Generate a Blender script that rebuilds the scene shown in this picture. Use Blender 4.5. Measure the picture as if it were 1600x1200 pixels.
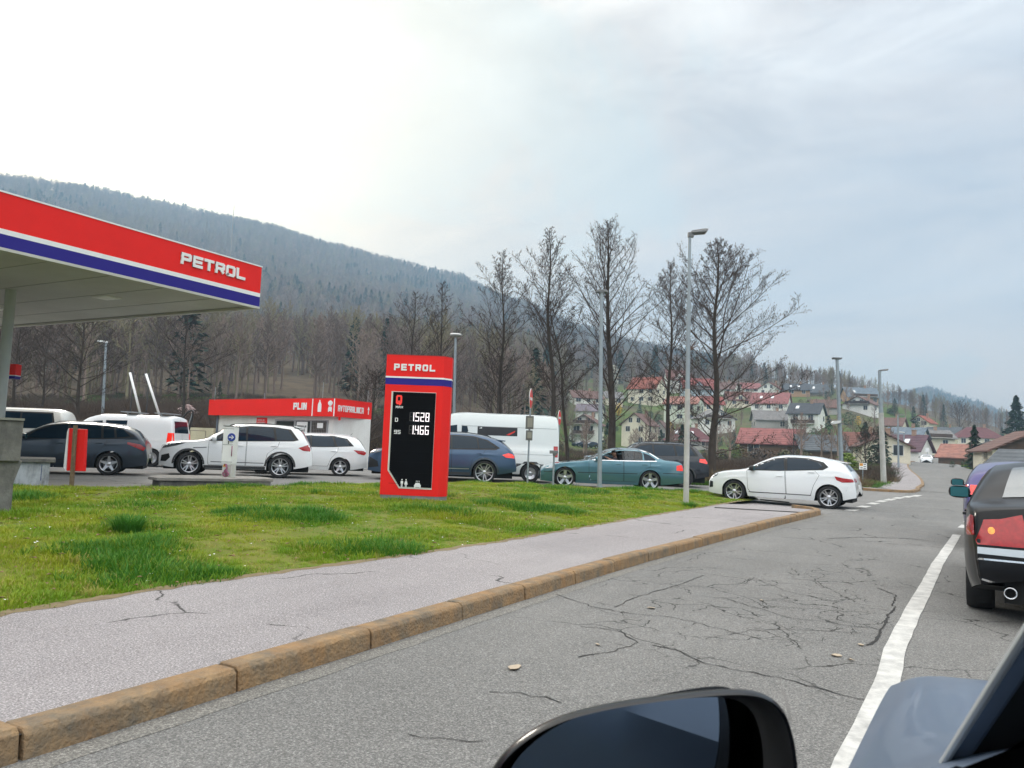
import bpy, bmesh, math, random
import numpy as np
from math import sin, cos, pi, radians, sqrt, atan2, exp
from mathutils import Vector, Matrix, noise, Euler
from mathutils.bvhtree import BVHTree
random.seed(7); rng = np.random.default_rng(7)
for o in list(bpy.data.objects): bpy.data.objects.remove(o)
sc = bpy.context.scene
C = sc.collection
# ------------------------------------------------------------ camera (f = 27 mm equivalent), 1.32 m above the road
HC = 1.32; F = 1200.0; PITCH = radians(4.76); ROLL = radians(2.3)
def _R(yaw): return Matrix.Rotation(yaw, 3, 'Z') @ Matrix.Rotation(pi/2+PITCH, 3, 'X') @ Matrix.Rotation(ROLL, 3, 'Z')
_d = _R(0) @ Vector(((1474-800)/F, -(727-600)/F, -1)); YAW = atan2(_d.x, _d.y)
RM = _R(YAW); RI = RM.transposed(); CAMP = Vector((0, 0, HC))
cd = bpy.data.cameras.new('camera'); cam = bpy.data.objects.new('camera', cd); C.objects.link(cam)
cam.matrix_world = Matrix.Translation(CAMP) @ RM.to_4x4()
cd.sensor_fit = 'HORIZONTAL'; cd.sensor_width = 36; cd.lens = 27; cd.clip_start = 0.05; cd.clip_end = 9000
cd.dof.use_dof = True; cd.dof.focus_distance = 22; cd.dof.aperture_fstop = 14
sc.camera = cam
def ray(px, py): return (RM @ Vector(((px-800)/F, -(py-600)/F, -1)))
def hory(px):
    lo, hi = 300, 1100
    for _ in range(40):
        m = (lo+hi)/2
        if ray(px, m).z > 0: lo = m
        else: hi = m
    return lo
def AD(px, py, d): return CAMP + ray(px, py)*d            # point at forward depth d
def GZ(px, py, z=0.0):
    r = ray(px, py); return CAMP + r*((z-HC)/r.z)
def PD(px, d, z=0.0):                                      # column px, forward depth d, height z
    p = CAMP + ray(px, hory(px))*d; p.z = z; return p
def proj(p):
    q = RI @ (Vector(p)-CAMP); return (800+F*q.x/-q.z, 600-F*q.y/-q.z, -q.z)
# ------------------------------------------------------------ daylight: thin overcast, hazy sun low on the left
SUN_DIR = ray(230, 215).normalized()
SAZ = atan2(SUN_DIR.x, SUN_DIR.y); SEL = math.asin(SUN_DIR.z)
w = bpy.data.worlds.new("World"); sc.world = w; w.use_nodes = True
nt = w.node_tree; N = nt.nodes; Lk = nt.links; N.clear()
out = N.new('ShaderNodeOutputWorld'); bg = N.new('ShaderNodeBackground'); Lk.new(bg.outputs[0], out.inputs[0])
sky = N.new('ShaderNodeTexSky'); sky.sky_type = 'NISHITA'; sky.sun_disc = False
sky.sun_elevation = SEL; sky.sun_rotation = SAZ; sky.dust_density = 2.0; sky.air_density = 1.0
bg.inputs['Strength'].default_value = 0.15
def mth(N, Lk, op, a, b=None, c=None, clamp=False):
    n = N.new('ShaderNodeMath'); n.operation = op; n.use_clamp = clamp
    for i, v in enumerate((a, b, c)):
        if v is None: continue
        if isinstance(v, (int, float)): n.inputs[i].default_value = v
        else: Lk.new(v, n.inputs[i])
    return n.outputs[0]
def mixc(N, Lk, f, a, b, bt='MIX'):
    n = N.new('ShaderNodeMix'); n.data_type = 'RGBA'; n.blend_type = bt
    for s, v in ((n.inputs[0], f), (n.inputs[6], a), (n.inputs[7], b)):
        if isinstance(v, (int, float)): s.default_value = v
        elif isinstance(v, tuple): s.default_value = (*v[:3], 1)
        else: Lk.new(v, s)
    return n.outputs[2]
def ramp(N, Lk, f, stops):
    n = N.new('ShaderNodeValToRGB'); Lk.new(f, n.inputs[0]); e = n.color_ramp.elements
    while len(e) < len(stops): e.new(0.5)
    for k, (p, c) in enumerate(stops):
        e[k].position = p; e[k].color = (c, c, c, 1) if isinstance(c, (int, float)) else (*c[:3], 1)
    return n.outputs[0]
tc = N.new('ShaderNodeTexCoord'); sep = N.new('ShaderNodeSeparateXYZ'); Lk.new(tc.outputs['Generated'], sep.inputs[0])
zz = mth(N, Lk, 'MAXIMUM', sep.outputs[2], 0.0); zd = mth(N, Lk, 'ADD', zz, 0.22)
cx = mth(N, Lk, 'DIVIDE', sep.outputs[0], zd); cy = mth(N, Lk, 'DIVIDE', sep.outputs[1], zd)
cmb = N.new('ShaderNodeCombineXYZ'); Lk.new(cx, cmb.inputs[0]); Lk.new(cy, cmb.inputs[1])
def wn(scale, det, rough, dist=0.0, sx=1.0, rot=0.0):
    mp = N.new('ShaderNodeMapping'); mp.inputs['Scale'].default_value = (sx, 1, 1); mp.inputs['Rotation'].default_value = (0, 0, rot)
    Lk.new(cmb.outputs[0], mp.inputs[0]); n = N.new('ShaderNodeTexNoise')
    n.inputs['Scale'].default_value = scale; n.inputs['Detail'].default_value = det; n.inputs['Roughness'].default_value = rough
    n.inputs['Distortion'].default_value = dist; Lk.new(mp.outputs[0], n.inputs[0]); return n.outputs[0]
n1 = wn(1.3, 6, .6, .6, .6, .5); n2 = wn(4.2, 5, .6, .6, .55, .9); n3 = wn(0.9, 5, .6, .5, 1.6, 1.1)
dotn = N.new('ShaderNodeVectorMath'); dotn.operation = 'DOT_PRODUCT'; Lk.new(tc.outputs['Generated'], dotn.inputs[0]); dotn.inputs[1].default_value = SUN_DIR
dt = mth(N, Lk, 'MAXIMUM', dotn.outputs['Value'], 0.0)
g1 = mth(N, Lk, 'POWER', dt, 9.0); g2 = mth(N, Lk, 'POWER', dt, 2.0)
K = 1/0.15
cloud = mixc(N, Lk, ramp(N, Lk, n1, [(.38, 0), (.62, 1)]), tuple(K*v for v in (.43, .48, .57)), tuple(K*v for v in (.74, .71, .72)))
ruf = ramp(N, Lk, n2, [(.35, 0), (.7, 1)])
hi = ramp(N, Lk, zz, [(.28, 0), (.50, 1)])
cloud = mixc(N, Lk, mth(N, Lk, 'MULTIPLY', mth(N, Lk, 'MULTIPLY', ruf, hi), .8), cloud, tuple(K*v for v in (1.05, 1.08, 1.1)))
veil = mixc(N, Lk, mth(N, Lk, 'MULTIPLY', ramp(N, Lk, n3, [(.42, 1), (.50, 0)]), .42), cloud, tuple(K*v for v in (.44, .66, .78)))
glow = mixc(N, Lk, 1.0, mixc(N, Lk, g1, (0, 0, 0), tuple(K*v for v in (.24, .17, .0))), mixc(N, Lk, g2, (0, 0, 0), tuple(K*v for v in (.20, .11, .0))), 'ADD')
# warm pale band low over the hills
low = ramp(N, Lk, zz, [(.0, 1), (.30, 0)])
veil = mixc(N, Lk, mth(N, Lk, 'MULTIPLY', low, .5), veil, tuple(K*v for v in (.80, .66, .58)))
# added fill: unseen sky overhead and behind the viewer brightened past the visible part
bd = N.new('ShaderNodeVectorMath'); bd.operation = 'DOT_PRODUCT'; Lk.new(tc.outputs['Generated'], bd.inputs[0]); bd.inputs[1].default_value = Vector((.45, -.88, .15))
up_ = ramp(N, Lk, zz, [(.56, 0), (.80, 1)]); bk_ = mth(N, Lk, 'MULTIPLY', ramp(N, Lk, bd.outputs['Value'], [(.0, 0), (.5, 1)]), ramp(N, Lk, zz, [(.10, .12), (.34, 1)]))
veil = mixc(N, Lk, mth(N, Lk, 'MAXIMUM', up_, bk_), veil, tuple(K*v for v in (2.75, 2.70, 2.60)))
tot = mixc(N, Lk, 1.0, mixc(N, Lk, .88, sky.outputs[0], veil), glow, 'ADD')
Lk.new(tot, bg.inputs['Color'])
sl = bpy.data.lights.new('sun', 'SUN'); so = bpy.data.objects.new('sun', sl); C.objects.link(so)
sl.energy = 1.5; sl.angle = radians(10); sl.color = (1, .93, .82)
so.rotation_euler = (-SUN_DIR).to_track_quat('-Z', 'Y').to_euler(); so.location = (0, 0, 60)
sc.view_settings.view_transform = 'Standard'; sc.view_settings.look = 'None'; sc.view_settings.gamma = 1; sc.view_settings.exposure = 0.2
sc.cycles.max_bounces = 6; sc.cycles.transparent_max_bounces = 8; sc.cycles.volume_bounces = 0
# ------------------------------------------------------------ helpers
def tag(o, label=None, cat=None, group=None, kind=None):
    if label: o['label'] = label
    if cat: o['category'] = cat
    if group: o['group'] = group
    if kind: o['kind'] = kind
    return o
def empty(name, loc, rz=0, label=None, cat=None, group=None):
    o = bpy.data.objects.new(name, None); C.objects.link(o); o.empty_display_size = .2
    o.location = loc; o.rotation_euler = (0, 0, rz); return tag(o, label, cat, group)
class MB:
    def __init__(s): s.v = []; s.f = []; s.m = []; s.cur = 0
    def add(s, vs, fs):
        n = len(s.v); s.v += [tuple(v) for v in vs]; s.f += [tuple(i+n for i in f) for f in fs]; s.m += [s.cur]*len(fs); return s
    def box(s, x0, x1, y0, y1, z0, z1, M=None):
        vs = [Vector((x, y, z)) for z in (z0, z1) for y in (y0, y1) for x in (x0, x1)]
        if M is not None: vs = [M @ v for v in vs]
        return s.add(vs, [(0, 2, 3, 1), (4, 5, 7, 6), (0, 1, 5, 4), (2, 6, 7, 3), (0, 4, 6, 2), (1, 3, 7, 5)])
    def quad(s, *p): return s.add(p, [tuple(range(len(p)))])
    def prism(s, pts, d):            # pts: 3-D outline, d: extrusion vector
        d = Vector(d); n = len(pts); vs = [Vector(p) for p in pts]; vs += [p+d for p in vs]
        return s.add(vs, [tuple(range(n))[::-1], tuple(range(n, 2*n))] + [(i, (i+1) % n, n+(i+1) % n, n+i) for i in range(n)])
    def tube(s, pts, rad, k=6, cap=True):
        pts = [Vector(p) for p in pts]; n = len(pts)
        if not hasattr(rad, '__len__'): rad = [rad]*n
        vs = []
        for i, p in enumerate(pts):
            t = (pts[min(i+1, n-1)]-pts[max(i-1, 0)]).normalized()
            a = t.orthogonal().normalized() if i == 0 else (a - t*a.dot(t)).normalized()
            b = t.cross(a)
            vs += [p+(a*cos(2*pi*j/k)+b*sin(2*pi*j/k))*rad[i] for j in range(k)]
        fs = [(i*k+j, i*k+(j+1) % k, (i+1)*k+(j+1) % k, (i+1)*k+j) for i in range(n-1) for j in range(k)]
        if cap: fs += [tuple(range(k))[::-1], tuple(range((n-1)*k, n*k))]
        return s.add(vs, fs)
    def lathe(s, prof, k=24, M=None, close=False):   # prof: (r, z) about z
        vs = []
        for r, z in prof:
            for j in range(k):
                v = Vector((r*cos(2*pi*j/k), r*sin(2*pi*j/k), z)); vs.append(M @ v if M is not None else v)
        n = len(prof); fs = []
        for i in range(n-1 if not close else n):
            i2 = (i+1) % n
            fs += [(i*k+j, i*k+(j+1) % k, i2*k+(j+1) % k, i2*k+j) for j in range(k)]
        return s.add(vs, fs)
    def build(s, name, mats, parent=None, smooth=False, bevel=0, auto=None):
        me = bpy.data.meshes.new(name); me.from_pydata(s.v, [], s.f)
        if not isinstance(mats, (list, tuple)): mats = [mats]
        for m in mats: me.materials.append(m)
        if len(mats) > 1: me.polygons.foreach_set('material_index', s.m)
        if smooth: me.polygons.foreach_set('use_smooth', [True]*len(s.f))
        me.update(); me.validate()
        o = bpy.data.objects.new(name, me); C.objects.link(o)
        if parent is not None: o.parent = parent
        if bevel:
            b = o.modifiers.new('bevel', 'BEVEL'); b.width = bevel; b.segments = 2; b.limit_method = 'ANGLE'; b.angle_limit = radians(40)
        if smooth and auto:
            me.set_sharp_from_angle(angle=radians(auto))
        return o
def copy_tree(o, parent=None):
    c = o.copy(); C.objects.link(c)
    if parent is not None: c.parent = parent
    for ch in o.children: copy_tree(ch, c)
    return c
def fixn(o):
    bm = bmesh.new(); bm.from_mesh(o.data); bmesh.ops.recalc_face_normals(bm, faces=bm.faces); bm.to_mesh(o.data); bm.free(); return o
# ------------------------------------------------------------ materials
MC = {}
def mat(name, col, rough=.7, metal=0, var=0.0, vs=3.0, bump=0.0, bs=40.0, spec=.5, coat=0.0, emit=None, col2=None, pos=False, dirt=None):
    if name in MC: return MC[name]
    m = bpy.data.materials.new(name); m.use_nodes = True; nt = m.node_tree; N = nt.nodes; L = nt.links
    b = N['Principled BSDF']; b.inputs['Roughness'].default_value = rough; b.inputs['Metallic'].default_value = metal
    b.inputs['Specular IOR Level'].default_value = spec; b.inputs['Coat Weight'].default_value = coat; b.inputs['Coat Roughness'].default_value = .04
    b.inputs['Base Color'].default_value = (*col, 1)
    if emit: b.inputs['Emission Color'].default_value = (*emit[0], 1); b.inputs['Emission Strength'].default_value = emit[1]
    if pos: g = N.new('ShaderNodeNewGeometry'); co = g.outputs['Position']
    else: g = N.new('ShaderNodeTexCoord'); co = g.outputs['Object']
    c = None
    if var or col2:
        n = N.new('ShaderNodeTexNoise'); n.inputs['Scale'].default_value = vs; n.inputs['Detail'].default_value = 6; n.inputs['Roughness'].default_value = .62; L.new(co, n.inputs[0])
        f = ramp(N, L, n.outputs[0], [(.32, 0), (.68, 1)])
        c2 = col2 or tuple(v*(1+var) for v in col); c1 = col if col2 else tuple(v*(1-var) for v in col)
        c = mixc(N, L, f, c1, c2)
    if dirt:                                           # (colour, amount, scale): streaky stains
        n = N.new('ShaderNodeTexNoise'); mp = N.new('ShaderNodeMapping'); mp.inputs['Scale'].default_value = (1, 1, .35); L.new(co, mp.inputs[0]); L.new(mp.outputs[0], n.inputs[0])
        n.inputs['Scale'].default_value = dirt[2]; n.inputs['Detail'].default_value = 7; n.inputs['Roughness'].default_value = .7
        f = ramp(N, L, n.outputs[0], [(.42, 0), (.72, dirt[1])])
        c = mixc(N, L, f, c if c is not None else col, dirt[0])
    if c is not None: L.new(c, b.inputs['Base Color'])
    if bump:
        n = N.new('ShaderNodeTexNoise'); n.inputs['Scale'].default_value = bs; n.inputs['Detail'].default_value = 5; L.new(co, n.inputs[0])
        bp = N.new('ShaderNodeBump'); bp.inputs['Strength'].default_value = bump; bp.inputs['Distance'].default_value = .02; L.new(n.outputs[0], bp.inputs['Height']); L.new(bp.outputs[0], b.inputs['Normal'])
    MC[name] = m; return m
def asphalt(name, dark, light, crack=None, speck=1.0):
    m = bpy.data.materials.new(name); m.use_nodes = True; nt = m.node_tree; N = nt.nodes; L = nt.links
    b = N['Principled BSDF']; b.inputs['Roughness'].default_value = .88; b.inputs['Specular IOR Level'].default_value = .35
    g = N.new('ShaderNodeNewGeometry'); co = g.outputs['Position']
    def nz(s, d, r=.6, vec=co):
        n = N.new('ShaderNodeTexNoise'); n.inputs['Scale'].default_value = s; n.inputs['Detail'].default_value = d; n.inputs['Roughness'].default_value = r; L.new(vec, n.inputs[0]); return n.outputs[0]
    base = mixc(N, L, ramp(N, L, nz(.45, 5), [(.3, 0), (.7, 1)]), dark, light)
    mp = N.new('ShaderNodeMapping'); mp.inputs['Scale'].default_value = (1.6, .12, 1); L.new(co, mp.inputs[0])
    base = mixc(N, L, mth(N, L, 'MULTIPLY', ramp(N, L, nz(1.0, 4, .6, mp.outputs[0]), [(.4, 0), (.7, 1)]), .35), base, tuple(v*.72 for v in dark))
    sp = nz(95, 3, .8)
    f1 = ramp(N, L, sp, [(.50, 0), (.70, 1)]); f2 = ramp(N, L, sp, [(.30, 1), (.46, 0)])
    base = mixc(N, L, mth(N, L, 'MULTIPLY', f1, .55*speck), base, tuple(min(1, v*2.3) for v in light))
    base = mixc(N, L, mth(N, L, 'MULTIPLY', f2, .6*speck), base, tuple(v*.35 for v in dark))
    h = sp
    if crack:
        nd = N.new('ShaderNodeTexNoise'); nd.inputs['Scale'].default_value = 2.2; nd.inputs['Detail'].default_value = 5; L.new(co, nd.inputs[0])
        vm = N.new('ShaderNodeVectorMath'); vm.operation = 'MULTIPLY_ADD'; L.new(nd.outputs['Color'], vm.inputs[0]); vm.inputs[1].default_value = (.55, .55, 0); L.new(co, vm.inputs[2])
        fs = []
        for (cx, cy, sx, sy, scale, wd, lo, hi2) in crack:
            v = N.new('ShaderNodeTexVoronoi'); v.feature = 'DISTANCE_TO_EDGE'; v.inputs['Scale'].default_value = scale; v.voronoi_dimensions = '2D'; L.new(vm.outputs[0], v.inputs[0])
            ln = ramp(N, L, v.outputs[0], [(wd*.5, 1), (wd, 0)])
            s1 = N.new('ShaderNodeVectorMath'); s1.operation = 'SUBTRACT'; L.new(co, s1.inputs[0]); s1.inputs[1].default_value = (cx, cy, 0)
            s2 = N.new('ShaderNodeVectorMath'); s2.operation = 'MULTIPLY'; L.new(s1.outputs[0], s2.inputs[0]); s2.inputs[1].default_value = (1/sx, 1/sy, 0)
            s3 = N.new('ShaderNodeVectorMath'); s3.operation = 'LENGTH'; L.new(s2.outputs[0], s3.inputs[0])
            dm = ramp(N, L, mth(N, L, 'MULTIPLY', s3.outputs['Value'], .5), [(.35, 1), (.5, 0)])
            mk = ramp(N, L, nz(1.3, 3), [(lo, 0), (hi2, 1)])
            fs.append(mth(N, L, 'MULTIPLY', mth(N, L, 'MULTIPLY', ln, mk), dm))
        cf = fs[0]
        for q in fs[1:]: cf = mth(N, L, 'MAXIMUM', cf, q)
        base = mixc(N, L, cf, base, (.025, .024, .022))
    L.new(base, b.inputs['Base Color'])
    bp = N.new('ShaderNodeBump'); bp.inputs['Strength'].default_value = .6; bp.inputs['Distance'].default_value = .006; L.new(h, bp.inputs['Height']); L.new(bp.outputs[0], b.inputs['Normal'])
    return m
white = mat('white_paint_plain', (.78, .78, .76), .6)
black = mat('black_plastic', (.012, .012, .013), .45)
rubber = mat('tyre_rubber', (.018, .018, .019), .85, bump=.15, bs=60)
galv = mat('galvanised_steel', (.34, .38, .41), .45, .7, var=.15, vs=3)
red = mat('station_red', (.80, .018, .014), .45, var=.04, vs=1.2, spec=.2)
blue = mat('station_blue', (.026, .018, .22), .45, spec=.2)
fwhite = mat('fascia_white', (.80, .80, .80), .5, var=.03)
concrete = mat('weathered_concrete', (.19, .185, .165), .9, col2=(.10, .098, .09), vs=3, bump=.4, bs=30, dirt=((.035, .035, .032), .85, 4.0))
render_white = mat('white_render', (.72, .72, .70), .85, var=.05, vs=.8, dirt=((.42, .40, .36), .35, 1.2))
# ------------------------------------------------------------ ground heights
def sstep(t): t = min(1, max(0, t)); return t*t*(3-2*t)
def gz(x, y):            # level of all paved ground (main road 0, forecourt a little higher)
    return .09*sstep((-x-4.2)/5.0)
def GG(px, py, dz=0.0):
    p = GZ(px, py, dz)
    for _ in range(6): p = GZ(px, py, gz(p.x, p.y)+dz)
    return p
def PG(px, d): p = PD(px, d); p.z = gz(p.x, p.y); return p
def strip(left, right, z=None, n=1):
    m = MB()
    vs = []
    for a, b in zip(left, right): vs += [a, b]
    m.add(vs, [(2*i, 2*i+1, 2*i+3, 2*i+2) for i in range(len(left)-1)]); return m
def resample(pts, step):
    pts = [Vector(p) for p in pts]; out = [pts[0]]
    for a, b in zip(pts, pts[1:]):
        n = max(1, int((b-a).length/step))
        for i in range(1, n+1): out.append(a.lerp(b, i/n))
    return out
def smooth(pts, it=2):
    pts = [Vector(p) for p in pts]
    for _ in range(it):
        q = [pts[0]]
        for a, b in zip(pts, pts[1:]): q += [a.lerp(b, .25), a.lerp(b, .75)]
        q.append(pts[-1]); pts = q
    return pts
def offset(pts, d):      # left-hand offset of a ground polyline
    out = []
    for i, p in enumerate(pts):
        t = pts[min(i+1, len(pts)-1)]-pts[max(i-1, 0)]; t.z = 0; t.normalize()
        out.append(p+Vector((-t.y, t.x, 0))*d)
    return out
def sheet(name, poly, zf, m, cell=.8, kind='structure', smooth_=False, jit=0):
    bm = bmesh.new(); vs = [bm.verts.new((p[0], p[1], 0)) for p in poly]; bm.faces.new(vs)
    xs = [p[0] for p in poly]; ys = [p[1] for p in poly]
    for ax, lo, hi2 in ((0, min(xs), max(xs)), (1, min(ys), max(ys))):
        k = lo+cell
        while k < hi2:
            co = Vector((k, 0, 0)) if ax == 0 else Vector((0, k, 0)); no = Vector((1, 0, 0)) if ax == 0 else Vector((0, 1, 0))
            bmesh.ops.bisect_plane(bm, geom=bm.verts[:]+bm.edges[:]+bm.faces[:], plane_co=co, plane_no=no); k += cell
    for v in bm.verts: v.co.z = zf(v.co.x, v.co.y)
    bmesh.ops.triangulate(bm, faces=bm.faces[:])
    bmesh.ops.recalc_face_normals(bm, faces=bm.faces[:])
    if sum(f.normal.z for f in bm.faces) < 0: bmesh.ops.reverse_faces(bm, faces=bm.faces[:])
    me = bpy.data.meshes.new(name); bm.to_mesh(me); bm.free(); me.materials.append(m)
    if smooth_: me.polygons.foreach_set('use_smooth', [True]*len(me.polygons))
    o = bpy.data.objects.new(name, me); C.objects.link(o)
    if kind: o['kind'] = kind
    return o
def inpoly(x, y, poly):
    c = False; j = len(poly)-1
    for i in range(len(poly)):
        xi, yi = poly[i][0], poly[i][1]; xj, yj = poly[j][0], poly[j][1]
        if (yi > y) != (yj > y) and x < (xj-xi)*(y-yi)/(yj-yi)+xi: c = not c
        j = i
    return c
# ------------------------------------------------------------ terrain: table of (distance, picture row the slope reaches) per viewing column
def ze(px, y, r):
    v = ray(px, y); return HC + r*v.z/math.hypot(v.x, v.y)
Z = 'z'
COLS = {
 -700: [(36, Z, 0), (60, Z, .6), (90, 648), (130, 610), (200, 565), (260, 560), (420, 500), (800, 380), (1150, 330), (1300, 322), (1800, 420)],
 0:   [(38, Z, 0), (60, Z, .8), (85, 655), (130, 625), (200, 575), (260, 566), (420, 510), (800, 360), (1150, 290), (1300, 284), (1800, 430)],
 100: [(38, Z, 0), (60, Z, .8), (85, 655), (130, 625), (200, 575), (260, 562), (420, 515), (800, 375), (1150, 306), (1300, 298), (1800, 440)],
 200: [(38, Z, 0), (60, Z, .9), (85, 650), (130, 622), (200, 574), (260, 560), (420, 520), (800, 390), (1150, 324), (1300, 319), (1800, 450)],
 300: [(38, Z, 0), (60, Z, 1.), (85, 648), (130, 622), (200, 572), (260, 558), (420, 525), (800, 410), (1150, 345), (1300, 339), (1800, 460)],
 400: [(38, Z, 0), (60, Z, 1.), (85, 650), (130, 625), (200, 572), (260, 560), (420, 530), (800, 430), (1150, 366), (1300, 358), (1800, 480)],
 500: [(38, Z, 0), (60, Z, 1.), (85, 655), (130, 632), (200, 578), (260, 562), (420, 535), (800, 450), (1120, 395), (1280, 388), (1800, 500)],
 600: [(38, Z, 0), (60, Z, .8), (85, 662), (130, 642), (200, 588), (260, 570), (420, 540), (800, 470), (1100, 420), (1250, 412), (1800, 520)],
 700: [(38, Z, 0), (60, Z, .6), (85, 675), (130, 652), (200, 605), (260, 580), (420, 550), (800, 490), (1050, 446), (1200, 438), (1800, 540)],
 800: [(38, Z, 0), (60, Z, .3), (90, 690), (130, 668), (200, 625), (260, 592), (420, 560), (750, 520), (950, 486), (1100, 480), (1800, 570)],
 900: [(38, Z, 0), (60, Z, 0), (110, 712), (160, 706), (200, 690), (260, 628), (330, 600), (420, 580), (700, 565), (900, 530), (1050, 522), (1800, 600)],
 1000:[(38, Z, 0), (60, Z, 0), (120, 715), (170, 710), (205, 700), (250, 650), (300, 620), (380, 595), (600, 585), (900, 556), (1050, 550), (1800, 620)],
 1100:[(38, Z, 0), (60, Z, 0), (120, 718), (160, 712), (200, 700), (240, 662), (300, 622), (370, 597), (600, 595), (900, 578), (1050, 574), (1800, 640)],
 1200:[(38, Z, 0), (60, Z, 0), (110, 722), (150, 716), (190, 700), (230, 668), (290, 628), (360, 600), (420, 592), (900, 600), (1050, 604), (1800, 650)],
 1300:[(38, Z, 0), (60, Z, 0), (110, 724), (145, 716), (180, 690), (220, 660), (280, 628), (350, 610), (420, 606), (900, 620), (1300, 640), (1800, 640)],
 1400:[(38, Z, 0), (60, Z, 0), (110, 724), (150, 716), (190, 700), (240, 672), (300, 645), (380, 632), (450, 630), (900, 640), (1500, 632), (1750, 628)],
 1450:[(38, Z, 0), (60, Z, 0), (130, 727), (170, 722), (220, 706), (260, 690), (330, 660), (400, 645), (450, 640), (900, 648), (1500, 622), (1750, 617)],
 1500:[(38, Z, 0), (60, Z, 0), (130, 728), (170, 724), (215, 716), (255, 705), (320, 680), (400, 662), (450, 655), (900, 660), (1500, 640), (1750, 634)],
 1600:[(38, Z, 0), (60, Z, 0), (90, 731), (140, 727), (200, 715), (260, 700), (330, 685), (400, 678), (450, 675), (900, 680), (1500, 672), (1750, 668)],
 2000:[(38, Z, 0), (60, Z, 0), (90, 745), (140, 740), (200, 730), (260, 715), (330, 700), (400, 690), (450, 686), (900, 690), (1500, 690), (1750, 690)],
}
RK = [0, 3, 6, 10, 15, 20, 25, 30, 34, 38, 42, 48, 54, 60, 68, 76, 85, 95, 107, 120, 135, 150, 165, 180, 195, 210, 225, 240, 258, 278, 300, 325, 355, 390, 430, 480, 540, 600, 670, 750, 830, 910, 990, 1060, 1130, 1200, 1300, 1400, 1500, 1600, 1700, 1800]
azk = []; zt = []
for px, tb in sorted(COLS.items()):
    v = ray(px, hory(px) if px < 1800 else 745); azk.append(atan2(v.x, v.y))
    rr = [0.] + [t[0] for t in tb]; zz_ = [0.] + [(t[2] if t[1] == Z else ze(px, t[1], t[0])) for t in tb]
    zt.append(np.interp(RK, rr, zz_))
azk = np.array(azk); zt = np.array(zt)
# beyond the picture on both sides: the same hills go on, gently falling
azk = np.concatenate([[-pi], [azk[0]-.5], azk, [azk[-1]+.6], [pi]]); zt = np.vstack([zt[0]*.1, zt[0]*.8, zt, zt[-1]*.6, zt[-1]*.1])
def tz(x, y, nz=True):
    r = math.hypot(x, y); a = atan2(x, y)
    i = int(np.clip(np.searchsorted(azk, a)-1, 0, len(azk)-2)); t = (a-azk[i])/(azk[i+1]-azk[i]); t = t*t*(3-2*t)*.5+t*.5
    j = int(np.clip(np.searchsorted(RK, r)-1, 0, len(RK)-2)); s = min(1, (r-RK[j])/(RK[j+1]-RK[j]))
    z = (zt[i, j]*(1-s)+zt[i, j+1]*s)*(1-t)+(zt[i+1, j]*(1-s)+zt[i+1, j+1]*s)*t
    if nz:
        k = min(1, max(0, (r-60)/200)); k2 = min(1, max(0, (r-350)/500))
        z += k*.7*noise.noise(Vector((x*.03, y*.03, 0))) + k2*9*noise.noise(Vector((x*.006, y*.006, 3)))
    if r < 45: z += gz(x, y)-.06 - .02*(r < 30)
    return z
NA = 300
azs = np.concatenate([np.linspace(-pi, azk[1], 14)[:-1], np.linspace(azk[1], azk[-2], NA), np.linspace(azk[-2], pi, 14)[1:]])
rs = []
for a, b in zip(RK[1:], RK[2:]):
    k = 1 if b < 30 else 2
    rs += list(np.linspace(a, b, k, endpoint=False))
rs.append(RK[-1])
def terr_mat():
    m = bpy.data.materials.new('hill_ground'); m.use_nodes = True; nt = m.node_tree; N = nt.nodes; L = nt.links
    b = N['Principled BSDF']; b.inputs['Roughness'].default_value = .95; b.inputs['Specular IOR Level'].default_value = .1
    g = N.new('ShaderNodeNewGeometry'); co = g.outputs['Position']
    def nz(s, d): 
        n = N.new('ShaderNodeTexNoise'); n.inputs['Scale'].default_value = s; n.inputs['Detail'].default_value = d; n.inputs['Roughness'].default_value = .65; L.new(co, n.inputs[0]); return n.outputs[0]
    leaf = mixc(N, L, ramp(N, L, nz(.15, 8), [(.35, 0), (.65, 1)]), (.075, .058, .042), (.14, .11, .075))
    green = mixc(N, L, ramp(N, L, nz(.12, 6), [(.35, 0), (.65, 1)]), (.05, .085, .02), (.11, .15, .035))
    vc = N.new('ShaderNodeAttribute'); vc.attribute_name = 'meadow'
    f = mth(N, L, 'MULTIPLY', vc.outputs['Fac'], ramp(N, L, nz(.035, 5), [(.40, .15), (.55, 1)]))
    L.new(mixc(N, L, f, leaf, green), b.inputs['Base Color']); return m
vs = []; md = []
for a in azs:
    for r in rs:
        x, y = r*sin(a), r*cos(a); vs.append((x, y, tz(x, y)))
        px = 800+F*math.tan(a+YAW) if abs(a+YAW) < 1.2 else (3000 if a > 0 else -3000)
        if px > 830: q = 1.0 if r < 360 else 0.0
        else: q = 1.0 if r < 128 else 0.0
        md.append(q)
nr = len(rs); fs = [(i*nr+j, i*nr+j+1, (i+1)*nr+j+1, (i+1)*nr+j) for i in range(len(azs)-1) for j in range(nr-1)]
vs_t = list(vs)+[(0, 0, 0)]; me = bpy.data.meshes.new('hills'); me.from_pydata(vs, [], fs); me.materials.append(terr_mat()); me.update()
at = me.attributes.new('meadow', 'FLOAT', 'POINT'); at.data.foreach_set('value', md)
me.polygons.foreach_set('use_smooth', [True]*len(me.polygons))
ho = bpy.data.objects.new('hills', me); C.objects.link(ho); ho['kind'] = 'structure'; fixn(ho)
def hit(px, py, rmin=55, rmax=1700):          # where the view through a pixel meets the slopes
    v = ray(px, py); h = math.hypot(v.x, v.y); r = rmin
    while r < rmax:
        p = CAMP+v*(r/h)
        if p.z < tz(p.x, p.y, False): return Vector((p.x, p.y, tz(p.x, p.y)))
        r += .8
    return None
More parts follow.
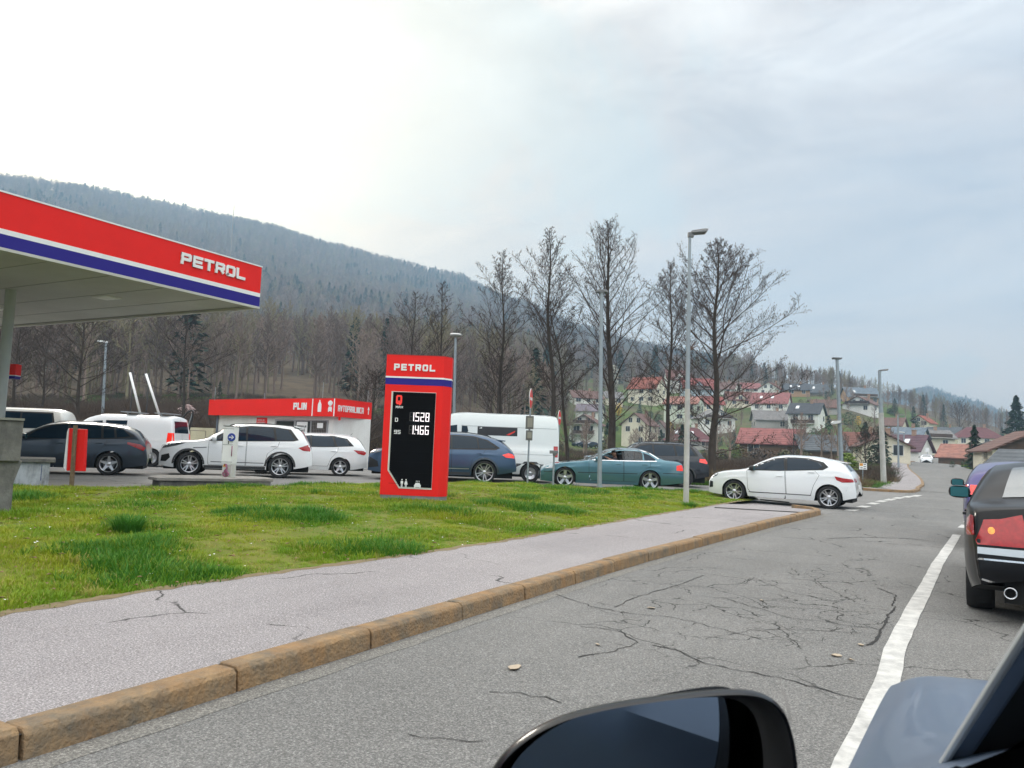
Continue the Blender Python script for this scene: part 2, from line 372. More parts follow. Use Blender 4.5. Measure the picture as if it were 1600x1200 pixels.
def TP(px, d):                                  # column px, forward depth d, on the slope
    p = PD(px, d); p.z = tz(p.x, p.y); return p
# ------------------------------------------------------------ main road, forecourt, markings
cl = [(-.2, -12), (-.36, 3.8), (-.25, 8), (.0, 13), (.3, 18), (1.15, 32), (1.75, 44), (1.9, 55), (1.2, 70), (.1, 84), (-.9, 105), (-1.3, 130), (-1.0, 160), (1.0, 200), (5.5, 245), (13, 275), (30, 300)]
cl = smooth([Vector((x, y, 0)) for x, y in cl], 2); cl = resample(cl, 2.0)
def rz(p): return max(0.0, tz(p.x, p.y)+(.10 if p.y > 60 else .03)) if p.y > 46 else 0.0
L_ = offset(cl, 2.85); R_ = offset(cl, -3.4)
for q in (L_, R_, cl):
    for p in q: p.z = rz(p)+.012
def kill(q, y0=19.5): return [p for p in q if p.y > y0]
crk = [(-1.1, 8.2, 1.0, 2.6, 3.4, .022, .47, .54), (-1.5, 7.6, 1.6, 3.0, 1.9, .018, .46, .54), (-1.3, 8.5, 2.4, 4.6, .75, .008, .42, .52), (-.8, 20, 3, 12, .5, .010, .5, .56)]
asp_main = asphalt('worn_asphalt', (.125, .123, .118), (.180, .176, .168), crk, 1.5)
asp_side = asphalt('forecourt_asphalt', (.17, .165, .16), (.22, .215, .205), [(-20, 15, 20, 20, .3, .012, .5, .6)], .7)
asp_walk = asphalt('pavement_asphalt', (.215, .198, .200), (.285, .265, .265), [(-4.2, 3, 1.5, 6, .45, .006, .5, .55), (-4.2, 14, 1.5, 8, .4, .006, .5, .55)], 1.5)
# near road: one sheet from left kerb to beyond the frame, then the ribbon
KE = [(-3.2, -12), (-3.2, 2.3), (-3.19, 7.2), (-3.15, 9.2), (-3.02, 12.3), (-2.85, 16), (-2.55, 20.6)]
near = [(x, y) for x, y in KE] + [(-2.3, 24), (-1.9, 30), (-1.5, 36), (-1.25, 44), (8.2, 44), (7.6, 20), (7.2, -12)]
sheet('road', near, lambda x, y: .004, asp_main, 1.5)
rl = [p for p in zip(L_, R_) if 41.5 < p[0].y]
rr_ = strip([a for a, b in rl], [b for a, b in rl]).build('road', asp_main); rr_['kind'] = 'structure'; fixn(rr_)
fore = [(-3.2, -12), (-60, -12), tuple(PD(-500, 30)[:2]), tuple(PD(-300, 40)[:2]), tuple(PD(0, 42)[:2]), tuple(PD(300, 43)[:2]), tuple(PD(560, 39)[:2]), tuple(PD(860, 33.5)[:2]), tuple(PD(1000, 32.0)[:2]), tuple(PD(1130, 32.5)[:2]), tuple(PD(1250, 34)[:2]), tuple(PD(1345, 37)[:2]), (-1.8, 40), (-1.3, 41), (-1.25, 36)] + [(-1.5, 36), (-1.9, 30), (-2.3, 24)] + KE[::-1][:-1]
sheet('forecourt', fore, lambda x, y: gz(x, y), asp_side, 1.5)
paint = mat('road_paint', (.56, .55, .52), .7, var=.06, vs=8, dirt=((.22, .215, .21), .75, 7.0), pos=True)
def ribbon(name, pts, wd, m, z=.009, jag=0, kind='structure'):
    pts = [Vector(p) for p in pts]; a = offset(pts, wd/2); b = offset(pts, -wd/2)
    for q in a+b:
        q.z += z
        if jag: q.x += random.uniform(-jag, jag); q.y += random.uniform(-jag, jag)
    o = strip(a, b).build(name, m); o['kind'] = kind; return fixn(o)
lp = resample([Vector(p) for p in [(-.33, -2, 0), (-.36, 2.5, 0), (-.36, 3.8, 0), (-.30, 5.2, 0), (-.31, 6.2, 0), (-.25, 7.8, 0), (-.17, 9.5, 0), (-.07, 12, 0), (.10, 15, 0), (.22, 17.2, 0)]], .25)
ribbon('centre_line', lp, .138, paint, .009, .004)
for k in range(3): ribbon('centre_line_dash', [Vector((.33+k*.14, 19.2+k*2.0, 0)), Vector((.42+k*.14, 20.2+k*2, 0))], .15, paint, .009)
ccl = [p for p in cl if p.y > 27]
for i in range(0, len(ccl)-2, 4):
    ribbon('centre_line_dash', [ccl[i], ccl[i+1], ccl[i+2].lerp(ccl[i+1], .2)], .14 if ccl[i].y < 45 else .22, paint, .006 if ccl[i].y < 45 else .02)
for px, py in ((1327, 798.5), (1345, 793), (1360, 788), (1373, 784.5), (1386, 782), (1399, 779.5), (1414, 777.5), (1427, 776)):   # give way dashes across the mouth
    p = GZ(px, py); q = GZ(px+9, py-2.0); ribbon('give_way_dash', [p, q], .28, paint, .010)
def crackstrip(pix, wd):
    pts = resample([GZ(*p) for p in pix], .06); n = len(pts)
    a = []; b = []
    for i, p in enumerate(pts):
        o_ = Vector((random.uniform(-.012, .012), random.uniform(-.02, .02), 0)); p = p+o_; h = wd*random.uniform(.25, 1)/2
        t = (pts[min(i+1, n-1)]-pts[max(i-1, 0)]).normalized(); nn = Vector((-t.y, t.x, 0))
        a.append(p+nn*h+Vector((0, 0, .008))); b.append(p-nn*h+Vector((0, 0, .008)))
    return strip(a, b)
tarm = mat('crack_shadow_gap', (.022, .021, .02), .95)
ck = MB()
for pix, wd in (([(1020, 1010), (1062, 1020), (1110, 1040), (1160, 1050), (1215, 1060), (1260, 1072), (1310, 1085), (1365, 1098), (1380, 1100)], .016),
                ([(1400, 948), (1388, 962), (1382, 980), (1372, 992), (1365, 1005), (1352, 1010)], .03), ([(1130, 935), (1180, 950), (1240, 968), (1300, 975), (1375, 985)], .013),
                ([(1100, 1000), (1180, 985), (1260, 985), (1372, 992)], .011), ([(870, 930), (930, 950), (985, 960), (1050, 965), (1130, 985), (1190, 1000)], .013),
                ([(905, 980), (960, 985), (1000, 1005), (960, 1018), (905, 1028)], .014), ([(765, 1082), (810, 1085), (850, 1092), (880, 1100)], .012), ([(1370, 920), (1400, 930), (1395, 948)], .02),
                ([(1180, 905), (1230, 925), (1300, 940), (1380, 950)], .012), ([(640, 1150), (700, 1160), (760, 1162)], .010), ([(1100, 900), (1060, 915), (990, 935), (960, 950)], .014),
                ([(1380, 1100), (1410, 1104), (1440, 1110)], .012), ([(1290, 842), (1350, 840), (1420, 842), (1470, 848)], .05), ([(1385, 850), (1440, 853)], .03)):
    m_ = crackstrip(pix, wd); ck.add(m_.v, m_.f)
o = ck.build('road_crack', tarm); o['kind'] = 'structure'; fixn(o)
# ------------------------------------------------------------ kerb stones, pavement, lawn
kerbm = mat('kerb_stone', (.33, .215, .11), .92, col2=(.13, .115, .09), vs=7, bump=.9, bs=45, dirt=((.30, .16, .06), .8, 4.0), pos=True)
kp = smooth([Vector((x, y, 0)) for x, y in [(-3.2, -10), (-3.2, 2.3), (-3.19, 7.2), (-3.15, 9.2), (-3.02, 12.3), (-2.85, 16), (-2.62, 19.6), (-2.6, 20.4), (-2.85, 21.1), (-3.4, 21.6)]], 2)
kp = resample(kp, .15)
def kerb(pts, name, seglen, h=.13, wd=.16):
    acc = 0; seg = [pts[0]]; m = MB()
    def flush(seg):
        if len(seg) < 2: return
        g = .008; j = random.uniform(-.006, .006); hh = h+random.uniform(-.008, .006)
        seg = [p.copy() for p in seg]; seg[0] = seg[0].lerp(seg[1], min(.9, g/max(1e-4, (seg[1]-seg[0]).length))); seg[-1] = seg[-1].lerp(seg[-2], min(.9, g/max(1e-4, (seg[-1]-seg[-2]).length)))
        o1 = offset(seg, 0); i1 = offset(seg, wd); c = .022; vs = []
        for a, b in zip(o1, i1):
            d = (b-a).normalized()
            vs += [a-d*j+Vector((0, 0, -.05)), a-d*j+d*.012+Vector((0, 0, hh-c)), a-d*j+d*(c+.012)+Vector((0, 0, hh)), b+Vector((0, 0, hh)), b+Vector((0, 0, -.05))]
        n = len(seg); fs = [(i*5+k, i*5+k+1, i*5+5+k+1, i*5+5+k) for i in range(n-1) for k in range(4)]
        fs += [(0, 1, 2, 3, 4)[::-1], tuple(range((n-1)*5, n*5))]
        m.add(vs, fs)
    for a, b in zip(pts, pts[1:]):
        seg.append(b); acc += (b-a).length
        if acc > seglen: flush(seg); seg = [b]; acc = 0
    flush(seg)
    o = m.build(name, kerbm); o['kind'] = 'structure'; fixn(o)
    bv = o.modifiers.new('bevel', 'BEVEL'); bv.width = .005; bv.segments = 1; bv.limit_method = 'ANGLE'
    return o
kerb(kp, 'kerb', .98)
ribbon('kerb_joint_bed', offset(kp, .09), .13, mat('joint_dirt', (.05, .045, .04), .95), .10)
gut = [p for p in offset(kp, -.09) if p.y < 20.5]
ribbon('gutter_dust', gut, .13, asphalt('gutter_grit', (.14, .135, .122), (.20, .19, .172), None, 1.6), .0062, .01)
# pavement behind the kerb
back = [(-5.33, -10), (-5.33, 2.8), (-5.33, 4.3), (-5.12, 6.5), (-4.98, 8.6), (-4.98, 14), (-4.95, 18), (-4.9, 22.2)]
kin = offset(kp, .16)
wz = lambda x, y: .118+.001*noise.noise(Vector((x, y*.6, 5)))-.11*sstep((y-19.5)/3.2)
walk = [tuple(p[:2]) for p in kin if p.y < 21.3] + [(-3.5, 22.6), (-4.9, 23.4)] + back[::-1]
sheet('pavement', walk, wz, asp_walk, .5)
mh = MB(); p = GZ(1183, 797, .12); M_ = Matrix.Translation(p) @ Matrix.Rotation(.25, 4, 'Z')
mh.box(-.95, .95, -.07, .07, -.01, .012, M_); o = mh.build('drain_slot', mat('iron', (.03, .028, .026), .8)); tag(o, 'narrow dark drain slot cover set across the pavement end', 'drain cover')
mh = MB(); p = GZ(1210, 783, .05); mh.box(-.5, .5, -.05, .05, -.01, .02, Matrix.Translation(p) @ Matrix.Rotation(-.5, 4, 'Z')); o = mh.build('steel_strip', mat('iron', (.03, .028, .026), .8)); tag(o, 'short dark metal strip lying at the tip of the lawn', 'metal strip')
# far pavement
fk = smooth([Vector(v) for v in [(-3.3, 39.6, 0), (-2.2, 39.3, 0), (-1.35, 39.7, 0), (-1.1, 41, 0), (-1.0, 44, 0)]], 2)+[p for p in [q.copy() for q in L_] if 45 < p.y < 150]
for p in fk: p.z = rz(p)+.004
kerb(resample(fk, .5), 'kerb', 1.2, .12, .18)
fi = offset(fk, .18); fb = offset(fk, 1.75)
for i in range(9): fb[i] = Vector((-3.4-.02*i, 40.4+.35*i, 0))
for p in fi+fb: p.z = rz(p)+.118
o = strip(fb, fi).build('pavement', asp_walk); o['kind'] = 'structure'; fixn(o)
# lawn
lawnb = [(-5.36, 4.3)]; 
LAWN = [(-5.33, -9), (-5.36, 4.3), (-5.12, 6.5), (-4.98, 8.6), (-5.0, 14), (-4.98, 18), (-4.92, 22.2), tuple(GG(1188, 786)[:2]), tuple(GG(1150, 775)[:2]), tuple(GG(1100, 769)[:2]), tuple(GG(1000, 767.5)[:2]), tuple(GG(900, 763)[:2]), tuple(GG(820, 757.5)[:2]), tuple(GG(700, 756)[:2]), tuple(GG(600, 757.5)[:2]), tuple(GG(500, 758)[:2]), tuple(GG(430, 763)[:2]), tuple(GG(240, 764)[:2]), tuple(GG(80, 763)[:2]), tuple(GG(-40, 764)[:2]), tuple(GG(-300, 770)[:2]), (-26, -9)]
ledge = []
for a, b in zip(LAWN, LAWN[1:]+LAWN[:1]): ledge.append((Vector((*a, 0)), Vector((*b, 0))))
def dedge(x, y):
    p = Vector((x, y, 0)); m = 1e9
    for a, b in ledge:
        ab = b-a; t = max(0, min(1, (p-a).dot(ab)/ab.length_squared)); m = min(m, (p-a-ab*t).length)
    return m
def lz(x, y):
    e = dedge(x, y); 
    return max(.10 if x > -8 else .05, gz(x, y)+.03)*1.0 + .10*sstep(e/2.5) + (.035*noise.noise(Vector((x*.7, y*.7, 1)))+.03*noise.noise(Vector((x*2.3, y*2.3, 2))))*sstep(e/.8)
def lawn_mat():
    m = bpy.data.materials.new('lawn_soil'); m.use_nodes = True; nt = m.node_tree; N = nt.nodes; L = nt.links
    b = N['Principled BSDF']; b.inputs['Roughness'].default_value = .95; b.inputs['Specular IOR Level'].default_value = .1
    g = N.new('ShaderNodeNewGeometry'); co = g.outputs['Position']
    n = N.new('ShaderNodeTexNoise'); n.inputs['Scale'].default_value = .9; n.inputs['Detail'].default_value = 8; n.inputs['Roughness'].default_value = .7; L.new(co, n.inputs[0])
    n2 = N.new('ShaderNodeTexNoise'); n2.inputs['Scale'].default_value = 30; n2.inputs['Detail'].default_value = 4; L.new(co, n2.inputs[0])
    c = mixc(N, L, ramp(N, L, n.outputs[0], [(.38, 0), (.6, 1)]), (.17, .19, .03), (.10, .16, .02))
    c = mixc(N, L, ramp(N, L, n2.outputs[0], [(.4, 0), (.65, .6)]), c, (.16, .12, .055)); L.new(c, b.inputs['Base Color']); return m
lawnm = lawn_mat()
sheet('lawn_ground', LAWN, lz, lawnm, .45, smooth_=True)
# ------------------------------------------------------------ instanced ground cover
def scatter(name, pts, sc_, rot, idx, protos, label, cat, tilt=None):
    me = bpy.data.meshes.new(name); me.from_pydata([tuple(p) for p in pts], [], [])
    for n_, arr, ty in (('sc', sc_, 'FLOAT'), ('rz', rot, 'FLOAT')):
        a = me.attributes.new(n_, ty, 'POINT'); a.data.foreach_set('value', np.asarray(arr, dtype=np.float32))
    a = me.attributes.new('vi', 'INT', 'POINT'); a.data.foreach_set('value', np.asarray(idx, dtype=np.int32))
    col = bpy.data.collections.new(name+'_kinds')
    for k, p in enumerate(protos):
        p.name = '%s_kind_%02d' % (name, k)
        for c in list(p.users_collection): c.objects.unlink(p)
        col.objects.link(p)
    o = bpy.data.objects.new(name, me); C.objects.link(o)
    g = bpy.data.node_groups.new(name, 'GeometryNodeTree'); g.interface.new_socket('Geometry', in_out='INPUT', socket_type='NodeSocketGeometry'); g.interface.new_socket('Geometry', in_out='OUTPUT', socket_type='NodeSocketGeometry')
    N = g.nodes; L = g.links; gi = N.new('NodeGroupInput'); go = N.new('NodeGroupOutput'); io = N.new('GeometryNodeInstanceOnPoints'); ci = N.new('GeometryNodeCollectionInfo')
    ci.inputs['Collection'].default_value = col; ci.inputs['Separate Children'].default_value = True; ci.inputs['Reset Children'].default_value = True
    def na(n_, ty):
        q = N.new('GeometryNodeInputNamedAttribute'); q.data_type = ty; q.inputs['Name'].default_value = n_; return q.outputs[0]
    cx = N.new('ShaderNodeCombineXYZ'); L.new(na('rz', 'FLOAT'), cx.inputs[2])
    L.new(gi.outputs[0], io.inputs['Points']); L.new(ci.outputs[0], io.inputs['Instance']); io.inputs['Pick Instance'].default_value = True
    L.new(na('vi', 'INT'), io.inputs['Instance Index']); L.new(cx.outputs[0], io.inputs['Rotation']); L.new(na('sc', 'FLOAT'), io.inputs['Scale']); L.new(io.outputs[0], go.inputs[0])
    md = o.modifiers.new('scatter', 'NODES'); md.node_group = g
    return tag(o, label, cat, None, 'stuff')
def grass_mat(name, a, b_, c_, dry):
    m = bpy.data.materials.new(name); m.use_nodes = True; nt = m.node_tree; N = nt.nodes; L = nt.links
    b = N['Principled BSDF']; b.inputs['Roughness'].default_value = .6; b.inputs['Specular IOR Level'].default_value = .25
    g = N.new('ShaderNodeNewGeometry'); oi = N.new('ShaderNodeObjectInfo')
    n = N.new('ShaderNodeTexNoise'); n.inputs['Scale'].default_value = .8; n.inputs['Detail'].default_value = 6; n.inputs['Roughness'].default_value = .7; L.new(g.outputs['Position'], n.inputs[0])
    c = mixc(N, L, ramp(N, L, n.outputs[0], [(.40, 0), (.60, 1)]), b_, a)
    c = mixc(N, L, mth(N, L, 'MULTIPLY', oi.outputs['Random'], .55), c, c_)
    c = mixc(N, L, ramp(N, L, oi.outputs['Random'], [(.86, 0), (.90, .8)]), c, dry)
    L.new(c, b.inputs['Base Color'])
    tr = N.new('ShaderNodeBsdfTranslucent'); L.new(c, tr.inputs[0]); ms = N.new('ShaderNodeMixShader'); ms.inputs[0].default_value = .35
    L.new(b.outputs[0], ms.inputs[1]); L.new(tr.outputs[0], ms.inputs[2]); L.new(ms.outputs[0], N['Material Output'].inputs[0]); return m
def clump(n, rad, h, wd, m, seed, lean=.5):
    r = random.Random(seed); b = MB()
    for k in range(n):
        a = r.uniform(0, 2*pi); q = rad*sqrt(r.random()); x, y = q*cos(a), q*sin(a); a2 = a+r.uniform(-1, 1); hh = h*r.uniform(.5, 1.1); l = lean*hh*r.uniform(.3, 1.2)
        dx, dy = cos(a2), sin(a2); px_, py_ = -dy*wd/2, dx*wd/2
        p0 = Vector((x, y, -.01)); p1 = p0+Vector((dx*l*.35, dy*l*.35, hh*.6)); p2 = p0+Vector((dx*l, dy*l, hh))
        s = Vector((px_, py_, 0)); b.add([p0-s, p0+s, p1+s*.8, p1-s*.8, p2], [(0, 1, 2, 3), (3, 2, 4)])
    return b.build('grass', m)
gm1 = grass_mat('lawn_blades', (.12, .26, .014), (.34, .36, .024), (.18, .33, .025), (.42, .34, .11))
gm2 = grass_mat('lush_blades', (.045, .17, .018), (.07, .20, .02), (.09, .23, .02), (.16, .27, .03))
pts = []; scs = []; rots = []; ids = []
def inview(p, mg=60):
    q = proj(p); return q[2] > 0 and -mg < q[0] < 1600+mg and q[1] < 1260
for _ in range(150000):
    x = random.uniform(-26, -4.9); y = random.uniform(-2, 26)
    if not inpoly(x, y, LAWN): continue
    r = math.hypot(x, y); p = Vector((x, y, 0))
    if random.random() > min(1, 9.5/r)**1.1 or not inview(p, 100): continue
    e = dedge(x, y)
    if e < .0 or (e < .2 and random.random() < .45): continue
    nn = noise.noise(Vector((x*.8, y*.8, 9))); n2_ = noise.noise(Vector((x*.33, y*.33, 4)))
    lush = random.random() < sstep((nn+.5*n2_-.12)/.5)*.6
    if nn < -.28 and random.random() < .5: continue
    p.z = lz(x, y)-.005; pts.append(p); s_ = (1.0+.25*min(1, r/12))*random.uniform(.7, 1.15)*(1+max(-.4, min(.7, nn*1.3)))
    scs.append(s_*(1.0 if lush else .92)); rots.append(random.uniform(0, 6.28)); ids.append(random.choice((3, 4)) if lush else random.choice((0, 1, 2)))
pro = [clump(26, .075, .058, .0075, gm1, 1, .9), clump(26, .08, .048, .0075, gm1, 2, 1.2), clump(20, .07, .07, .007, gm1, 3, .7), clump(34, .08, .062, .007, gm2, 4, .8), clump(34, .07, .078, .007, gm2, 5, .7)]
scatter('grass', pts, scs, rots, ids, pro, 'short patchy green lawn grass between pavement and forecourt', 'grass')
# daisies / leaf litter
lp_ = []; 
for _ in range(3600):
    x = random.uniform(-22, -4.9); y = random.uniform(2, 25)
    if inpoly(x, y, LAWN): lp_.append(Vector((x, y, lz(x, y)+.04)))
dm = MB(); dm.add([(-.012, -.008, 0), (.012, -.01, .004), (.014, .009, 0), (-.01, .012, .006)], [(0, 1, 2, 3)]); dz = dm.build('daisy', mat('petal', (.8, .8, .78), .7))
dm = MB(); dm.add([(-.03, -.012, 0), (.0, -.02, .01), (.035, .0, 0), (.0, .02, .012)], [(0, 1, 2, 3)]); dl = dm.build('leaf', mat('dead_leaf', (.20, .12, .06), .8))
scatter('lawn_litter', lp_, [random.uniform(.6, 1.2) for _ in lp_], [random.uniform(0, 6) for _ in lp_], [0 if random.random() < .3 else 1 for _ in lp_], [dz, dl], 'tiny white daisies and fallen leaves in the lawn', 'leaf litter')
# soil crumbs and leaf litter along the lawn edge
edm = mat('edge_soil', (.15, .11, .06), .95, col2=(.22, .17, .09), vs=14, pos=True)
bk = resample([Vector((x, y, 0)) for x, y in back], .12)
ribbon('lawn_edge_soil', bk, .12, edm, .1198, .035)
for (px, py, h, n, lab) in ((200, 832, .26, 520, 'tall dark green grass tuft standing alone in the lawn'), (488, 846, .11, 240, 'low dark green grass tuft in the middle of the lawn'), (1078, 786, .16, 260, 'grass tuft round the foot of the tall lamp post'), (230, 868, .10, 240, 'wide low tuft of dark grass nearest the pavement'), (328, 882, .10, 240, 'small flat dark grass tuft beside the pavement edge')):
    p = GZ(px, py, .2); p.z = lz(p.x, p.y)-.01; t = clump(n, .13 if h > .2 else .15, h, .010, gm2, n, .9); t.name = 'grass_tuft'; t.location = p; tag(t, lab, 'grass tuft')

# pale leaves and scraps lying on the road
lm = mat('pale_leaf', (.42, .34, .25), .8); lf = random.Random(3)
for px, py, s in ((1018, 952, .05), (805, 1046, .07), (1308, 1027, .04), (1330, 1034, .03), (1345, 1010, .035), (935, 1010, .03), (1190, 940, .04)):
    p = GZ(px, py); bmx = MB(); q = [Vector((cos(t)*s*lf.uniform(.5, 1.1), sin(t)*s*.6*lf.uniform(.5, 1.1), .012+.008*lf.random())) for t in np.linspace(0, 2*pi, 8)[:-1]]; bmx.add(q, [tuple(range(7))]); bmx.add([v+Vector((0, 0, -.004)) for v in q], [tuple(range(7))]); o = bmx.build('fallen_leaf', lm); o.location = (p.x, p.y, .0); o.rotation_euler = (0, 0, lf.uniform(0, 6)); tag(o, 'small pale dry leaf lying on the asphalt of the near lane', 'leaf', 'dry leaves on the road')
# ------------------------------------------------------------ vehicles
def pchip(xs, ys):
    xs = np.array(xs, float); ys = np.array(ys, float); h = np.diff(xs); d = np.diff(ys)/h; n = len(xs); m = np.zeros(n)
    for i in range(1, n-1):
        if d[i-1]*d[i] > 0: w1 = 2*h[i]+h[i-1]; w2 = h[i]+2*h[i-1]; m[i] = (w1+w2)/(w1/d[i-1]+w2/d[i])
    m[0] = d[0]; m[-1] = d[-1]
    def f(x):
        x = min(max(x, xs[0]), xs[-1]); i = min(max(int(np.searchsorted(xs, x)-1), 0), n-2); t = (x-xs[i])/h[i]
        return ((2*t**3-3*t*t+1)*ys[i]+(t**3-2*t*t+t)*h[i]*m[i]+(-2*t**3+3*t*t)*ys[i+1]+(t**3-t*t)*h[i]*m[i+1])
    return f
glass = mat('car_glass', (.006, .018, .032), .04, spec=.30, coat=0)
glass_l = mat('windscreen_glass', (.05, .065, .07), .03, spec=.9, coat=1.0)
liner = mat('underbody_black', (.008, .008, .008), .9)
seam = mat('seam_black', (.01, .01, .01), .6)
chrome = mat('chrome_trim', (.75, .76, .78), .15, 1.0)
alloy = mat('alloy_silver', (.55, .56, .58), .28, .85)
alloyd = mat('alloy_dark', (.05, .05, .055), .35, .6)
cladm = mat('grey_cladding', (.045, .046, .048), .6)
redlamp = mat('tail_lamp_red', (.36, .008, .008), .12, coat=.5, var=.2, vs=30)
redlit = mat('tail_lamp_lit', (.9, .02, .01), .15, coat=1, emit=((1, .05, .02), .25))
clearl = mat('clear_lamp', (.55, .58, .6), .08, .3, coat=1)
darklamp = mat('smoked_lamp', (.06, .065, .07), .1, coat=1)
amber = mat('amber_lamp', (.85, .35, .03), .2, coat=.5, emit=((1, .42, .05), .5), col2=(.6, .05, .02), vs=45)
platem = mat('number_plate', (.70, .70, .68), .4)
def paintm(name, col, metal=.0, rough=.3): return mat(name, col, rough, metal, spec=.5, coat=1.0 if sum(col) > .5 else .55)
def decal(bvh, poly, axis, sign, off, m, name, parent, cell=.07, M=None, thick=.0):
    """a panel cut to `poly` and pressed on to the body skin; axis = direction it is pressed along"""
    bm = bmesh.new(); ax = {'x': (1, 2), 'y': (0, 2), 'z': (0, 1)}[axis]
    def v3(a, b):
        v = [0, 0, 0]; v[ax[0]] = a; v[ax[1]] = b; return Vector(v)
    pv = [bm.verts.new(v3(*p)) for p in poly]; bm.faces.new(pv)
    for k in (0, 1):
        lo = min(p[k] for p in poly); hi_ = max(p[k] for p in poly); q = lo+cell; no = v3(1, 0) if k == 0 else v3(0, 1)
        while q < hi_-.002:
            bmesh.ops.bisect_plane(bm, geom=bm.verts[:]+bm.edges[:]+bm.faces[:], plane_co=no*q, plane_no=no); q += cell
    bmesh.ops.triangulate(bm, faces=bm.faces[:])
    ai = 'xyz'.index(axis); D = Vector((0, 0, 0)); D[ai] = -sign
    for v in bm.verts:
        o = v.co.copy(); o[ai] = sign*9.0
        h = bvh.ray_cast(o, D)
        if h[0] is None: h = bvh.find_nearest(Vector([v.co[i] if i != ai else sign*.8 if axis == 'y' else (sign*2.2 if axis == 'x' else 1.0) for i in range(3)]))
        n = h[1] if h[1].dot(D) < 0 else -h[1]
        v.co = h[0]+n*off
    for f in bm.faces:
        f.normal_update()
        if f.normal.dot(D) > 0: f.normal_flip()
    if thick:
        bmesh.ops.solidify(bm, geom=bm.faces[:], thickness=thick)
    me = bpy.data.meshes.new(name); bm.to_mesh(me); bm.free(); me.materials.append(m)
    me.polygons.foreach_set('use_smooth', [True]*len(me.polygons))
    o = bpy.data.objects.new(name, me); C.objects.link(o); o.parent = parent; return o
def linepoly(pts, w):
    a = []; b = []
    for i, p in enumerate(pts):
        q = pts[max(i-1, 0)]; r = pts[min(i+1, len(pts)-1)]; dx, dy = r[0]-q[0], r[1]-q[1]; l = math.hypot(dx, dy) or 1
        a.append((p[0]-dy/l*w/2, p[1]+dx/l*w/2)); b.append((p[0]+dy/l*w/2, p[1]-dx/l*w/2))
    return a+b[::-1]
def wheel(parent, x, y, r, rim='five', side=-1, turn=0, rimm=None, wd=.21, rr=.70):
    s = side; M0 = Matrix.Translation((x, y, r)) @ Matrix.Rotation(turn, 4, 'Z') @ Matrix.Rotation(pi/2*s*-1, 4, 'X')   # local +z -> outward
    ri = r*rr; m = MB()
    m.lathe([(ri*.97, -wd/2), (r*.93, -wd/2), (r*.99, -wd/2+.03), (r, -.04), (r, .04), (r*.99, wd/2-.03), (r*.94, wd/2), (ri*1.04, wd/2+.004), (ri*.99, wd/2-.01), (ri*.97, wd/2-.02)], 40, M0)
    m.lathe([(0.01, -.04), (ri*.98, -.04)], 24, M0)
    w_ = m.build('wheel', rubber, parent, smooth=True, auto=35)
    k = MB(); k.lathe([(ri*.98, wd/2-.045), (ri*1.0, wd/2-.008), (ri*.985, wd/2+.002), (ri*.93, wd/2-.004), (ri*.90, wd/2-.05), (ri*.90, -.03)], 40, M0)
    zt_ = wd/2-.012
    def spoke(a, w0, w1, r0=.0, r1=.95, lean=0, z0=0):
        pts = []
        for q, ww, zz in ((r0, w0, zt_-.02+z0), (r1, w1, zt_+z0)):
            for sg in (-1, 1):
                aa = a+(lean if q == r1 else 0); rr2 = q*ri
                pts.append(Vector((rr2*cos(aa)-sg*ww/2*sin(aa), rr2*sin(aa)+sg*ww/2*cos(aa), zz)))
        p = [M0 @ v for v in (pts[0], pts[1], pts[3], pts[2])]; dn = (M0.to_3x3() @ Vector((0, 0, -.03)))
        k.prism(p, dn)
    if rim == 'five':
        for i in range(5): spoke(i*2*pi/5+.3, .10, .055)
    elif rim == 'star':
        for i in range(5): spoke(i*2*pi/5+.3, .05, .11); 
    elif rim == 'twin':
        for i in range(5): spoke(i*2*pi/5+.3-.06, .045, .028, lean=-.13); spoke(i*2*pi/5+.3+.06, .045, .028, lean=.13)
    elif rim == 'multi':
        for i in range(10): spoke(i*2*pi/10+.1, .035, .03, lean=.12 if i % 2 else -.12)
    elif rim == 'steel':
        k.lathe([(.02, zt_-.02), (ri*.35, zt_-.015), (ri*.5, zt_-.05), (ri*.88, zt_-.03)], 30, M0)
        for i in range(8): spoke(i*2*pi/8, .05, .06, .5, .9)
    k.lathe([(.001, zt_+.008), (.03, zt_+.006), (.06, zt_-.005), (.065, zt_-.04)], 20, M0)
    k.build('rim', rimm or alloy, w_, smooth=True, auto=30)
    b = MB(); b.lathe([(.04, zt_-.075), (ri*.62, zt_-.075), (ri*.62, zt_-.09)], 24, M0); b.build('brake_disc', mat('brake_steel', (.16, .16, .165), .4, .8), w_)
    return w_
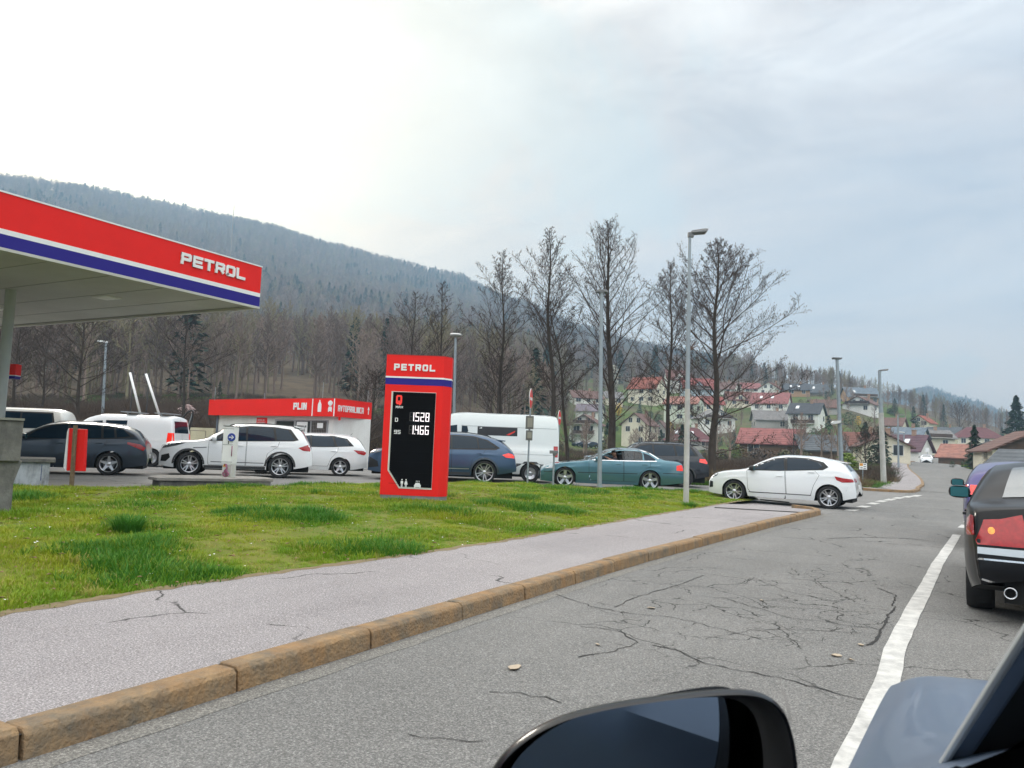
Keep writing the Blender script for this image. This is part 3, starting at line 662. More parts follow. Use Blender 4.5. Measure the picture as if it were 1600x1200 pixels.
def make_car(kind, S, label, cat, group, paint, copylabel=None):
    """S: dict with L, W (half width), top, belt, sill, wheels etc.  local axes: x 0 = nose -> L = tail, y, z; shifted so the origin is mid car"""
    L_, W_ = S['L'], S['W']; top = pchip(*zip(*S['top'])); belt = pchip(*zip(*S['belt'])); sill = pchip(*zip(*S['sill']))
    xf, kf = S.get('nose', (.8, .20)); xr, kr = S.get('tail', (.55, .10)); tum = S.get('tumble', .36)
    def W(x):
        w_ = W_
        if x < xf: w_ *= 1-kf*((xf-x)/xf)**2.6
        if x > L_-xr: w_ *= 1-kr*((x-L_+xr)/xr)**2.6
        return w_
    R = S['arch']; wx = S['wx']; wr = S['wr']
    xs = set(np.round(np.arange(0, L_, .045), 4)); xs |= {0, .008, .02, L_-.02, L_-.008, L_}
    for p in S['top']: xs.add(round(p[0], 4))
    for c in wx:
        for k in range(13): xs.add(round(c-R*cos(pi*k/12), 4))
    xs = sorted(xs); xs = [x for i, x in enumerate(xs) if i == 0 or x-xs[i-1] > .0035]
    NL, NG, NT = 12, 9, 8; hw = .28
    V = []; idx = []
    def prof(z, zs, zsl):
        t = (z-.55)/.45
        v = 1-.075*max(0, -t)**2*1.6-.035*max(0, t)**2
        v += .008*exp(-((z-(zs-.16))/.035)**2)
        return v
    zb_ = []
    for x in xs:
        zs = belt(x); zt_ = max(top(x), zs+.012); sl = sill(x); zb = sl
        for c in wx:
            if abs(x-c) < R: zb = max(zb, wr+sqrt(max(0, R*R-(x-c)**2))+(R-wr)*0+.0)
        zb = min(zb, zs-.05); zb_.append(zb); ring = []
        for k in range(NL+1):
            z = zb+(zs-zb)*k/NL; ring.append((x, W(x)*prof(z, zs, sl), z))
        yb = ring[-1][1]; c_ = min(.07, (zt_-zs)*.55); zr = zt_-c_; hgt = zr-zs
        ins = min(hgt*.12, .02)+max(0, hgt)*tum
        ins += S.get('sh', 0)*min(1, max(0, hgt)/.10)
        ye = yb-ins-min(.06, hgt*.5+.01)
        for k in range(1, NG+1):
            t = k/NG; z = zs+hgt*(sin(t*pi/2)*.12+t*.88); y = yb-(ins*t + min(.06, hgt*.5+.01)*t**5); ring.append((x, y, z))
        for k in range(1, NT+1):
            u = 1-k/NT; ring.append((x, ye*u, zr+c_*(1-u**2.2)))
        idx.append([len(V)+j for j in range(len(ring))]); V += ring
    n = len(idx[0]); F_ = []
    for i in range(len(xs)-1):
        for j in range(n-1): F_.append((idx[i][j], idx[i][j+1], idx[i+1][j+1], idx[i+1][j]))
    F_.append(tuple(idx[0][::-1])); F_.append(tuple(idx[-1]))
    nv = len(V); V2 = V+[(x, -y, z) for x, y, z in V]; F2 = F_+[tuple(nv+i for i in f[::-1]) for f in F_]
    bm = bmesh.new(); bv = [bm.verts.new(v) for v in V2]
    for f in F2:
        try: bm.faces.new([bv[i] for i in f])
        except Exception: pass
    bmesh.ops.remove_doubles(bm, verts=bm.verts[:], dist=.0006); bmesh.ops.recalc_face_normals(bm, faces=bm.faces[:])
    bm.faces.ensure_lookup_table(); bvh = BVHTree.FromBMesh(bm)
    # openings for see-through windows
    holes = S.get('holes', [])
    if holes:
        kill_ = [f for f in bm.faces if any(inpoly(f.calc_center_median().x, f.calc_center_median().z, h) for h in holes) and abs(f.normal.y) > .5]
        bmesh.ops.delete(bm, geom=kill_, context='FACES')
    root = empty(kind, (0, 0, 0), 0, label, cat, group); root.empty_display_size = .5
    me = bpy.data.meshes.new('body'); bm.to_mesh(me); bm.free(); me.materials.append(paint); me.polygons.foreach_set('use_smooth', [True]*len(me.polygons)); me.set_sharp_from_angle(angle=radians(38))
    body = bpy.data.objects.new('body', me); C.objects.link(body); body.parent = root
    # underbody with wheel wells
    u = MB(); yi = W_-.30
    u.box(.12, L_-.12, -yi, yi, .19, min(.60, S['top'][0][1]-.02) if not S.get('holes') else .5)
    for s in (-1, 1):
        a = [Vector((x, s*(W(x)*prof(z, 1, 0)-.012), z)) for x, z in zip(xs, zb_)]; b_ = [Vector((p.x, s*min(yi+.0, abs(p.y)-.02), p.z)) for p in a]
        u.add(a+b_, [(i, i+1, len(a)+i+1, len(a)+i) for i in range(len(a)-1)])
    u.build('underbody', liner, root)
    D = lambda poly, axis, sign, off, m, name, par=None, cell=.07, thick=0: decal(bvh, poly, axis, sign, off, m, name, par or root, cell, thick=thick)
    for s in (-1, 1):
        for (pl, nm) in S.get('clad', []):
            D(pl, 'y', s, .006, S.get('cladm', cladm), nm, None, .05)
        if S.get('archclad'):
            for c in wx:
                aw = S['archclad']; pl = [(c+(R+aw)*cos(t), wr+(R+aw)*sin(t)) for t in np.linspace(0, pi, 17)]+[(c+(R+.002)*cos(t), wr+(R+.002)*sin(t)) for t in np.linspace(pi, 0, 17)]
                pl = [(x, max(z, .26)) for x, z in pl]; D(pl, 'y', s, .007, S.get('archm', cladm), 'wheel_arch_trim', None, .06)
        for pl in ([] if S.get('noframe') else S.get('frame', [])): D(pl, 'y', s, .003, S.get('framem', seam), 'window_frame', None, .06)
        for k, pl in enumerate(S['windows']):
            if k in S.get('openwin', []) : continue
            D(pl, 'y', s, .006, S.get('winm', {}).get(k, glass), 'window', None, .08)
        for pts_ in S.get('bright', []): D(linepoly(pts_, .022), 'y', s, .009, chrome if not S.get('brightm') else S['brightm'], 'window_trim', None, .08)
        for (pl, hx, hz) in S.get('doors', []):
            sm = D([(x+(.009 if x > sum(q[0] for q in pl)/len(pl) else -.009), z+(-.009 if z < .5 else .0)) for x, z in pl], 'y', s, .0025, seam, 'door_gap', None, .06)
            d_ = D(pl, 'y', s, .0055, paint, 'door', None, .06)
            sm.parent = d_
            if hx:
                h = bvh.ray_cast(Vector((hx, s*9, hz)), Vector((0, -s, 0)))[0]
                if h:
                    b = MB(); b.prism([(hx-.09, h.y+s*.004, hz-.014), (hx+.09, h.y+s*.004, hz-.012), (hx+.085, h.y+s*.004, hz+.014), (hx-.08, h.y+s*.004, hz+.012)], (0, s*.032, 0)); o = b.build('handle', S.get('handlem', paint), d_, bevel=.006)
        for pl, m, nm in S.get('sidelamps', []): D(pl, 'y', s, .007, m, nm, None, .05)
        for pts_ in S.get('creases', []): D(linepoly(pts_, .02), 'y', s, .007, S.get('creasem', seam), 'side_moulding', None, .08)
        # mirror
        if 'mirror' in S:
            mx, mz = S['mirror']; h = bvh.ray_cast(Vector((mx+.06, s*9, mz)), Vector((0, -s, 0)))[0]
            y0 = abs(h.y) if h else W_
            b = MB(); vs = []
            for (dx, k) in ((-.07, .35), (-.055, .75), (-.02, 1), (.03, 1.0), (.07, .93)):
                for j in range(14):
                    a = 2*pi*j/14; yy = .115*abs(cos(a))**.7*math.copysign(1, cos(a)); zz_ = .075*abs(sin(a))**.7*math.copysign(1, sin(a)); vs.append((mx+dx, s*(y0+.15+yy*k), mz+.03+zz_*k))
            b.add(vs, [(i*14+j, i*14+(j+1) % 14, (i+1)*14+(j+1) % 14, (i+1)*14+j) for i in range(4) for j in range(14)]+[tuple(range(14))])
            b.quad(*vs[-14:])
            b.box(mx-.03, mx+.04, min(s*(y0-.04), s*(y0+.08)), max(s*(y0-.04), s*(y0+.08)), mz-.03, mz+.0)
            o = b.build('mirror', S.get('mirrorm', paint), root, smooth=True, auto=40); fixn(o)
            g = MB(); g.quad(*[(mx+.073, s*(y0+.15+yy), mz+.03+zz_) for yy, zz_ in ((-.09, -.055), (.09, -.055), (.09, .055), (-.09, .055))]); g.build('mirror_glass', mat('teal_mirror_glass', (.04, .17, .20), .15, .3), o)
    for pl, m, nm in S.get('tops', []):            # panels pressed down from above: mirrored to both halves as one outline
        D(pl+[(x, -y) for x, y in pl[::-1]], 'z', 1, .005, m, nm, None, .09)
    for pl, m, nm in S.get('rears', []): D(pl, 'x', 1, .006, m, nm, None, .06)
    for pl, m, nm in S.get('rears2', []):
        D(pl, 'x', 1, .008, m, nm, None, .05); D([(-y, z) for y, z in pl[::-1]], 'x', 1, .008, m, nm, None, .05)
    for pl, m, nm in S.get('fronts', []): D(pl, 'x', -1, .006, m, nm, None, .06)
    for pl, m, nm in S.get('fronts2', []):
        D(pl, 'x', -1, .008, m, nm, None, .05); D([(-y, z) for y, z in pl[::-1]], 'x', -1, .008, m, nm, None, .05)
    for s in (-1, 1):
        for i, c in enumerate(wx):
            wheel(root, c, s*(W(c)-.125), wr, S.get('rim', 'five'), s, S.get('turn', 0) if i == 0 else 0, S.get('rimm'), S.get('tw', .215), S.get('rr', .72))
    if S.get('rails'):
        for s in (-1, 1):
            x0, x1, yy = S['rails']; b = MB(); b.tube([(x0, s*yy, top(x0)-.03), (x0+.12, s*yy, top(x0+.12)+.01), ((x0+x1)/2, s*yy, top((x0+x1)/2)+.012), (x1-.12, s*yy, top(x1-.12)+.012), (x1, s*yy, top(x1)-.03)], .014, 6); b.build('roof_rail', S.get('railm', seam), root, smooth=True)
    if S.get('aerial'):
        ax_, l_ = S['aerial']; b = MB(); b.tube([(ax_, 0, top(ax_)-.01), (ax_+l_*.7, 0, top(ax_)+l_*.7)], [.008, .004], 5); b.build('aerial', seam, root)
    if S.get('spoiler'):
        x0, x1, z0, z1, yy = S['spoiler']; b = MB(); b.prism([(x0, -yy, z0), (x1, -yy*.95, z1), (x1, -yy*.95, z1-.025), (x0, -yy, z0-.05)], (0, 2*yy, 0)); b.build('spoiler', S.get('spoilm', paint), root, bevel=.008)
    # centre origin
    for ch in root.children: ch.location.x -= L_/2
    S['_bvh'] = bvh; S['_root'] = root; S['_top'] = top; S['_W'] = W
    return root
def put(root, S, pxr, dr, psi, side=-1, px_front=False):
    """near rear corner on column pxr at depth dr; psi (deg) > 0 turns the nose towards the camera; cars point left"""
    ps = radians(psi); r = RM @ Vector((1, 0, 0)); r.z = 0; r.normalize(); f = Vector((-r.y, r.x, 0))
    head = (-r)*cos(ps)-f*sin(ps)                     # nose direction
    back = -head; latn = Vector((head.y, -head.x, 0)) # right-hand side of the car
    lat = latn if latn.dot(-f) > 0 else -latn          # towards the camera
    P = PD(pxr, dr); c = P+head*S['L']/2-lat*S['W']*.93
    root.location = (c.x, c.y, 0); root.rotation_euler = (0, 0, atan2(back.y, back.x))
    ws = [c+back*(wx_-S['L']/2)+lat*S['W'] for wx_ in S['wx']]
    zf, zr = gz(ws[0].x, ws[0].y), gz(ws[1].x, ws[1].y); bl = S['wx'][1]-S['wx'][0]
    root.location.z = (zf+zr)/2; root.rotation_euler = Euler((0, 0, atan2(back.y, back.x)))
    root.rotation_euler.rotate_axis('Y', -math.asin((zr-zf)/bl))
    a, b = proj(c+head*S['L']/2+lat*S['W']*.85), proj(c+back*S['L']/2+lat*S['W']*.9)
    w1, w2 = proj(ws[0].to_3d()+Vector((0, 0, zf))), proj(ws[1].to_3d()+Vector((0, 0, zr)))
    t = proj(c+Vector((0, 0, max(z for x, z in S['top'])+root.location.z)))
    print('CAR %-14s nose %d tail %d wheels (%d,%d) (%d,%d) roof %d' % (root.name, a[0], b[0], w1[0], w1[1], w2[0], w2[1], t[1]))
    return root
QG = 'cars queueing at the filling station'
# 1 dark blue-grey estate ----------------------------------------------------
pm = paintm('dark_blue_grey_paint', (.028, .040, .058), .5, .3)
S1 = dict(L=4.56, W=.90, wx=(.88, 3.58), wr=.325, arch=.37, sill=[(0, .24), (.5, .20), (1, .19), (3.6, .20), (4.56, .30)],
 top=[(0, .62), (.06, .78), (.4, .88), (1.15, 1.00), (1.5, 1.20), (2.0, 1.43), (2.5, 1.49), (3.2, 1.48), (3.85, 1.42), (4.2, 1.30), (4.42, 1.06), (4.50, .92), (4.56, .52)],
 belt=[(0, .58), (.5, .80), (1.2, .92), (2.2, .97), (3.3, 1.03), (4.1, 1.06), (4.35, .98), (4.5, .82), (4.56, .48)],
 frame=[[(1.28, .96), (1.62, 1.19), (2.05, 1.37), (2.6, 1.43), (3.3, 1.42), (3.85, 1.34), (4.18, 1.12), (3.9, 1.06), (3.3, 1.01), (2.2, .96)]],
 windows=[[(1.50, .99), (1.72, 1.19), (2.08, 1.34), (2.46, 1.39), (2.50, 1.00), (2.0, .985)], [(2.56, 1.0), (2.53, 1.395), (3.0, 1.405), (3.30, 1.39), (3.34, 1.045)], [(3.40, 1.05), (3.36, 1.385), (3.62, 1.355), (3.68, 1.07)], [(3.74, 1.08), (3.68, 1.345), (3.88, 1.30), (4.08, 1.12)]],
 doors=[([(1.36, .42), (1.32, .95), (2.50, .985), (2.52, .36), (1.42, .34)], 2.34, .86), ([(2.55, .36), (2.53, .985), (3.50, 1.02), (3.44, .84), (3.24, .62), (3.12, .36)], 3.30, .90)],
 sidelamps=[([(4.02, .96), (4.36, .90), (4.50, .80), (4.44, .72), (4.22, .82), (4.02, .90)], redlamp, 'tail_light'), ([(.10, .70), (.18, .80), (.62, .88), (.55, .78)], clearl, 'headlight')],
 tops=[([(1.25, 0), (1.25, .62), (1.9, .52), (1.98, 0)], glass_l, 'windscreen'), ([(4.14, 0), (4.14, .5), (4.38, .58), (4.40, 0)], glass, 'rear_window')],
 rears=[([(-.25, .62), (.25, .62), (.25, .50), (-.25, .50)], platem, 'number_plate')], fronts=[([(-.5, .35), (.5, .35), (.45, .55), (-.45, .55)], seam, 'grille')],
 creases=[[(1.4, .40), (2.4, .41), (3.1, .43)]], mirror=(1.46, 1.0), rim='five', rails=(2.1, 3.9, .55), railm=alloy)
c1 = make_car('estate_car', S1, 'dark blue grey estate car beside the red and white board', 'car', QG, pm)
put(c1, S1, 233, 22.2, 20)
# 2 white SUV ----------------------------------------------------------------
wp = paintm('white_car_paint', (.74, .76, .77), 0, .3); wp2 = paintm('bright_white_paint', (.78, .80, .81), 0, .28)
def arcs(c, R, z, t0=0, t1=pi, n=15): return [(c+R*cos(t), z+R*sin(t)) for t in np.linspace(t0, t1, n)]
S2 = dict(L=4.51, W=.92, wx=(.86, 3.54), wr=.36, arch=.415, sill=[(0, .30), (.4, .25), (1.2, .24), (3.5, .25), (4.2, .34), (4.51, .42)],
 top=[(0, .74), (.05, .95), (.3, 1.03), (1.15, 1.13), (1.5, 1.32), (2.0, 1.60), (2.4, 1.67), (3.2, 1.675), (3.95, 1.62), (4.12, 1.52), (4.30, 1.26), (4.42, 1.05), (4.47, .88), (4.51, .6)],
 belt=[(0, .66), (.3, .92), (1.2, 1.04), (2.2, 1.08), (3.6, 1.12), (4.2, 1.12), (4.4, .98), (4.47, .82), (4.51, .52)],
 frame=[[(1.40, 1.08), (1.72, 1.30), (2.1, 1.52), (2.6, 1.59), (3.3, 1.585), (3.80, 1.53), (4.06, 1.20), (3.9, 1.16), (2.4, 1.10)]],
 windows=[[(1.62, 1.12), (1.80, 1.30), (2.12, 1.48), (2.45, 1.54), (2.48, 1.13)], [(2.54, 1.13), (2.51, 1.55), (3.0, 1.56), (3.26, 1.55), (3.34, 1.16)], [(3.40, 1.17), (3.33, 1.545), (3.72, 1.50), (3.92, 1.22), (3.86, 1.19)]],
 doors=[([(1.42, .46), (1.42, 1.06), (2.50, 1.10), (2.50, .36), (1.44, .36)], 2.34, .97), ([(2.53, .36), (2.53, 1.10), (3.48, 1.13), (3.44, .98), (3.14, .75), (3.06, .36)], 3.32, 1.0)],
 clad=[([(1.30, .25), (1.30, .34), (3.10, .34), (3.10, .25)], 'sill_trim')], archclad=.055,
 sidelamps=[([(4.06, .96), (4.34, 1.06), (4.46, 1.0), (4.42, .86), (4.2, .88)], redlamp, 'tail_light'), ([(.08, .80), (.10, .92), (.34, .99), (.78, 1.0), (.50, .90)], darklamp, 'headlight'), ([(.06, .42), (.08, .60), (.30, .66), (.34, .54), (.22, .42)], seam, 'air_intake')],
 tops=[([(1.25, 0), (1.25, .66), (1.95, .56), (2.02, 0)], glass_l, 'windscreen'), ([(4.10, 0), (4.10, .55), (4.33, .62), (4.35, 0)], glass, 'rear_window')],
 fronts=[([(-.62, .74), (.62, .74), (.66, .90), (-.66, .90)], seam, 'grille'), ([(-.6, .36), (.6, .36), (.6, .56), (-.6, .56)], seam, 'air_intake')], rears=[([(-.26, .80), (.26, .80), (.26, .68), (-.26, .68)], platem, 'number_plate')],
 creases=[[(.98, .86), (1.36, .88)], [(1.5, .45), (3.05, .45)]], mirror=(1.58, 1.12), mirrorm=wp, rim='twin', turn=.42, rails=(1.9, 3.95, .60), spoiler=(3.88, 4.2, 1.655, 1.60, .55), spoilm=wp)
c2 = make_car('sport_utility_car', S2, 'white SUV with turned front wheels behind the air and water point', 'car', QG, wp2)
put(c2, S2, 490, 24.3, 14)
# 3 white estate -------------------------------------------------------------
S3 = dict(L=4.50, W=.89, wx=(.90, 3.55), wr=.315, arch=.36, sill=[(0, .24), (.5, .20), (3.6, .20), (4.5, .32)],
 top=[(0, .60), (.06, .76), (.4, .88), (1.15, 1.00), (1.5, 1.20), (2.0, 1.41), (2.5, 1.47), (3.2, 1.47), (3.9, 1.42), (4.15, 1.34), (4.36, 1.08), (4.45, .92), (4.50, .5)],
 belt=[(0, .56), (.5, .80), (1.2, .92), (2.2, .97), (3.3, 1.01), (4.1, 1.02), (4.35, .96), (4.45, .82), (4.5, .44)],
 frame=[[(1.28, .96), (1.62, 1.17), (2.05, 1.35), (2.6, 1.41), (3.3, 1.40), (3.75, 1.32), (4.0, 1.06), (3.3, 1.01), (2.2, .96)]],
 windows=[[(1.50, .99), (1.72, 1.17), (2.08, 1.32), (2.46, 1.37), (2.50, 1.00), (2.0, .985)], [(2.56, 1.0), (2.53, 1.375), (3.0, 1.385), (3.22, 1.37), (3.34, 1.03)], [(3.42, 1.04), (3.30, 1.365), (3.68, 1.30), (3.90, 1.08)]],
 doors=[([(1.36, .42), (1.32, .95), (2.50, .985), (2.52, .34), (1.42, .32)], 2.34, .85), ([(2.55, .34), (2.53, .985), (3.46, 1.00), (3.42, .84), (3.22, .62), (3.12, .34)], 3.30, .87)],
 sidelamps=[([(3.98, .93), (4.34, .91), (4.46, .84), (4.38, .76), (4.15, .80)], redlamp, 'tail_light')],
 tops=[([(1.25, 0), (1.25, .62), (1.9, .52), (1.98, 0)], glass_l, 'windscreen'), ([(4.12, 0), (4.12, .52), (4.32, .58), (4.34, 0)], glass, 'rear_window')], rears=[([(-.25, .62), (.25, .62), (.25, .50), (-.25, .50)], platem, 'number_plate')],
 mirror=(1.46, 1.0), rim='five', rails=(2.1, 3.95, .55), railm=alloy, aerial=(3.85, .16))
c3 = make_car('estate_car', S3, 'white estate car with short roof aerial directly behind the white SUV', 'car', QG, wp)
put(c3, S3, 576, 27.4, 14)
# 4 blue-grey coupe SUV ------------------------------------------------------
pm = paintm('steel_blue_paint', (.045, .085, .15), .55, .28)
S4 = dict(L=4.99, W=.99, wx=(.92, 3.92), wr=.385, arch=.43, sill=[(0, .30), (.4, .26), (1.2, .25), (3.9, .26), (4.6, .36), (4.99, .44)],
 top=[(0, .80), (.06, .98), (.35, 1.06), (1.3, 1.15), (1.7, 1.36), (2.2, 1.62), (2.7, 1.70), (3.4, 1.69), (4.0, 1.60), (4.45, 1.46), (4.75, 1.24), (4.88, 1.10), (4.94, .92), (4.99, .6)],
 belt=[(0, .70), (.4, .96), (1.3, 1.06), (2.4, 1.10), (3.8, 1.14), (4.6, 1.12), (4.86, 1.00), (4.94, .84), (4.99, .52)],
 frame=[[(1.55, 1.09), (1.90, 1.33), (2.3, 1.53), (2.8, 1.60), (3.5, 1.58), (4.0, 1.46), (4.42, 1.21), (4.3, 1.15), (2.6, 1.11)]],
 windows=[[(1.78, 1.13), (1.98, 1.33), (2.34, 1.50), (2.72, 1.56), (2.76, 1.14)], [(2.82, 1.14), (2.78, 1.565), (3.4, 1.55), (3.60, 1.52), (3.68, 1.17)], [(3.72, 1.17), (3.66, 1.51), (3.95, 1.43), (4.30, 1.20)]],
 doors=[([(1.55, .46), (1.52, 1.07), (2.78, 1.11), (2.80, .36), (1.58, .36)], 2.6, .98), ([(2.83, .36), (2.81, 1.11), (3.92, 1.13), (3.86, 1.0), (3.50, .8), (3.42, .36)], 3.72, 1.0)],
 clad=[([(1.40, .27), (1.40, .36), (3.44, .36), (3.44, .27)], 'sill_trim')], archclad=.06, archm=paintm('satin_grey_blue', (.05, .065, .085), .3, .4),
 sidelamps=[([(4.50, .98), (4.70, 1.05), (4.92, 1.0), (4.93, .88), (4.62, .90)], redlit, 'tail_light'), ([(.06, .86), (.08, .98), (.5, 1.02), (.4, .92)], darklamp, 'headlight'), ([(.03, .40), (.05, .76), (.34, .62), (.38, .44)], seam, 'air_intake')],
 tops=[([(1.4, 0), (1.4, .7), (2.1, .6), (2.2, 0)], glass_l, 'windscreen'), ([(4.42, 0), (4.42, .55), (4.78, .64), (4.80, 0)], glass, 'rear_window')],
 fronts=[([(-.55, .50), (.55, .50), (.62, .92), (-.62, .92)], seam, 'grille')], rears=[([(-.8, .94), (.8, .94), (.8, .99), (-.8, .99)], redlit, 'light_bar'), ([(-.8, .5), (.8, .5), (.8, .62), (-.8, .62)], seam, 'rear_diffuser')],
 creases=[[(1.6, .46), (3.4, .48)]], creasem=alloy, bright=[[(1.7, 1.10), (2.6, 1.105), (4.3, 1.15)]], brightm=alloyd, mirror=(1.72, 1.13), rim='multi', rr=.80, rails=(2.3, 4.1, .62), spoiler=(4.28, 4.60, 1.50, 1.47, .6))
c4 = make_car('coupe_utility_car', S4, 'blue grey coupe SUV partly hidden by the red price sign', 'car', QG, pm)
put(c4, S4, 808, 25.9, 2)
# 5 teal saloon with open window --------------------------------------------
pm = paintm('teal_paint', (.085, .20, .25), .5, .28)
S5 = dict(L=4.78, W=.90, noframe=1, wx=(.80, 3.63), wr=.33, arch=.365, sill=[(0, .20), (.5, .17), (3.7, .18), (4.78, .30)], nose=(1.0, .22),
 top=[(0, .56), (.05, .66), (.3, .76), (.9, .87), (1.55, .95), (1.9, 1.13), (2.3, 1.32), (2.7, 1.40), (3.2, 1.40), (3.65, 1.31), (4.0, 1.13), (4.2, 1.05), (4.6, 1.02), (4.70, .98), (4.75, .82), (4.78, .5)],
 belt=[(0, .50), (.3, .70), (.9, .82), (1.6, .90), (2.6, .94), (3.6, .97), (4.2, .98), (4.62, .93), (4.72, .84), (4.78, .44)],
 frame=[[(1.60, .93), (1.98, 1.12), (2.34, 1.28), (2.8, 1.345), (3.2, 1.335), (3.6, 1.24), (3.92, 1.05), (3.86, .98), (2.8, .95)]],
 windows=[[(1.80, .96), (2.06, 1.12), (2.38, 1.255), (2.66, 1.305), (2.70, .965)], [(2.78, .97), (2.75, 1.31), (3.14, 1.30), (3.34, 1.26), (3.38, .99)], [(3.43, .99), (3.40, 1.245), (3.60, 1.18), (3.80, 1.05), (3.78, 1.0)]],
 openwin=[0, 1], holes=[[(1.80, .95), (2.06, 1.12), (2.38, 1.265), (2.66, 1.31), (3.14, 1.305), (3.35, 1.265), (3.40, .97), (2.6, .955)]],
 doors=[([(1.60, .40), (1.58, .92), (2.72, .95), (2.74, .28), (1.64, .28)], 2.56, .84), ([(2.77, .28), (2.75, .95), (3.62, .975), (3.62, .80), (3.30, .6), (3.18, .28)], 3.44, .86)],
 sidelamps=[([(4.50, .70), (4.50, .86), (4.66, .90), (4.74, .82), (4.72, .70)], redlit, 'tail_light'), ([(.06, .60), (.12, .70), (.42, .74), (.40, .62)], clearl, 'headlight')],
 tops=[([(1.62, 0), (1.62, .64), (2.25, .54), (2.34, 0)], glass_l, 'windscreen'), ([(3.55, 0), (3.55, .50), (4.0, .56), (4.06, 0)], glass_l, 'rear_window')],
 fronts2=[([(.04, .58), (.24, .56), (.24, .70), (.06, .70)], seam, 'grille')], rears=[([(-.26, .80), (.26, .80), (.26, .68), (-.26, .68)], platem, 'number_plate')],
 creases=[[(.10, .50), (.46, .52)], [(1.22, .52), (3.2, .55)], [(4.05, .60), (4.72, .60)]], bright=[[(1.70, .945), (2.7, .955), (3.84, .985)], [(1.66, .955), (2.0, 1.135), (2.36, 1.29), (2.8, 1.352), (3.2, 1.345), (3.6, 1.25), (3.9, 1.06)]],
 mirror=(1.84, .965), rim='star', rr=.78, rimm=alloy, nosew=1)
c5 = make_car('saloon_car', S5, 'teal saloon with its front window down and the driver looking out', 'car', QG, pm)
put(c5, S5, 1070, 25.6, 1.5)
# interior + window posts of the saloon
x0 = -S5['L']/2; seatm = mat('dark_seat_fabric', (.025, .025, .028), .9)
for s in (-1, 1):
    b = MB(); b.box(2.00+x0, 2.55+x0, s*.12-.0 if s > 0 else -.62, .62 if s > 0 else -.12, .48, .62); M_ = Matrix.Translation((2.60+x0, s*.37, .60)) @ Matrix.Rotation(.28, 4, 'Y'); b.box(-.07, .07, -.24, .24, 0, .58, M_); b.box(-.05, .05, -.12, .12, .62, .80, M_); b.build('seat', seatm, c5, bevel=.03)
    for xa, za, xb, zb2 in ((2.745, .95, 2.71, 1.33), (3.395, .965, 3.36, 1.28)):
        ha = S5['_bvh'].ray_cast(Vector((xa, s*9, za)), Vector((0, -s, 0)))[0]; hb = S5['_bvh'].ray_cast(Vector((xb, s*9, zb2)), Vector((0, -s, 0)))[0]
        b = MB(); b.prism([ha+Vector((-.035+x0, 0, 0)), ha+Vector((.035+x0, 0, 0)), hb+Vector((.03+x0, 0, 0)), hb+Vector((-.03+x0, 0, 0))], (0, -s*.03, 0)); b.build('door_pillar', seam, c5)
glr = bpy.data.materials.new('clear_side_glass'); glr.use_nodes = True; N = glr.node_tree.nodes; L = glr.node_tree.links; N.clear()
o_ = N.new('ShaderNodeOutputMaterial'); tr = N.new('ShaderNodeBsdfTransparent'); tr.inputs[0].default_value = (.28, .40, .44, 1); gl = N.new('ShaderNodeBsdfGlossy'); gl.inputs['Roughness'].default_value = .02; ms = N.new('ShaderNodeMixShader'); ms.inputs[0].default_value = .07
L.new(tr.outputs[0], ms.inputs[1]); L.new(gl.outputs[0], ms.inputs[2]); L.new(ms.outputs[0], o_.inputs[0])
for s in (-1, 1):
    g = decal(S5['_bvh'], S5['windows'][1], 'y', s, .004, glr, 'window', c5, .08); g.location.x = x0
NEAR5 = 1 if ((c5.matrix_basis @ Vector((0, 1, 0)))-(c5.matrix_basis @ Vector((0, 0, 0)))).dot(-c5.location) > 0 else -1
g = decal(S5['_bvh'], S5['windows'][0], 'y', -NEAR5, .004, glr, 'window', c5, .08); g.location.x = x0
g = decal(S5['_bvh'], S5['windows'][2], 'y', NEAR5, .0065, glass, 'window', c5, .08); g.location.x = x0
b = MB(); b.tube([(1.98+x0+.09*cos(a)*.4, NEAR5*.37+.18*sin(a), .92+.17*cos(a)) for a in np.linspace(0, 2*pi, 20)], .014, 6); b.tube([(1.98+x0, NEAR5*.37, .92), (1.75+x0, NEAR5*.37, .84)], .03, 6); b.build('steering_wheel', seatm, c5)
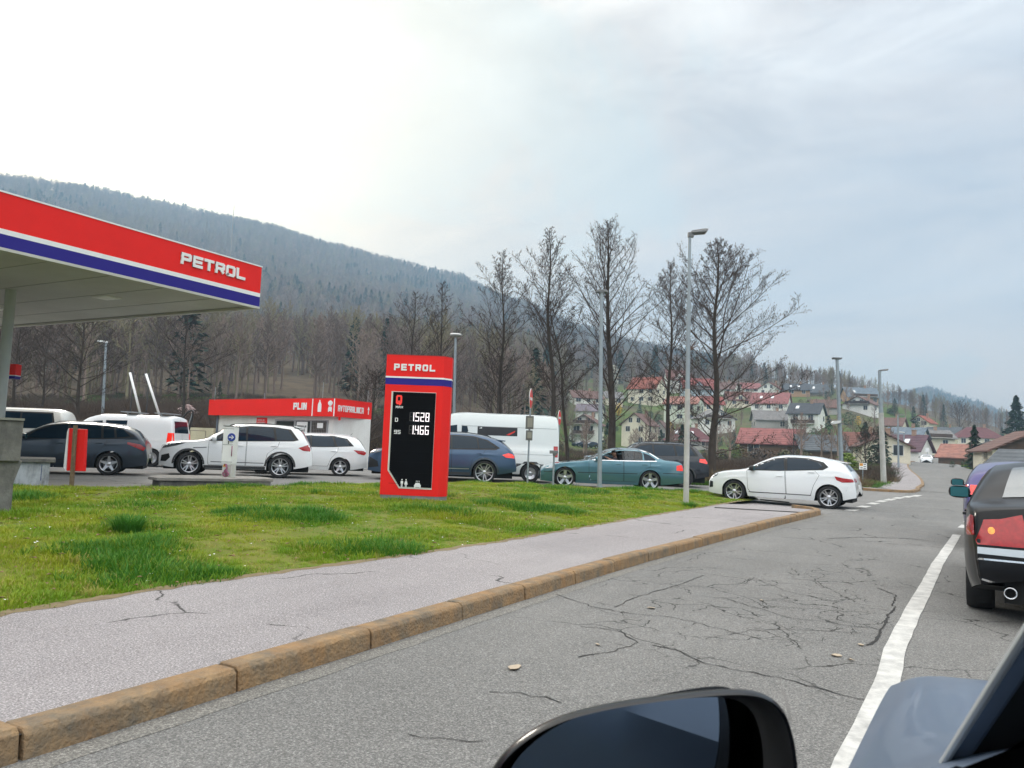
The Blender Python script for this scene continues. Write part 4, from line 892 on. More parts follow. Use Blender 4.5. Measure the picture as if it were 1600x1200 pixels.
# 6 black SUV behind the saloon ---------------------------------------------
pm = paintm('black_car_paint', (.012, .014, .020), .2, .25)
S6 = dict(L=4.80, W=.95, wx=(.90, 3.82), wr=.37, arch=.42, sill=[(0, .34), (.4, .28), (3.8, .28), (4.8, .44)],
 top=[(0, .84), (.06, 1.02), (.35, 1.08), (1.3, 1.16), (1.65, 1.36), (2.05, 1.62), (2.5, 1.70), (3.4, 1.70), (4.15, 1.64), (4.36, 1.52), (4.58, 1.24), (4.70, 1.08), (4.76, .9), (4.80, .62)],
 belt=[(0, .74), (.4, 1.0), (1.3, 1.08), (2.4, 1.12), (3.8, 1.15), (4.5, 1.14), (4.68, 1.02), (4.76, .84), (4.80, .55)],
 frame=[[(1.5, 1.12), (1.82, 1.34), (2.15, 1.55), (2.6, 1.61), (3.5, 1.61), (4.15, 1.55), (4.38, 1.20), (2.6, 1.14)]],
 windows=[[(1.70, 1.15), (1.90, 1.34), (2.2, 1.51), (2.62, 1.57), (2.66, 1.16)], [(2.72, 1.16), (2.69, 1.575), (3.42, 1.575), (3.50, 1.18)], [(3.58, 1.18), (3.50, 1.57), (4.08, 1.52), (4.26, 1.22)]],
 doors=[([(1.5, .46), (1.5, 1.10), (2.68, 1.13), (2.70, .38), (1.55, .38)], 2.52, 1.0), ([(2.73, .38), (2.71, 1.13), (3.70, 1.15), (3.60, .95), (3.36, .8), (3.30, .38)], 3.52, 1.02)],
 sidelamps=[([(4.40, .98), (4.42, 1.10), (4.62, 1.10), (4.74, 1.0), (4.70, .92)], redlit, 'tail_light')], clad=[([(1.40, .30), (1.40, .38), (3.34, .38), (3.34, .30)], 'sill_trim')], archclad=.05,
 tops=[([(1.4, 0), (1.4, .7), (2.0, .6), (2.08, 0)], glass_l, 'windscreen'), ([(4.36, 0), (4.36, .58), (4.60, .66), (4.62, 0)], glass, 'rear_window')],
 rears=[([(-.26, .98), (.26, .98), (.26, .86), (-.26, .86)], platem, 'number_plate')], mirror=(1.66, 1.16), rim='five', rimm=alloyd, rails=(2.1, 4.1, .62), spoiler=(4.2, 4.48, 1.66, 1.62, .58))
c6 = make_car('sport_utility_car', S6, 'black SUV behind the teal saloon, its tail beside the tall lamp post', 'car', QG, pm)
put(c6, S6, 1109, 29.3, -2)
# 7 white hatchback turning in ----------------------------------------------
S7 = dict(L=4.05, W=.885, wx=(.78, 3.36), wr=.315, arch=.36, sill=[(0, .24), (.4, .20), (3.4, .20), (4.05, .34)],
 top=[(0, .62), (.05, .78), (.3, .88), (1.0, 1.0), (1.35, 1.19), (1.8, 1.38), (2.2, 1.44), (2.8, 1.43), (3.35, 1.36), (3.70, 1.27), (3.86, 1.10), (3.96, .95), (4.01, .8), (4.05, .5)],
 belt=[(0, .56), (.3, .80), (1.0, .91), (2.0, .96), (2.9, 1.01), (3.5, 1.05), (3.82, 1.0), (3.97, .84), (4.05, .44)],
 frame=[[(1.12, .94), (1.48, 1.16), (1.88, 1.32), (2.3, 1.375), (2.8, 1.36), (3.20, 1.27), (3.34, 1.14), (3.2, 1.05), (2.0, .965)]],
 windows=[[(1.34, .98), (1.55, 1.14), (1.90, 1.28), (2.12, 1.325), (2.18, .99)], [(2.26, 1.0), (2.22, 1.34), (2.75, 1.325), (3.10, 1.24), (3.20, 1.14), (3.05, 1.06)]],
 doors=[([(1.18, .42), (1.14, .935), (2.18, .97), (2.22, .34), (1.26, .32)], 2.04, .83), ([(2.25, .34), (2.21, .97), (2.98, 1.02), (3.10, .9), (2.96, .62), (2.88, .34)], 2.9, .98)],
 sidelamps=[([(3.50, .90), (3.72, .86), (3.98, .84), (3.98, .76), (3.7, .74), (3.55, .80)], redlamp, 'tail_light'), ([(.05, .66), (.10, .80), (.34, .86), (.26, .74)], darklamp, 'headlight'), ([(.02, .38), (.04, .58), (.14, .56), (.14, .40)], seam, 'air_intake'), ([(3.78, .48), (3.86, .66), (3.80, .52)], seam, 'bumper_vent')],
 tops=[([(1.1, 0), (1.1, .62), (1.7, .52), (1.78, 0)], glass_l, 'windscreen'), ([(3.68, 0), (3.68, .50), (3.88, .58), (3.90, 0)], glass, 'rear_window')],
 rears=[([(-.26, .68), (.26, .68), (.26, .56), (-.26, .56)], platem, 'number_plate'), ([(-.72, .30), (.72, .30), (.76, .42), (-.76, .42)], cladm, 'rear_diffuser')], rears2=[([(.36, .76), (.75, .76), (.75, .87), (.45, .85)], redlamp, 'tail_light')],
 creases=[[(1.2, .33), (2.9, .34)]], mirror=(1.30, .98), mirrorm=seam, rim='multi', rr=.74, aerial=(3.2, .14), spoiler=(3.42, 3.78, 1.345, 1.285, .50), spoilm=wp2)
c7 = make_car('hatchback_car', S7, 'white hatchback with dark diffuser turning from the road into the station', 'car', QG, wp2)
put(c7, S7, 1338, 20.9, -30)
# 8 far oncoming white car ---------------------------------------------------
def facing(root, px, d, yaw, dz=0):
    p = PD(px, d); root.location = (p.x, p.y, dz); root.rotation_euler = (0, 0, yaw); return root
f1 = copy_tree(c7); tag(f1, 'small white car far away driving towards the camera on the road', 'car'); del f1['group']
facing(f1, 1448, 118, pi/2, .02); f1.location.z = rz(f1.location)+.02; f1.name = 'hatchback_car'
# 9 white high-roof van ------------------------------------------------------
vwp = paintm('white_van_paint', (.70, .74, .73), 0, .4); 
S9 = dict(L=5.99, W=1.02, wx=(.95, 4.98), wr=.34, arch=.39, sill=[(0, .30), (.4, .26), (5.0, .30), (5.99, .36)], tumble=.06, nose=(.7, .15), tail=(.3, .04),
 top=[(0, .80), (.06, 1.02), (.4, 1.20), (.95, 1.38), (1.25, 1.70), (1.75, 2.26), (2.1, 2.46), (2.6, 2.50), (5.5, 2.50), (5.88, 2.46), (5.95, 2.3), (5.99, 1.9)],
 belt=[(0, .72), (.4, 1.05), (1.0, 1.25), (2.0, 1.30), (5.8, 1.30), (5.93, 1.3), (5.99, 1.28)],
 windows=[[(1.30, 1.30), (1.55, 1.60), (1.95, 1.95), (2.25, 2.0), (2.28, 1.30)]], 
 doors=[([(1.25, .5), (1.25, 1.25), (2.32, 1.25), (2.34, .42), (1.3, .42)], 2.2, 1.1)], sidelamps=[([(5.80, .95), (5.80, 1.35), (5.96, 1.35), (5.96, .95)], redlamp, 'tail_light')],
 clad=[([(4.46, .55), (4.46, .68), (5.96, .68), (5.96, .42), (5.42, .40), (5.36, .62), (5.2, .76), (4.76, .76), (4.6, .62)], 'lower_trim')], tops=[([(1.05, 0), (1.05, .8), (1.8, .75), (1.85, 0)], glass_l, 'windscreen')],
 creases=[[(2.4, 1.02), (5.9, 1.02)], [(2.4, 1.98), (5.9, 1.98)]], creasem=mat('van_groove', (.42, .45, .45), .5), mirror=(1.35, 1.4), mirrorm=seam, rim='steel', rr=.62)
c9 = make_car('panel_van', S9, 'tall white panel van parked behind the blue grey coupe SUV', 'van', QG, vwp)
put(c9, S9, 873, 28.0, 1)
nx = -1 if NEAR5 == -1 else 1
x9 = -S9['L']/2
for s in (nx,):
    g = decal(S9['_bvh'], [(3.0, 1.66), (3.0, 1.98), (4.46, 1.98), (4.46, 1.66)], 'y', s, .006, mat('advert_black', (.012, .012, .014), .3), 'side_banner', c9, .1); g.location.x = x9
    g2 = decal(S9['_bvh'], [(4.05, 1.70), (4.38, 1.86), (4.36, 1.80), (4.16, 1.68)], 'y', s, .009, mat('advert_red', (.6, .03, .02), .4), 'banner_mark', g, .1)
    g2 = decal(S9['_bvh'], [(3.05, 1.90), (3.16, 1.95), (3.16, 1.90)], 'y', s, .009, white, 'banner_mark', g, .1)
    g = decal(S9['_bvh'], [(2.42, 1.66), (2.42, 2.0), (2.62, 1.98), (2.66, 1.80), (2.62, 1.66)], 'y', s, .006, glass, 'window', c9, .1); g.location.x = x9
# 10 white delivery van, rear three-quarter ---------------------------------
S10 = dict(L=4.96, W=.95, wx=(.95, 4.22), wr=.33, arch=.37, sill=[(0, .28), (.4, .24), (4.2, .26), (4.96, .36)], tumble=.14, nose=(.7, .15), tail=(.3, .05),
 top=[(0, .74), (.06, .95), (.5, 1.10), (1.0, 1.22), (1.35, 1.50), (1.8, 1.82), (2.2, 1.92), (4.6, 1.93), (4.80, 1.88), (4.88, 1.6), (4.94, 1.1), (4.96, .9)],
 belt=[(0, .66), (.5, .95), (1.1, 1.06), (2.0, 1.12), (4.6, 1.14), (4.88, 1.10), (4.93, .95), (4.96, .7)],
 windows=[[(1.45, 1.15), (1.70, 1.45), (2.0, 1.62), (2.3, 1.64), (2.32, 1.16)], [(2.45, 1.2), (2.42, 1.66), (3.2, 1.68), (3.22, 1.2)]],
 doors=[([(1.3, .45), (1.3, 1.10), (2.38, 1.12), (2.4, .36), (1.4, .36)], 2.25, .98), ([(2.43, .36), (2.41, 1.14), (3.36, 1.16), (3.36, .36)], 2.6, .98)], sidelamps=[([(4.74, .90), (4.74, 1.28), (4.90, 1.28), (4.92, .9)], redlit, 'tail_light')],
 rears=[([(-.66, 1.28), (.66, 1.28), (.60, 1.72), (-.60, 1.72)], glass, 'rear_window'), ([(-.26, .9), (.26, .9), (.26, .78), (-.26, .78)], platem, 'number_plate'), ([(-.006, .5), (.006, .5), (.006, 1.8), (-.006, 1.8)], seam, 'door_gap')], rears2=[([(.72, .90), (.86, .90), (.84, 1.28), (.72, 1.28)], redlit, 'tail_light')],
 tops=[([(1.1, 0), (1.1, .74), (1.75, .66), (1.8, 0)], glass_l, 'windscreen')], creases=[[(2.4, .62), (4.8, .62)]], creasem=mat('van_groove2', (.5, .5, .5), .5), mirror=(1.42, 1.2), mirrorm=seam, rim='steel', rr=.64)
c10 = make_car('delivery_van', S10, 'white delivery van with two roof bars seen behind the dark estate car', 'van', QG, wp)
put(c10, S10, 271, 28.6, 2)
for xx in (3.1, 4.35):
    b = MB(); b.box(xx-.22-S10['L']/2, xx+.22-S10['L']/2, -.72, .72, 1.99, 2.02)
    for s in (-1, 1): b.box(xx-.02-S10['L']/2, xx+.02-S10['L']/2, s*.6-.02, s*.6+.02, 1.90, 2.0)
    b.build('roof_bar', galv, c10, bevel=.006)
# 11 minibus at the left edge -----------------------------------------------
S11 = dict(L=4.9, W=.95, wx=(.95, 3.95), wr=.33, arch=.37, sill=[(0, .28), (.4, .24), (4.2, .26), (4.9, .36)], tumble=.16, nose=(.7, .15), tail=(.4, .07),
 top=[(0, .74), (.06, .95), (.5, 1.12), (1.0, 1.25), (1.35, 1.55), (1.8, 1.86), (2.2, 1.95), (4.3, 1.96), (4.62, 1.90), (4.76, 1.6), (4.86, 1.1), (4.9, .9)],
 belt=[(0, .66), (.5, .95), (1.1, 1.10), (2.0, 1.18), (4.6, 1.20), (4.8, 1.10), (4.86, .95), (4.9, .7)],
 frame=[[(1.4, 1.2), (1.75, 1.6), (2.1, 1.80), (4.4, 1.82), (4.55, 1.26)]],
 windows=[[(1.5, 1.24), (1.80, 1.58), (2.1, 1.74), (2.4, 1.76), (2.42, 1.24)], [(2.48, 1.24), (2.46, 1.76), (3.4, 1.77), (3.42, 1.24)], [(3.48, 1.24), (3.46, 1.77), (4.36, 1.76), (4.46, 1.26)]],
 doors=[([(1.3, .45), (1.3, 1.15), (2.38, 1.17), (2.4, .36), (1.4, .36)], 2.25, 1.0)], sidelamps=[([(4.68, .95), (4.68, 1.28), (4.80, 1.28), (4.86, .9)], redlamp, 'tail_light')],
 tops=[([(1.1, 0), (1.1, .74), (1.75, .66), (1.8, 0)], glass_l, 'windscreen')], mirror=(1.45, 1.25), mirrorm=seam, rim='steel', rr=.64)
c11 = make_car('minibus', S11, 'white minibus with long side windows at the left edge behind the concrete pillar', 'minibus', QG, paintm('cream_white_paint', (.72, .71, .66), 0, .35))
put(c11, S11, 104, 26.6, 14)
# 12 dark saloon right edge --------------------------------------------------
pm = paintm('black_saloon_paint', (.008, .008, .009), .0, .3); pm.node_tree.nodes['Principled BSDF'].inputs['Coat Weight'].default_value = .28; pm.node_tree.nodes['Principled BSDF'].inputs['Specular IOR Level'].default_value = .08
S12 = dict(L=4.58, W=.90, wx=(.92, 3.64), wr=.33, arch=.37, sill=[(0, .22), (.5, .18), (3.7, .19), (4.2, .26), (4.58, .34)], nose=(.9, .2), tail=(.75, .13), tumble=.40,
 top=[(0, .56), (.05, .68), (.4, .80), (1.3, .95), (1.7, 1.15), (2.1, 1.33), (2.5, 1.41), (3.0, 1.41), (3.4, 1.36), (3.75, 1.23), (4.1, 1.06), (4.35, 1.02), (4.46, 1.00), (4.50, .92), (4.545, .74), (4.58, .5)],
 belt=[(0, .50), (.4, .72), (1.3, .88), (2.6, .92), (3.5, .95), (4.1, .95), (4.42, .92), (4.50, .82), (4.54, .70), (4.58, .42)],
 frame=[[(1.45, .92), (1.80, 1.12), (2.15, 1.27), (2.6, 1.345), (3.0, 1.34), (3.4, 1.26), (3.78, 1.06), (3.7, .98), (2.6, .94)]],
 windows=[[(1.62, .95), (1.86, 1.12), (2.18, 1.245), (2.50, 1.30), (2.54, .965)], [(2.60, .97), (2.57, 1.305), (3.0, 1.30), (3.34, 1.22), (3.62, 1.06), (3.58, .99)]],
 doors=[([(1.42, .40), (1.40, .91), (2.56, .945), (2.58, .30), (1.5, .30)], 2.40, .84), ([(2.61, .30), (2.59, .945), (3.56, .965), (3.50, .8), (3.22, .6), (3.12, .30)], 3.36, .86)],
 tops=[([(1.5, 0), (1.5, .66), (2.05, .56), (2.12, 0)], glass_l, 'windscreen'), ([(3.42, 0), (3.42, .50), (4.02, .60), (4.06, 0)], glass_l, 'rear_window')],
 sidelamps=[([(4.26, .72), (4.22, .86), (4.34, .90), (4.44, .90), (4.50, .74)], redlamp, 'tail_light')],
 rears2=[([(.47, .93), (.62, .885), (.745, .87), (.80, .70), (.79, .665), (.42, .665)], redlamp, 'tail_light'), ([(.44, .645), (.79, .645), (.79, .59), (.44, .585)], clearl, 'reversing_light'), ([(.20, .555), (.78, .555), (.79, .54), (.20, .54)], chrome, 'bumper_trim'), ([(.0, .33), (.55, .345), (.76, .39), (.765, .375), (.55, .325), (0, .31)], chrome, 'lower_trim')],
 rears=[([(-.26, .80), (.26, .80), (.26, .69), (-.26, .69)], platem, 'number_plate')],
 mirror=(1.66, .99), rim='five', tw=.225)
c12 = make_car('saloon_car', S12, 'black saloon waiting ahead of the camera at the right edge, red tail light', 'car', 'cars waiting in the lane ahead', pm)
def lane_car(root, S, px, d, yawdeg):
    """left rear corner of a car facing away up the lane"""
    p = PD(px, d); a = radians(yawdeg); h = Vector((sin(a), cos(a), 0)); rt = Vector((h.y, -h.x, 0)); c = p+h*S['L']/2+rt*S['W']*.90
    root.location = (c.x, c.y, 0); root.rotation_euler = (0, 0, atan2(-h.y, -h.x))
lane_car(c12, S12, 1522, 6.55, 2.2)
x12 = -S12['L']/2
for s in (-1, 1):
    b = MB(); M_ = Matrix.Translation((4.50+x12, s*.56, .285)) @ Matrix.Rotation(pi/2, 4, 'Y'); b.lathe([(.040, -.1), (.040, .05), (.048, .055), (.050, .045), (.050, -.1)], 20, M_); b.build('exhaust_pipe', chrome, c12, smooth=True)
    g = decal(S12['_bvh'], [(s*.690+.026*cos(t), .785+.030*sin(t)) for t in np.linspace(0, 2*pi, 15)[:-1]], 'x', 1, .0095, amber, 'indicator', c12, .05); g.location.x = x12
# 13 purple-blue car ahead of it --------------------------------------------
c13 = make_car('hatchback_car', dict(S7, paint=0, rears2=[([(.40, .86), (.80, .84), (.78, 1.02), (.52, 1.02)], redlit, 'tail_light')], sidelamps=[([(3.50, .86), (3.52, 1.0), (3.86, 1.02), (3.98, .84)], redlit, 'tail_light')], spoiler=None), 'violet blue car ahead of the black saloon, only its mirror and tail light showing', 'car', 'cars waiting in the lane ahead', paintm('violet_paint', (.05, .04, .16), .3, .3))
lane_car(c13, S7, 1514, 12.3, 1.5)
# small parked cars in the village: same kinds, other colours
def recolour(root, m):
    for o in root.children_recursive:
        if o.type == 'MESH' and o.name.split('.')[0] in ('body', 'door', 'mirror', 'spoiler', 'handle'):
            o.data = o.data.copy(); o.data.materials[0] = m
# ------------------------------------------------------------ lettering made of bars
G_ = {'P': [[(0, 0), (0, 1), (.86, 1), (1, .9), (1, .55), (.86, .45), (0, .45)]], 'E': [[(1, 1), (0, 1), (0, 0), (1, 0)], [(0, .5), (.9, .5)]], 'T': [[(0, 1), (1, 1)], [(.5, 1), (.5, 0)]],
 'R': [[(0, 0), (0, 1), (.86, 1), (1, .9), (1, .55), (.86, .45), (0, .45)], [(.55, .45), (1, 0)]], 'O': [[(.15, 0), (0, .15), (0, .85), (.15, 1), (.85, 1), (1, .85), (1, .15), (.85, 0), (.15, 0)]],
 'L': [[(0, 1), (0, 0), (1, 0)]], 'I': [[(.5, 0), (.5, 1)]], 'N': [[(0, 0), (0, 1), (.15, 1), (.85, 0), (1, 0), (1, 1)]], 'A': [[(0, 0), (0, .85), (.15, 1), (.85, 1), (1, .85), (1, 0)], [(0, .42), (1, .42)]],
 'V': [[(0, 1), (.5, 0), (1, 1)]], 'C': [[(1, 1), (.15, 1), (0, .85), (0, .15), (.15, 0), (1, 0)]], 'Q': [[(.15, 0), (0, .15), (0, .85), (.15, 1), (.85, 1), (1, .85), (1, .15), (.85, 0), (.15, 0)], [(.45, .35), (.75, -.18)]],
 'M': [[(0, 0), (0, 1), (.5, .4), (1, 1), (1, 0)]], 'X': [[(0, 0), (1, 1)], [(0, 1), (1, 0)]], 'D': [[(0, 0), (0, 1), (.8, 1), (1, .82), (1, .18), (.8, 0), (0, 0)]], '0': [[(0, 0), (0, 1), (1, 1), (1, 0), (0, 0)]],
 '1': [[(1, 0), (1, 1)]], '2': [[(0, 1), (1, 1), (1, .5), (0, .5), (0, 0), (1, 0)]], '4': [[(0, 1), (0, .5), (1, .5)], [(1, 1), (1, 0)]], '5': [[(1, 1), (0, 1), (0, .5), (1, .5), (1, 0), (0, 0)]],
 '6': [[(1, 1), (0, 1), (0, 0), (1, 0), (1, .5), (0, .5)]], '8': [[(0, 0), (0, 1), (1, 1), (1, 0), (0, 0)], [(0, .5), (1, .5)]], '9': [[(0, 0), (1, 0), (1, 1), (0, 1), (0, .5), (1, .5)]], '.': [[(0, 0), (.05, 0)]],
 'J': [[(1, 1), (1, .15), (.85, 0), (.15, 0), (0, .15)]], 'S': [[(1, 1), (.1, 1), (0, .9), (0, .6), (.1, .5), (.9, .5), (1, .4), (1, .1), (.9, 0), (0, 0)]], 'Z': [[(0, 1), (1, 1), (0, 0), (1, 0)]], 'K': [[(0, 0), (0, 1)], [(0, .5), (1, 1)], [(.2, .55), (1, 0)]], 'G': [[(1, 1), (.15, 1), (0, .85), (0, .15), (.15, 0), (1, 0), (1, .5), (.5, .5)]], 'U': [[(0, 1), (0, .15), (.15, 0), (.85, 0), (1, .15), (1, 1)]]}
def letters(m, text, org, ux, uz, h, wd, gap, st, out_, th=.012):
    """org lower-left, ux/uz unit axes, h height, wd letter width, st stroke"""
    x = 0; cnt = 0
    for ch in text:
        if ch == ' ': x += wd*.7; continue
        w_ = 0.0 if ch in 'I.' else wd
        if ch == '1': w_ = wd*.45
        for line in G_[ch]:
            for a, b in zip(line, line[1:]):
                A = Vector((a[0]*w_, a[1]*h)); B = Vector((b[0]*w_, b[1]*h)); d = (B-A); l = d.length or 1; d = d/l; n_ = Vector((-d.y, d.x))*st/2; e = d*st*(.5 if abs(d.x) < .05 or abs(d.y) < .05 else .15)
                cnt += 1; o2 = out_*(.0004*(cnt % 7))
                q = [A-e-n_, B+e-n_, B+e+n_, A-e+n_]
                m.prism([org+ux*(x+p.x)+uz*p.y+o2 for p in q], out_*th)
        x += w_+st+gap
    return x
UZ = Vector((0, 0, 1))
# ------------------------------------------------------------ canopy
cor = PD(391, 19.2); zb_c = HC+(hory(391)-478.5)/F*19.2; zt_c = HC+(hory(391)-411.5)/F*19.2
LX, LY = 13.0, 15.5; can = empty('canopy', (cor.x, cor.y, 0), 0, 'large flat filling station canopy with red, white and blue edge carrying PETROL lettering', 'canopy')
soff = mat('canopy_soffit', (.50, .49, .45), .6, var=.05, vs=.6, dirt=((.33, .31, .28), .35, .8))
H = zt_c-zb_c; zl = zb_c
def fasc(name, m, z0, z1, out_):
    b = MB()
    b.box(-LX, out_, -LY, -LY+.12, z0, z1); b.box(-LX, out_, -.12, out_, z0, z1); b.box(out_-.12, out_, -LY+.12, -.12, z0, z1); b.box(-LX-.12, -LX, -LY, 0, z0, z1)
    return b.build(name, m, can)
fasc('red_fascia', red, zl+H*.345, zt_c-.03, 0); fasc('white_stripe', fwhite, zl+H*.255, zl+H*.345, .004); fasc('blue_stripe', blue, zl+.025, zl+H*.255, .002)
fasc('edge_trim', fwhite, zt_c-.03, zt_c, .015); fasc('edge_trim', soff, zl-.03, zl+.025, .012)
b = MB(); b.box(-LX, -.12, -LY+.12, -.12, zl+.03, zl+.10); b.box(-LX, -.12, -LY+.12, -.12, zt_c-.2, zt_c-.12); b.build('soffit', soff, can)
b = MB()
for k in range(1, 12): b.box(-LX, -.13, -LY+k*1.3-.006, -LY+k*1.3+.006, zl+.022, zl+.03)
b.build('panel_joint', mat('joint_grey', (.32, .31, .29), .8), can)
for lx_, ly_ in ((-2.9, -2.2), (-2.9, -7.5), (-8, -2.2), (-8, -7.5)):
    b = MB(); b.box(lx_-.3, lx_+.3, ly_-.2, ly_+.2, zl+.005, zl+.028); f = b.build('light_frame', fwhite, can); b = MB(); b.box(lx_-.25, lx_+.25, ly_-.15, ly_+.15, zl-.003, zl+.006); b.build('diffuser', mat('lamp_diffuser', (.8, .8, .76), .4), f)
b = MB(); ux = Vector((0, 1, 0)); lh = .27
letters(b, 'PETROL', Vector((.003, -2.34, zl+H*.585)), ux, UZ, lh-.07, .205, .042, .068, Vector((1, 0, 0)), .03); b.build('petrol_lettering', fwhite, can)
colm = mat('column_white', (.42, .44, .43), .5, var=.05)
for (px, py) in ((-3, 452),):
    d_ = (zb_c-HC)*F/(hory(px)-py); cp = PD(px, d_)
    for dx, dy in ((0, 0), (-6.5, 0), (0, -7.0)):
        b = MB(); x_, y_ = cp.x-cor.x+dx, cp.y-cor.y+dy; b.tube([(x_, y_, gz(cp.x, cp.y)), (x_, y_, zl+.03)], .12, 20); b.build('column', colm, can, smooth=True, auto=40)
p = PD(340, 19.9); b = MB(); b.tube([(0, 0, 0), (0, 0, HC+(hory(340)-310)/F*19.9-zt_c+.1)], [.014, .006], 6)
o = b.build('lightning_rod', galv, None); o.location = (p.x, p.y, zt_c-.14); tag(o, 'thin lightning rod standing on the canopy roof', 'lightning rod')
# pump with small header at the left edge
pp = PD(1, 20.5); pump = empty('fuel_pump', (pp.x, pp.y, gz(pp.x, pp.y)), 0, 'fuel pump under the canopy with a small red header board, at the left edge', 'fuel pump')
k = 20.5/F; zt2 = HC+(hory(14)-574)*k; zb2 = HC+(hory(14)-597)*k; rx = RM @ Vector((1, 0, 0)); rx.z = 0; rx.normalize(); ang = atan2(rx.y, rx.x); pump.rotation_euler = (0, 0, ang)
b = MB(); b.box(-.9, .33, -.12, .12, zb2+.10, zt2); b.build('header_board', red, pump); b = MB(); b.box(-.9, .33, -.122, .122, zb2+.075, zb2+.098); b.build('white_stripe', fwhite, pump); b = MB(); b.box(-.9, .33, -.12, .12, zb2, zb2+.073); b.build('blue_stripe', blue, pump)
b = MB(); b.box(-.75, -.25, -.22, .22, 0, 1.75); b.box(-.55, -.45, -.05, .05, 1.75, zb2); b.build('cabinet', fwhite, pump, bevel=.02)
b = MB(); b.tube([(-.2, -.24, 1.3), (-.15, -.3, 1.0), (-.2, -.28, .5), (-.3, -.26, .3), (-.4, -.24, 1.1)], .018, 6); b.build('hose', black, pump, smooth=True)
# ------------------------------------------------------------ price pylon
pc = GZ(638, 787, .17); d0 = proj(pc)[2]; tot = empty('price_pylon', (pc.x, pc.y, 0), 0, 'tall red price sign with PETROL header and black panel of fuel prices', 'price sign')
kk = d0/F; Wf = 92*kk; zt_p = HC+(hory(650)-553)*kk; zb_p = .12
yaw_p = ang-radians(2.0); tot.rotation_euler = (0, 0, yaw_p)     # local x along face to the right, -y toward camera
DP = .42; x0p, x1p = -Wf/2, Wf/2
# footprint with a bevelled right cheek
def band(name, m, z0, z1, o=0, par=tot):
    b = MB(); pts = [(x0p-o, DP), (x0p-o, 0-o), (x1p-.0, 0-o), (x1p+.13+o, .20), (x1p+.13+o, DP)]
    b.prism([Vector((x, y, z0)) for x, y in pts], (0, 0, z1-z0)); ob = b.build(name, m, par); fixn(ob)
    return ob
HH = zt_p-zb_p
def zz_p(y): return HC+(hory(650)-y)*kk            # picture row on the face -> height
band('base_plinth', mat('plinth_grey', (.22, .23, .24), .6, dirt=((.1, .1, .09), .5, 5)), zb_p-.1, zz_p(774.5), -.01)
band('upper_cabinet', red, zz_p(588), zt_p-.012); band('top_cap', mat('dark_red_cap', (.35, .03, .025), .5), zt_p-.012, zt_p, .006)
band('white_stripe', fwhite, zz_p(590.5), zz_p(588), .004); band('blue_stripe', blue, zz_p(601), zz_p(590.5), .002)
band('lower_cabinet', red, zz_p(774.5), zz_p(601))
wl, wr_ = x0p+.115*Wf, x1p-.115*Wf; wt, wb = zz_p(612), zz_p(764)
b = MB(); b.prism([Vector(v) for v in ((wl, -.010, wt), (wr_, -.010, wt), (wr_, -.010, wb), (wl+.24, -.010, wb), (wl, -.010, wb+.34))], (0, .02, 0)); fr = b.build('panel_frame', mat('frame_cream', (.66, .64, .58), .5), tot)
e = .035; b = MB(); b.prism([Vector(v) for v in ((wl+e, -.022, wt-.01), (wr_-.005, -.022, wt-.01), (wr_-.005, -.022, wb+e), (wl+.25, -.022, wb+e), (wl+e, -.022, wb+.35))], (0, .012, 0)); pn = b.build('price_panel', mat('panel_black', (.004, .004, .005), .7, spec=.05), tot)
FO = Vector((0, -1, 0)); FX = Vector((1, 0, 0))
b = MB()
for k_ in range(9): z_ = wt-.1-k_*.21; b.box(wl+e, wr_-.006, -.0235, -.022, z_-.004, z_)
b.build('panel_groove', mat('groove', (.010, .010, .011), .7, spec=.05), pn)
b = MB(); letters(b, 'PETROL', Vector((x0p+.17, -.003, zz_p(577.2))), FX, UZ, .098, .078, .03, .032, FO, .012); b.build('petrol_lettering', fwhite, tot)
b = MB(); letters(b, 'Q', Vector((wl+.115, -.0225, zz_p(631))), FX, UZ, .145, .085, 0, .034, FO, .004); b.build('q_mark', mat('q_red', (.75, .04, .03), .5, emit=((.9, .03, .02), .3)), pn)
b = MB(); letters(b, 'MAX', Vector((wl+.105, -.0225, zz_p(638.2))), FX, UZ, .035, .030, .012, .010, FO, .003); b.build('fuel_lettering', fwhite, pn); b = MB(); letters(b, 'D', Vector((wl+.105, -.0225, zz_p(659.5))), FX, UZ, .065, .045, .0, .013, FO, .003); b.build('fuel_lettering', fwhite, pn); b = MB(); letters(b, '95', Vector((wl+.10, -.0225, zz_p(678.5))), FX, UZ, .062, .043, .012, .013, FO, .003); b.build('fuel_lettering', fwhite, pn)
led = mat('led_white', (.75, .70, .72), .5, emit=((1, .90, .93), 1.0)); off = mat('led_off', (.035, .030, .030), .6)
for txt, row in (('1528', 657.5), ('1466', 678)):
    b = MB(); xs_ = wr_-.10-.075; zr_ = zz_p(row); u = .098
    for i, ch in enumerate(txt[::-1]):
        q = MB(); letters(q, ch if ch != '1' else '1', Vector((xs_-i*u+(.03 if ch == '1' else 0), -.0228, zr_)), FX, UZ, .155, .058, 0, .015, FO, .003); b.add(q.v, q.f)
        q = MB()
    b.box(xs_-3*u+.082, xs_-3*u+.096, -.026, -.0228, zr_-.008, zr_+.008)
    b.build('price_digits', led, pn)
    b = MB()
    for i in range(4): letters(b, '8', Vector((xs_-i*u-(.02 if i == 3 else 0), -.0221, zr_)), FX, UZ, .155, .058, 0, .015, FO, .0005)
    b.build('unlit_digits', off, pn)
b = MB()
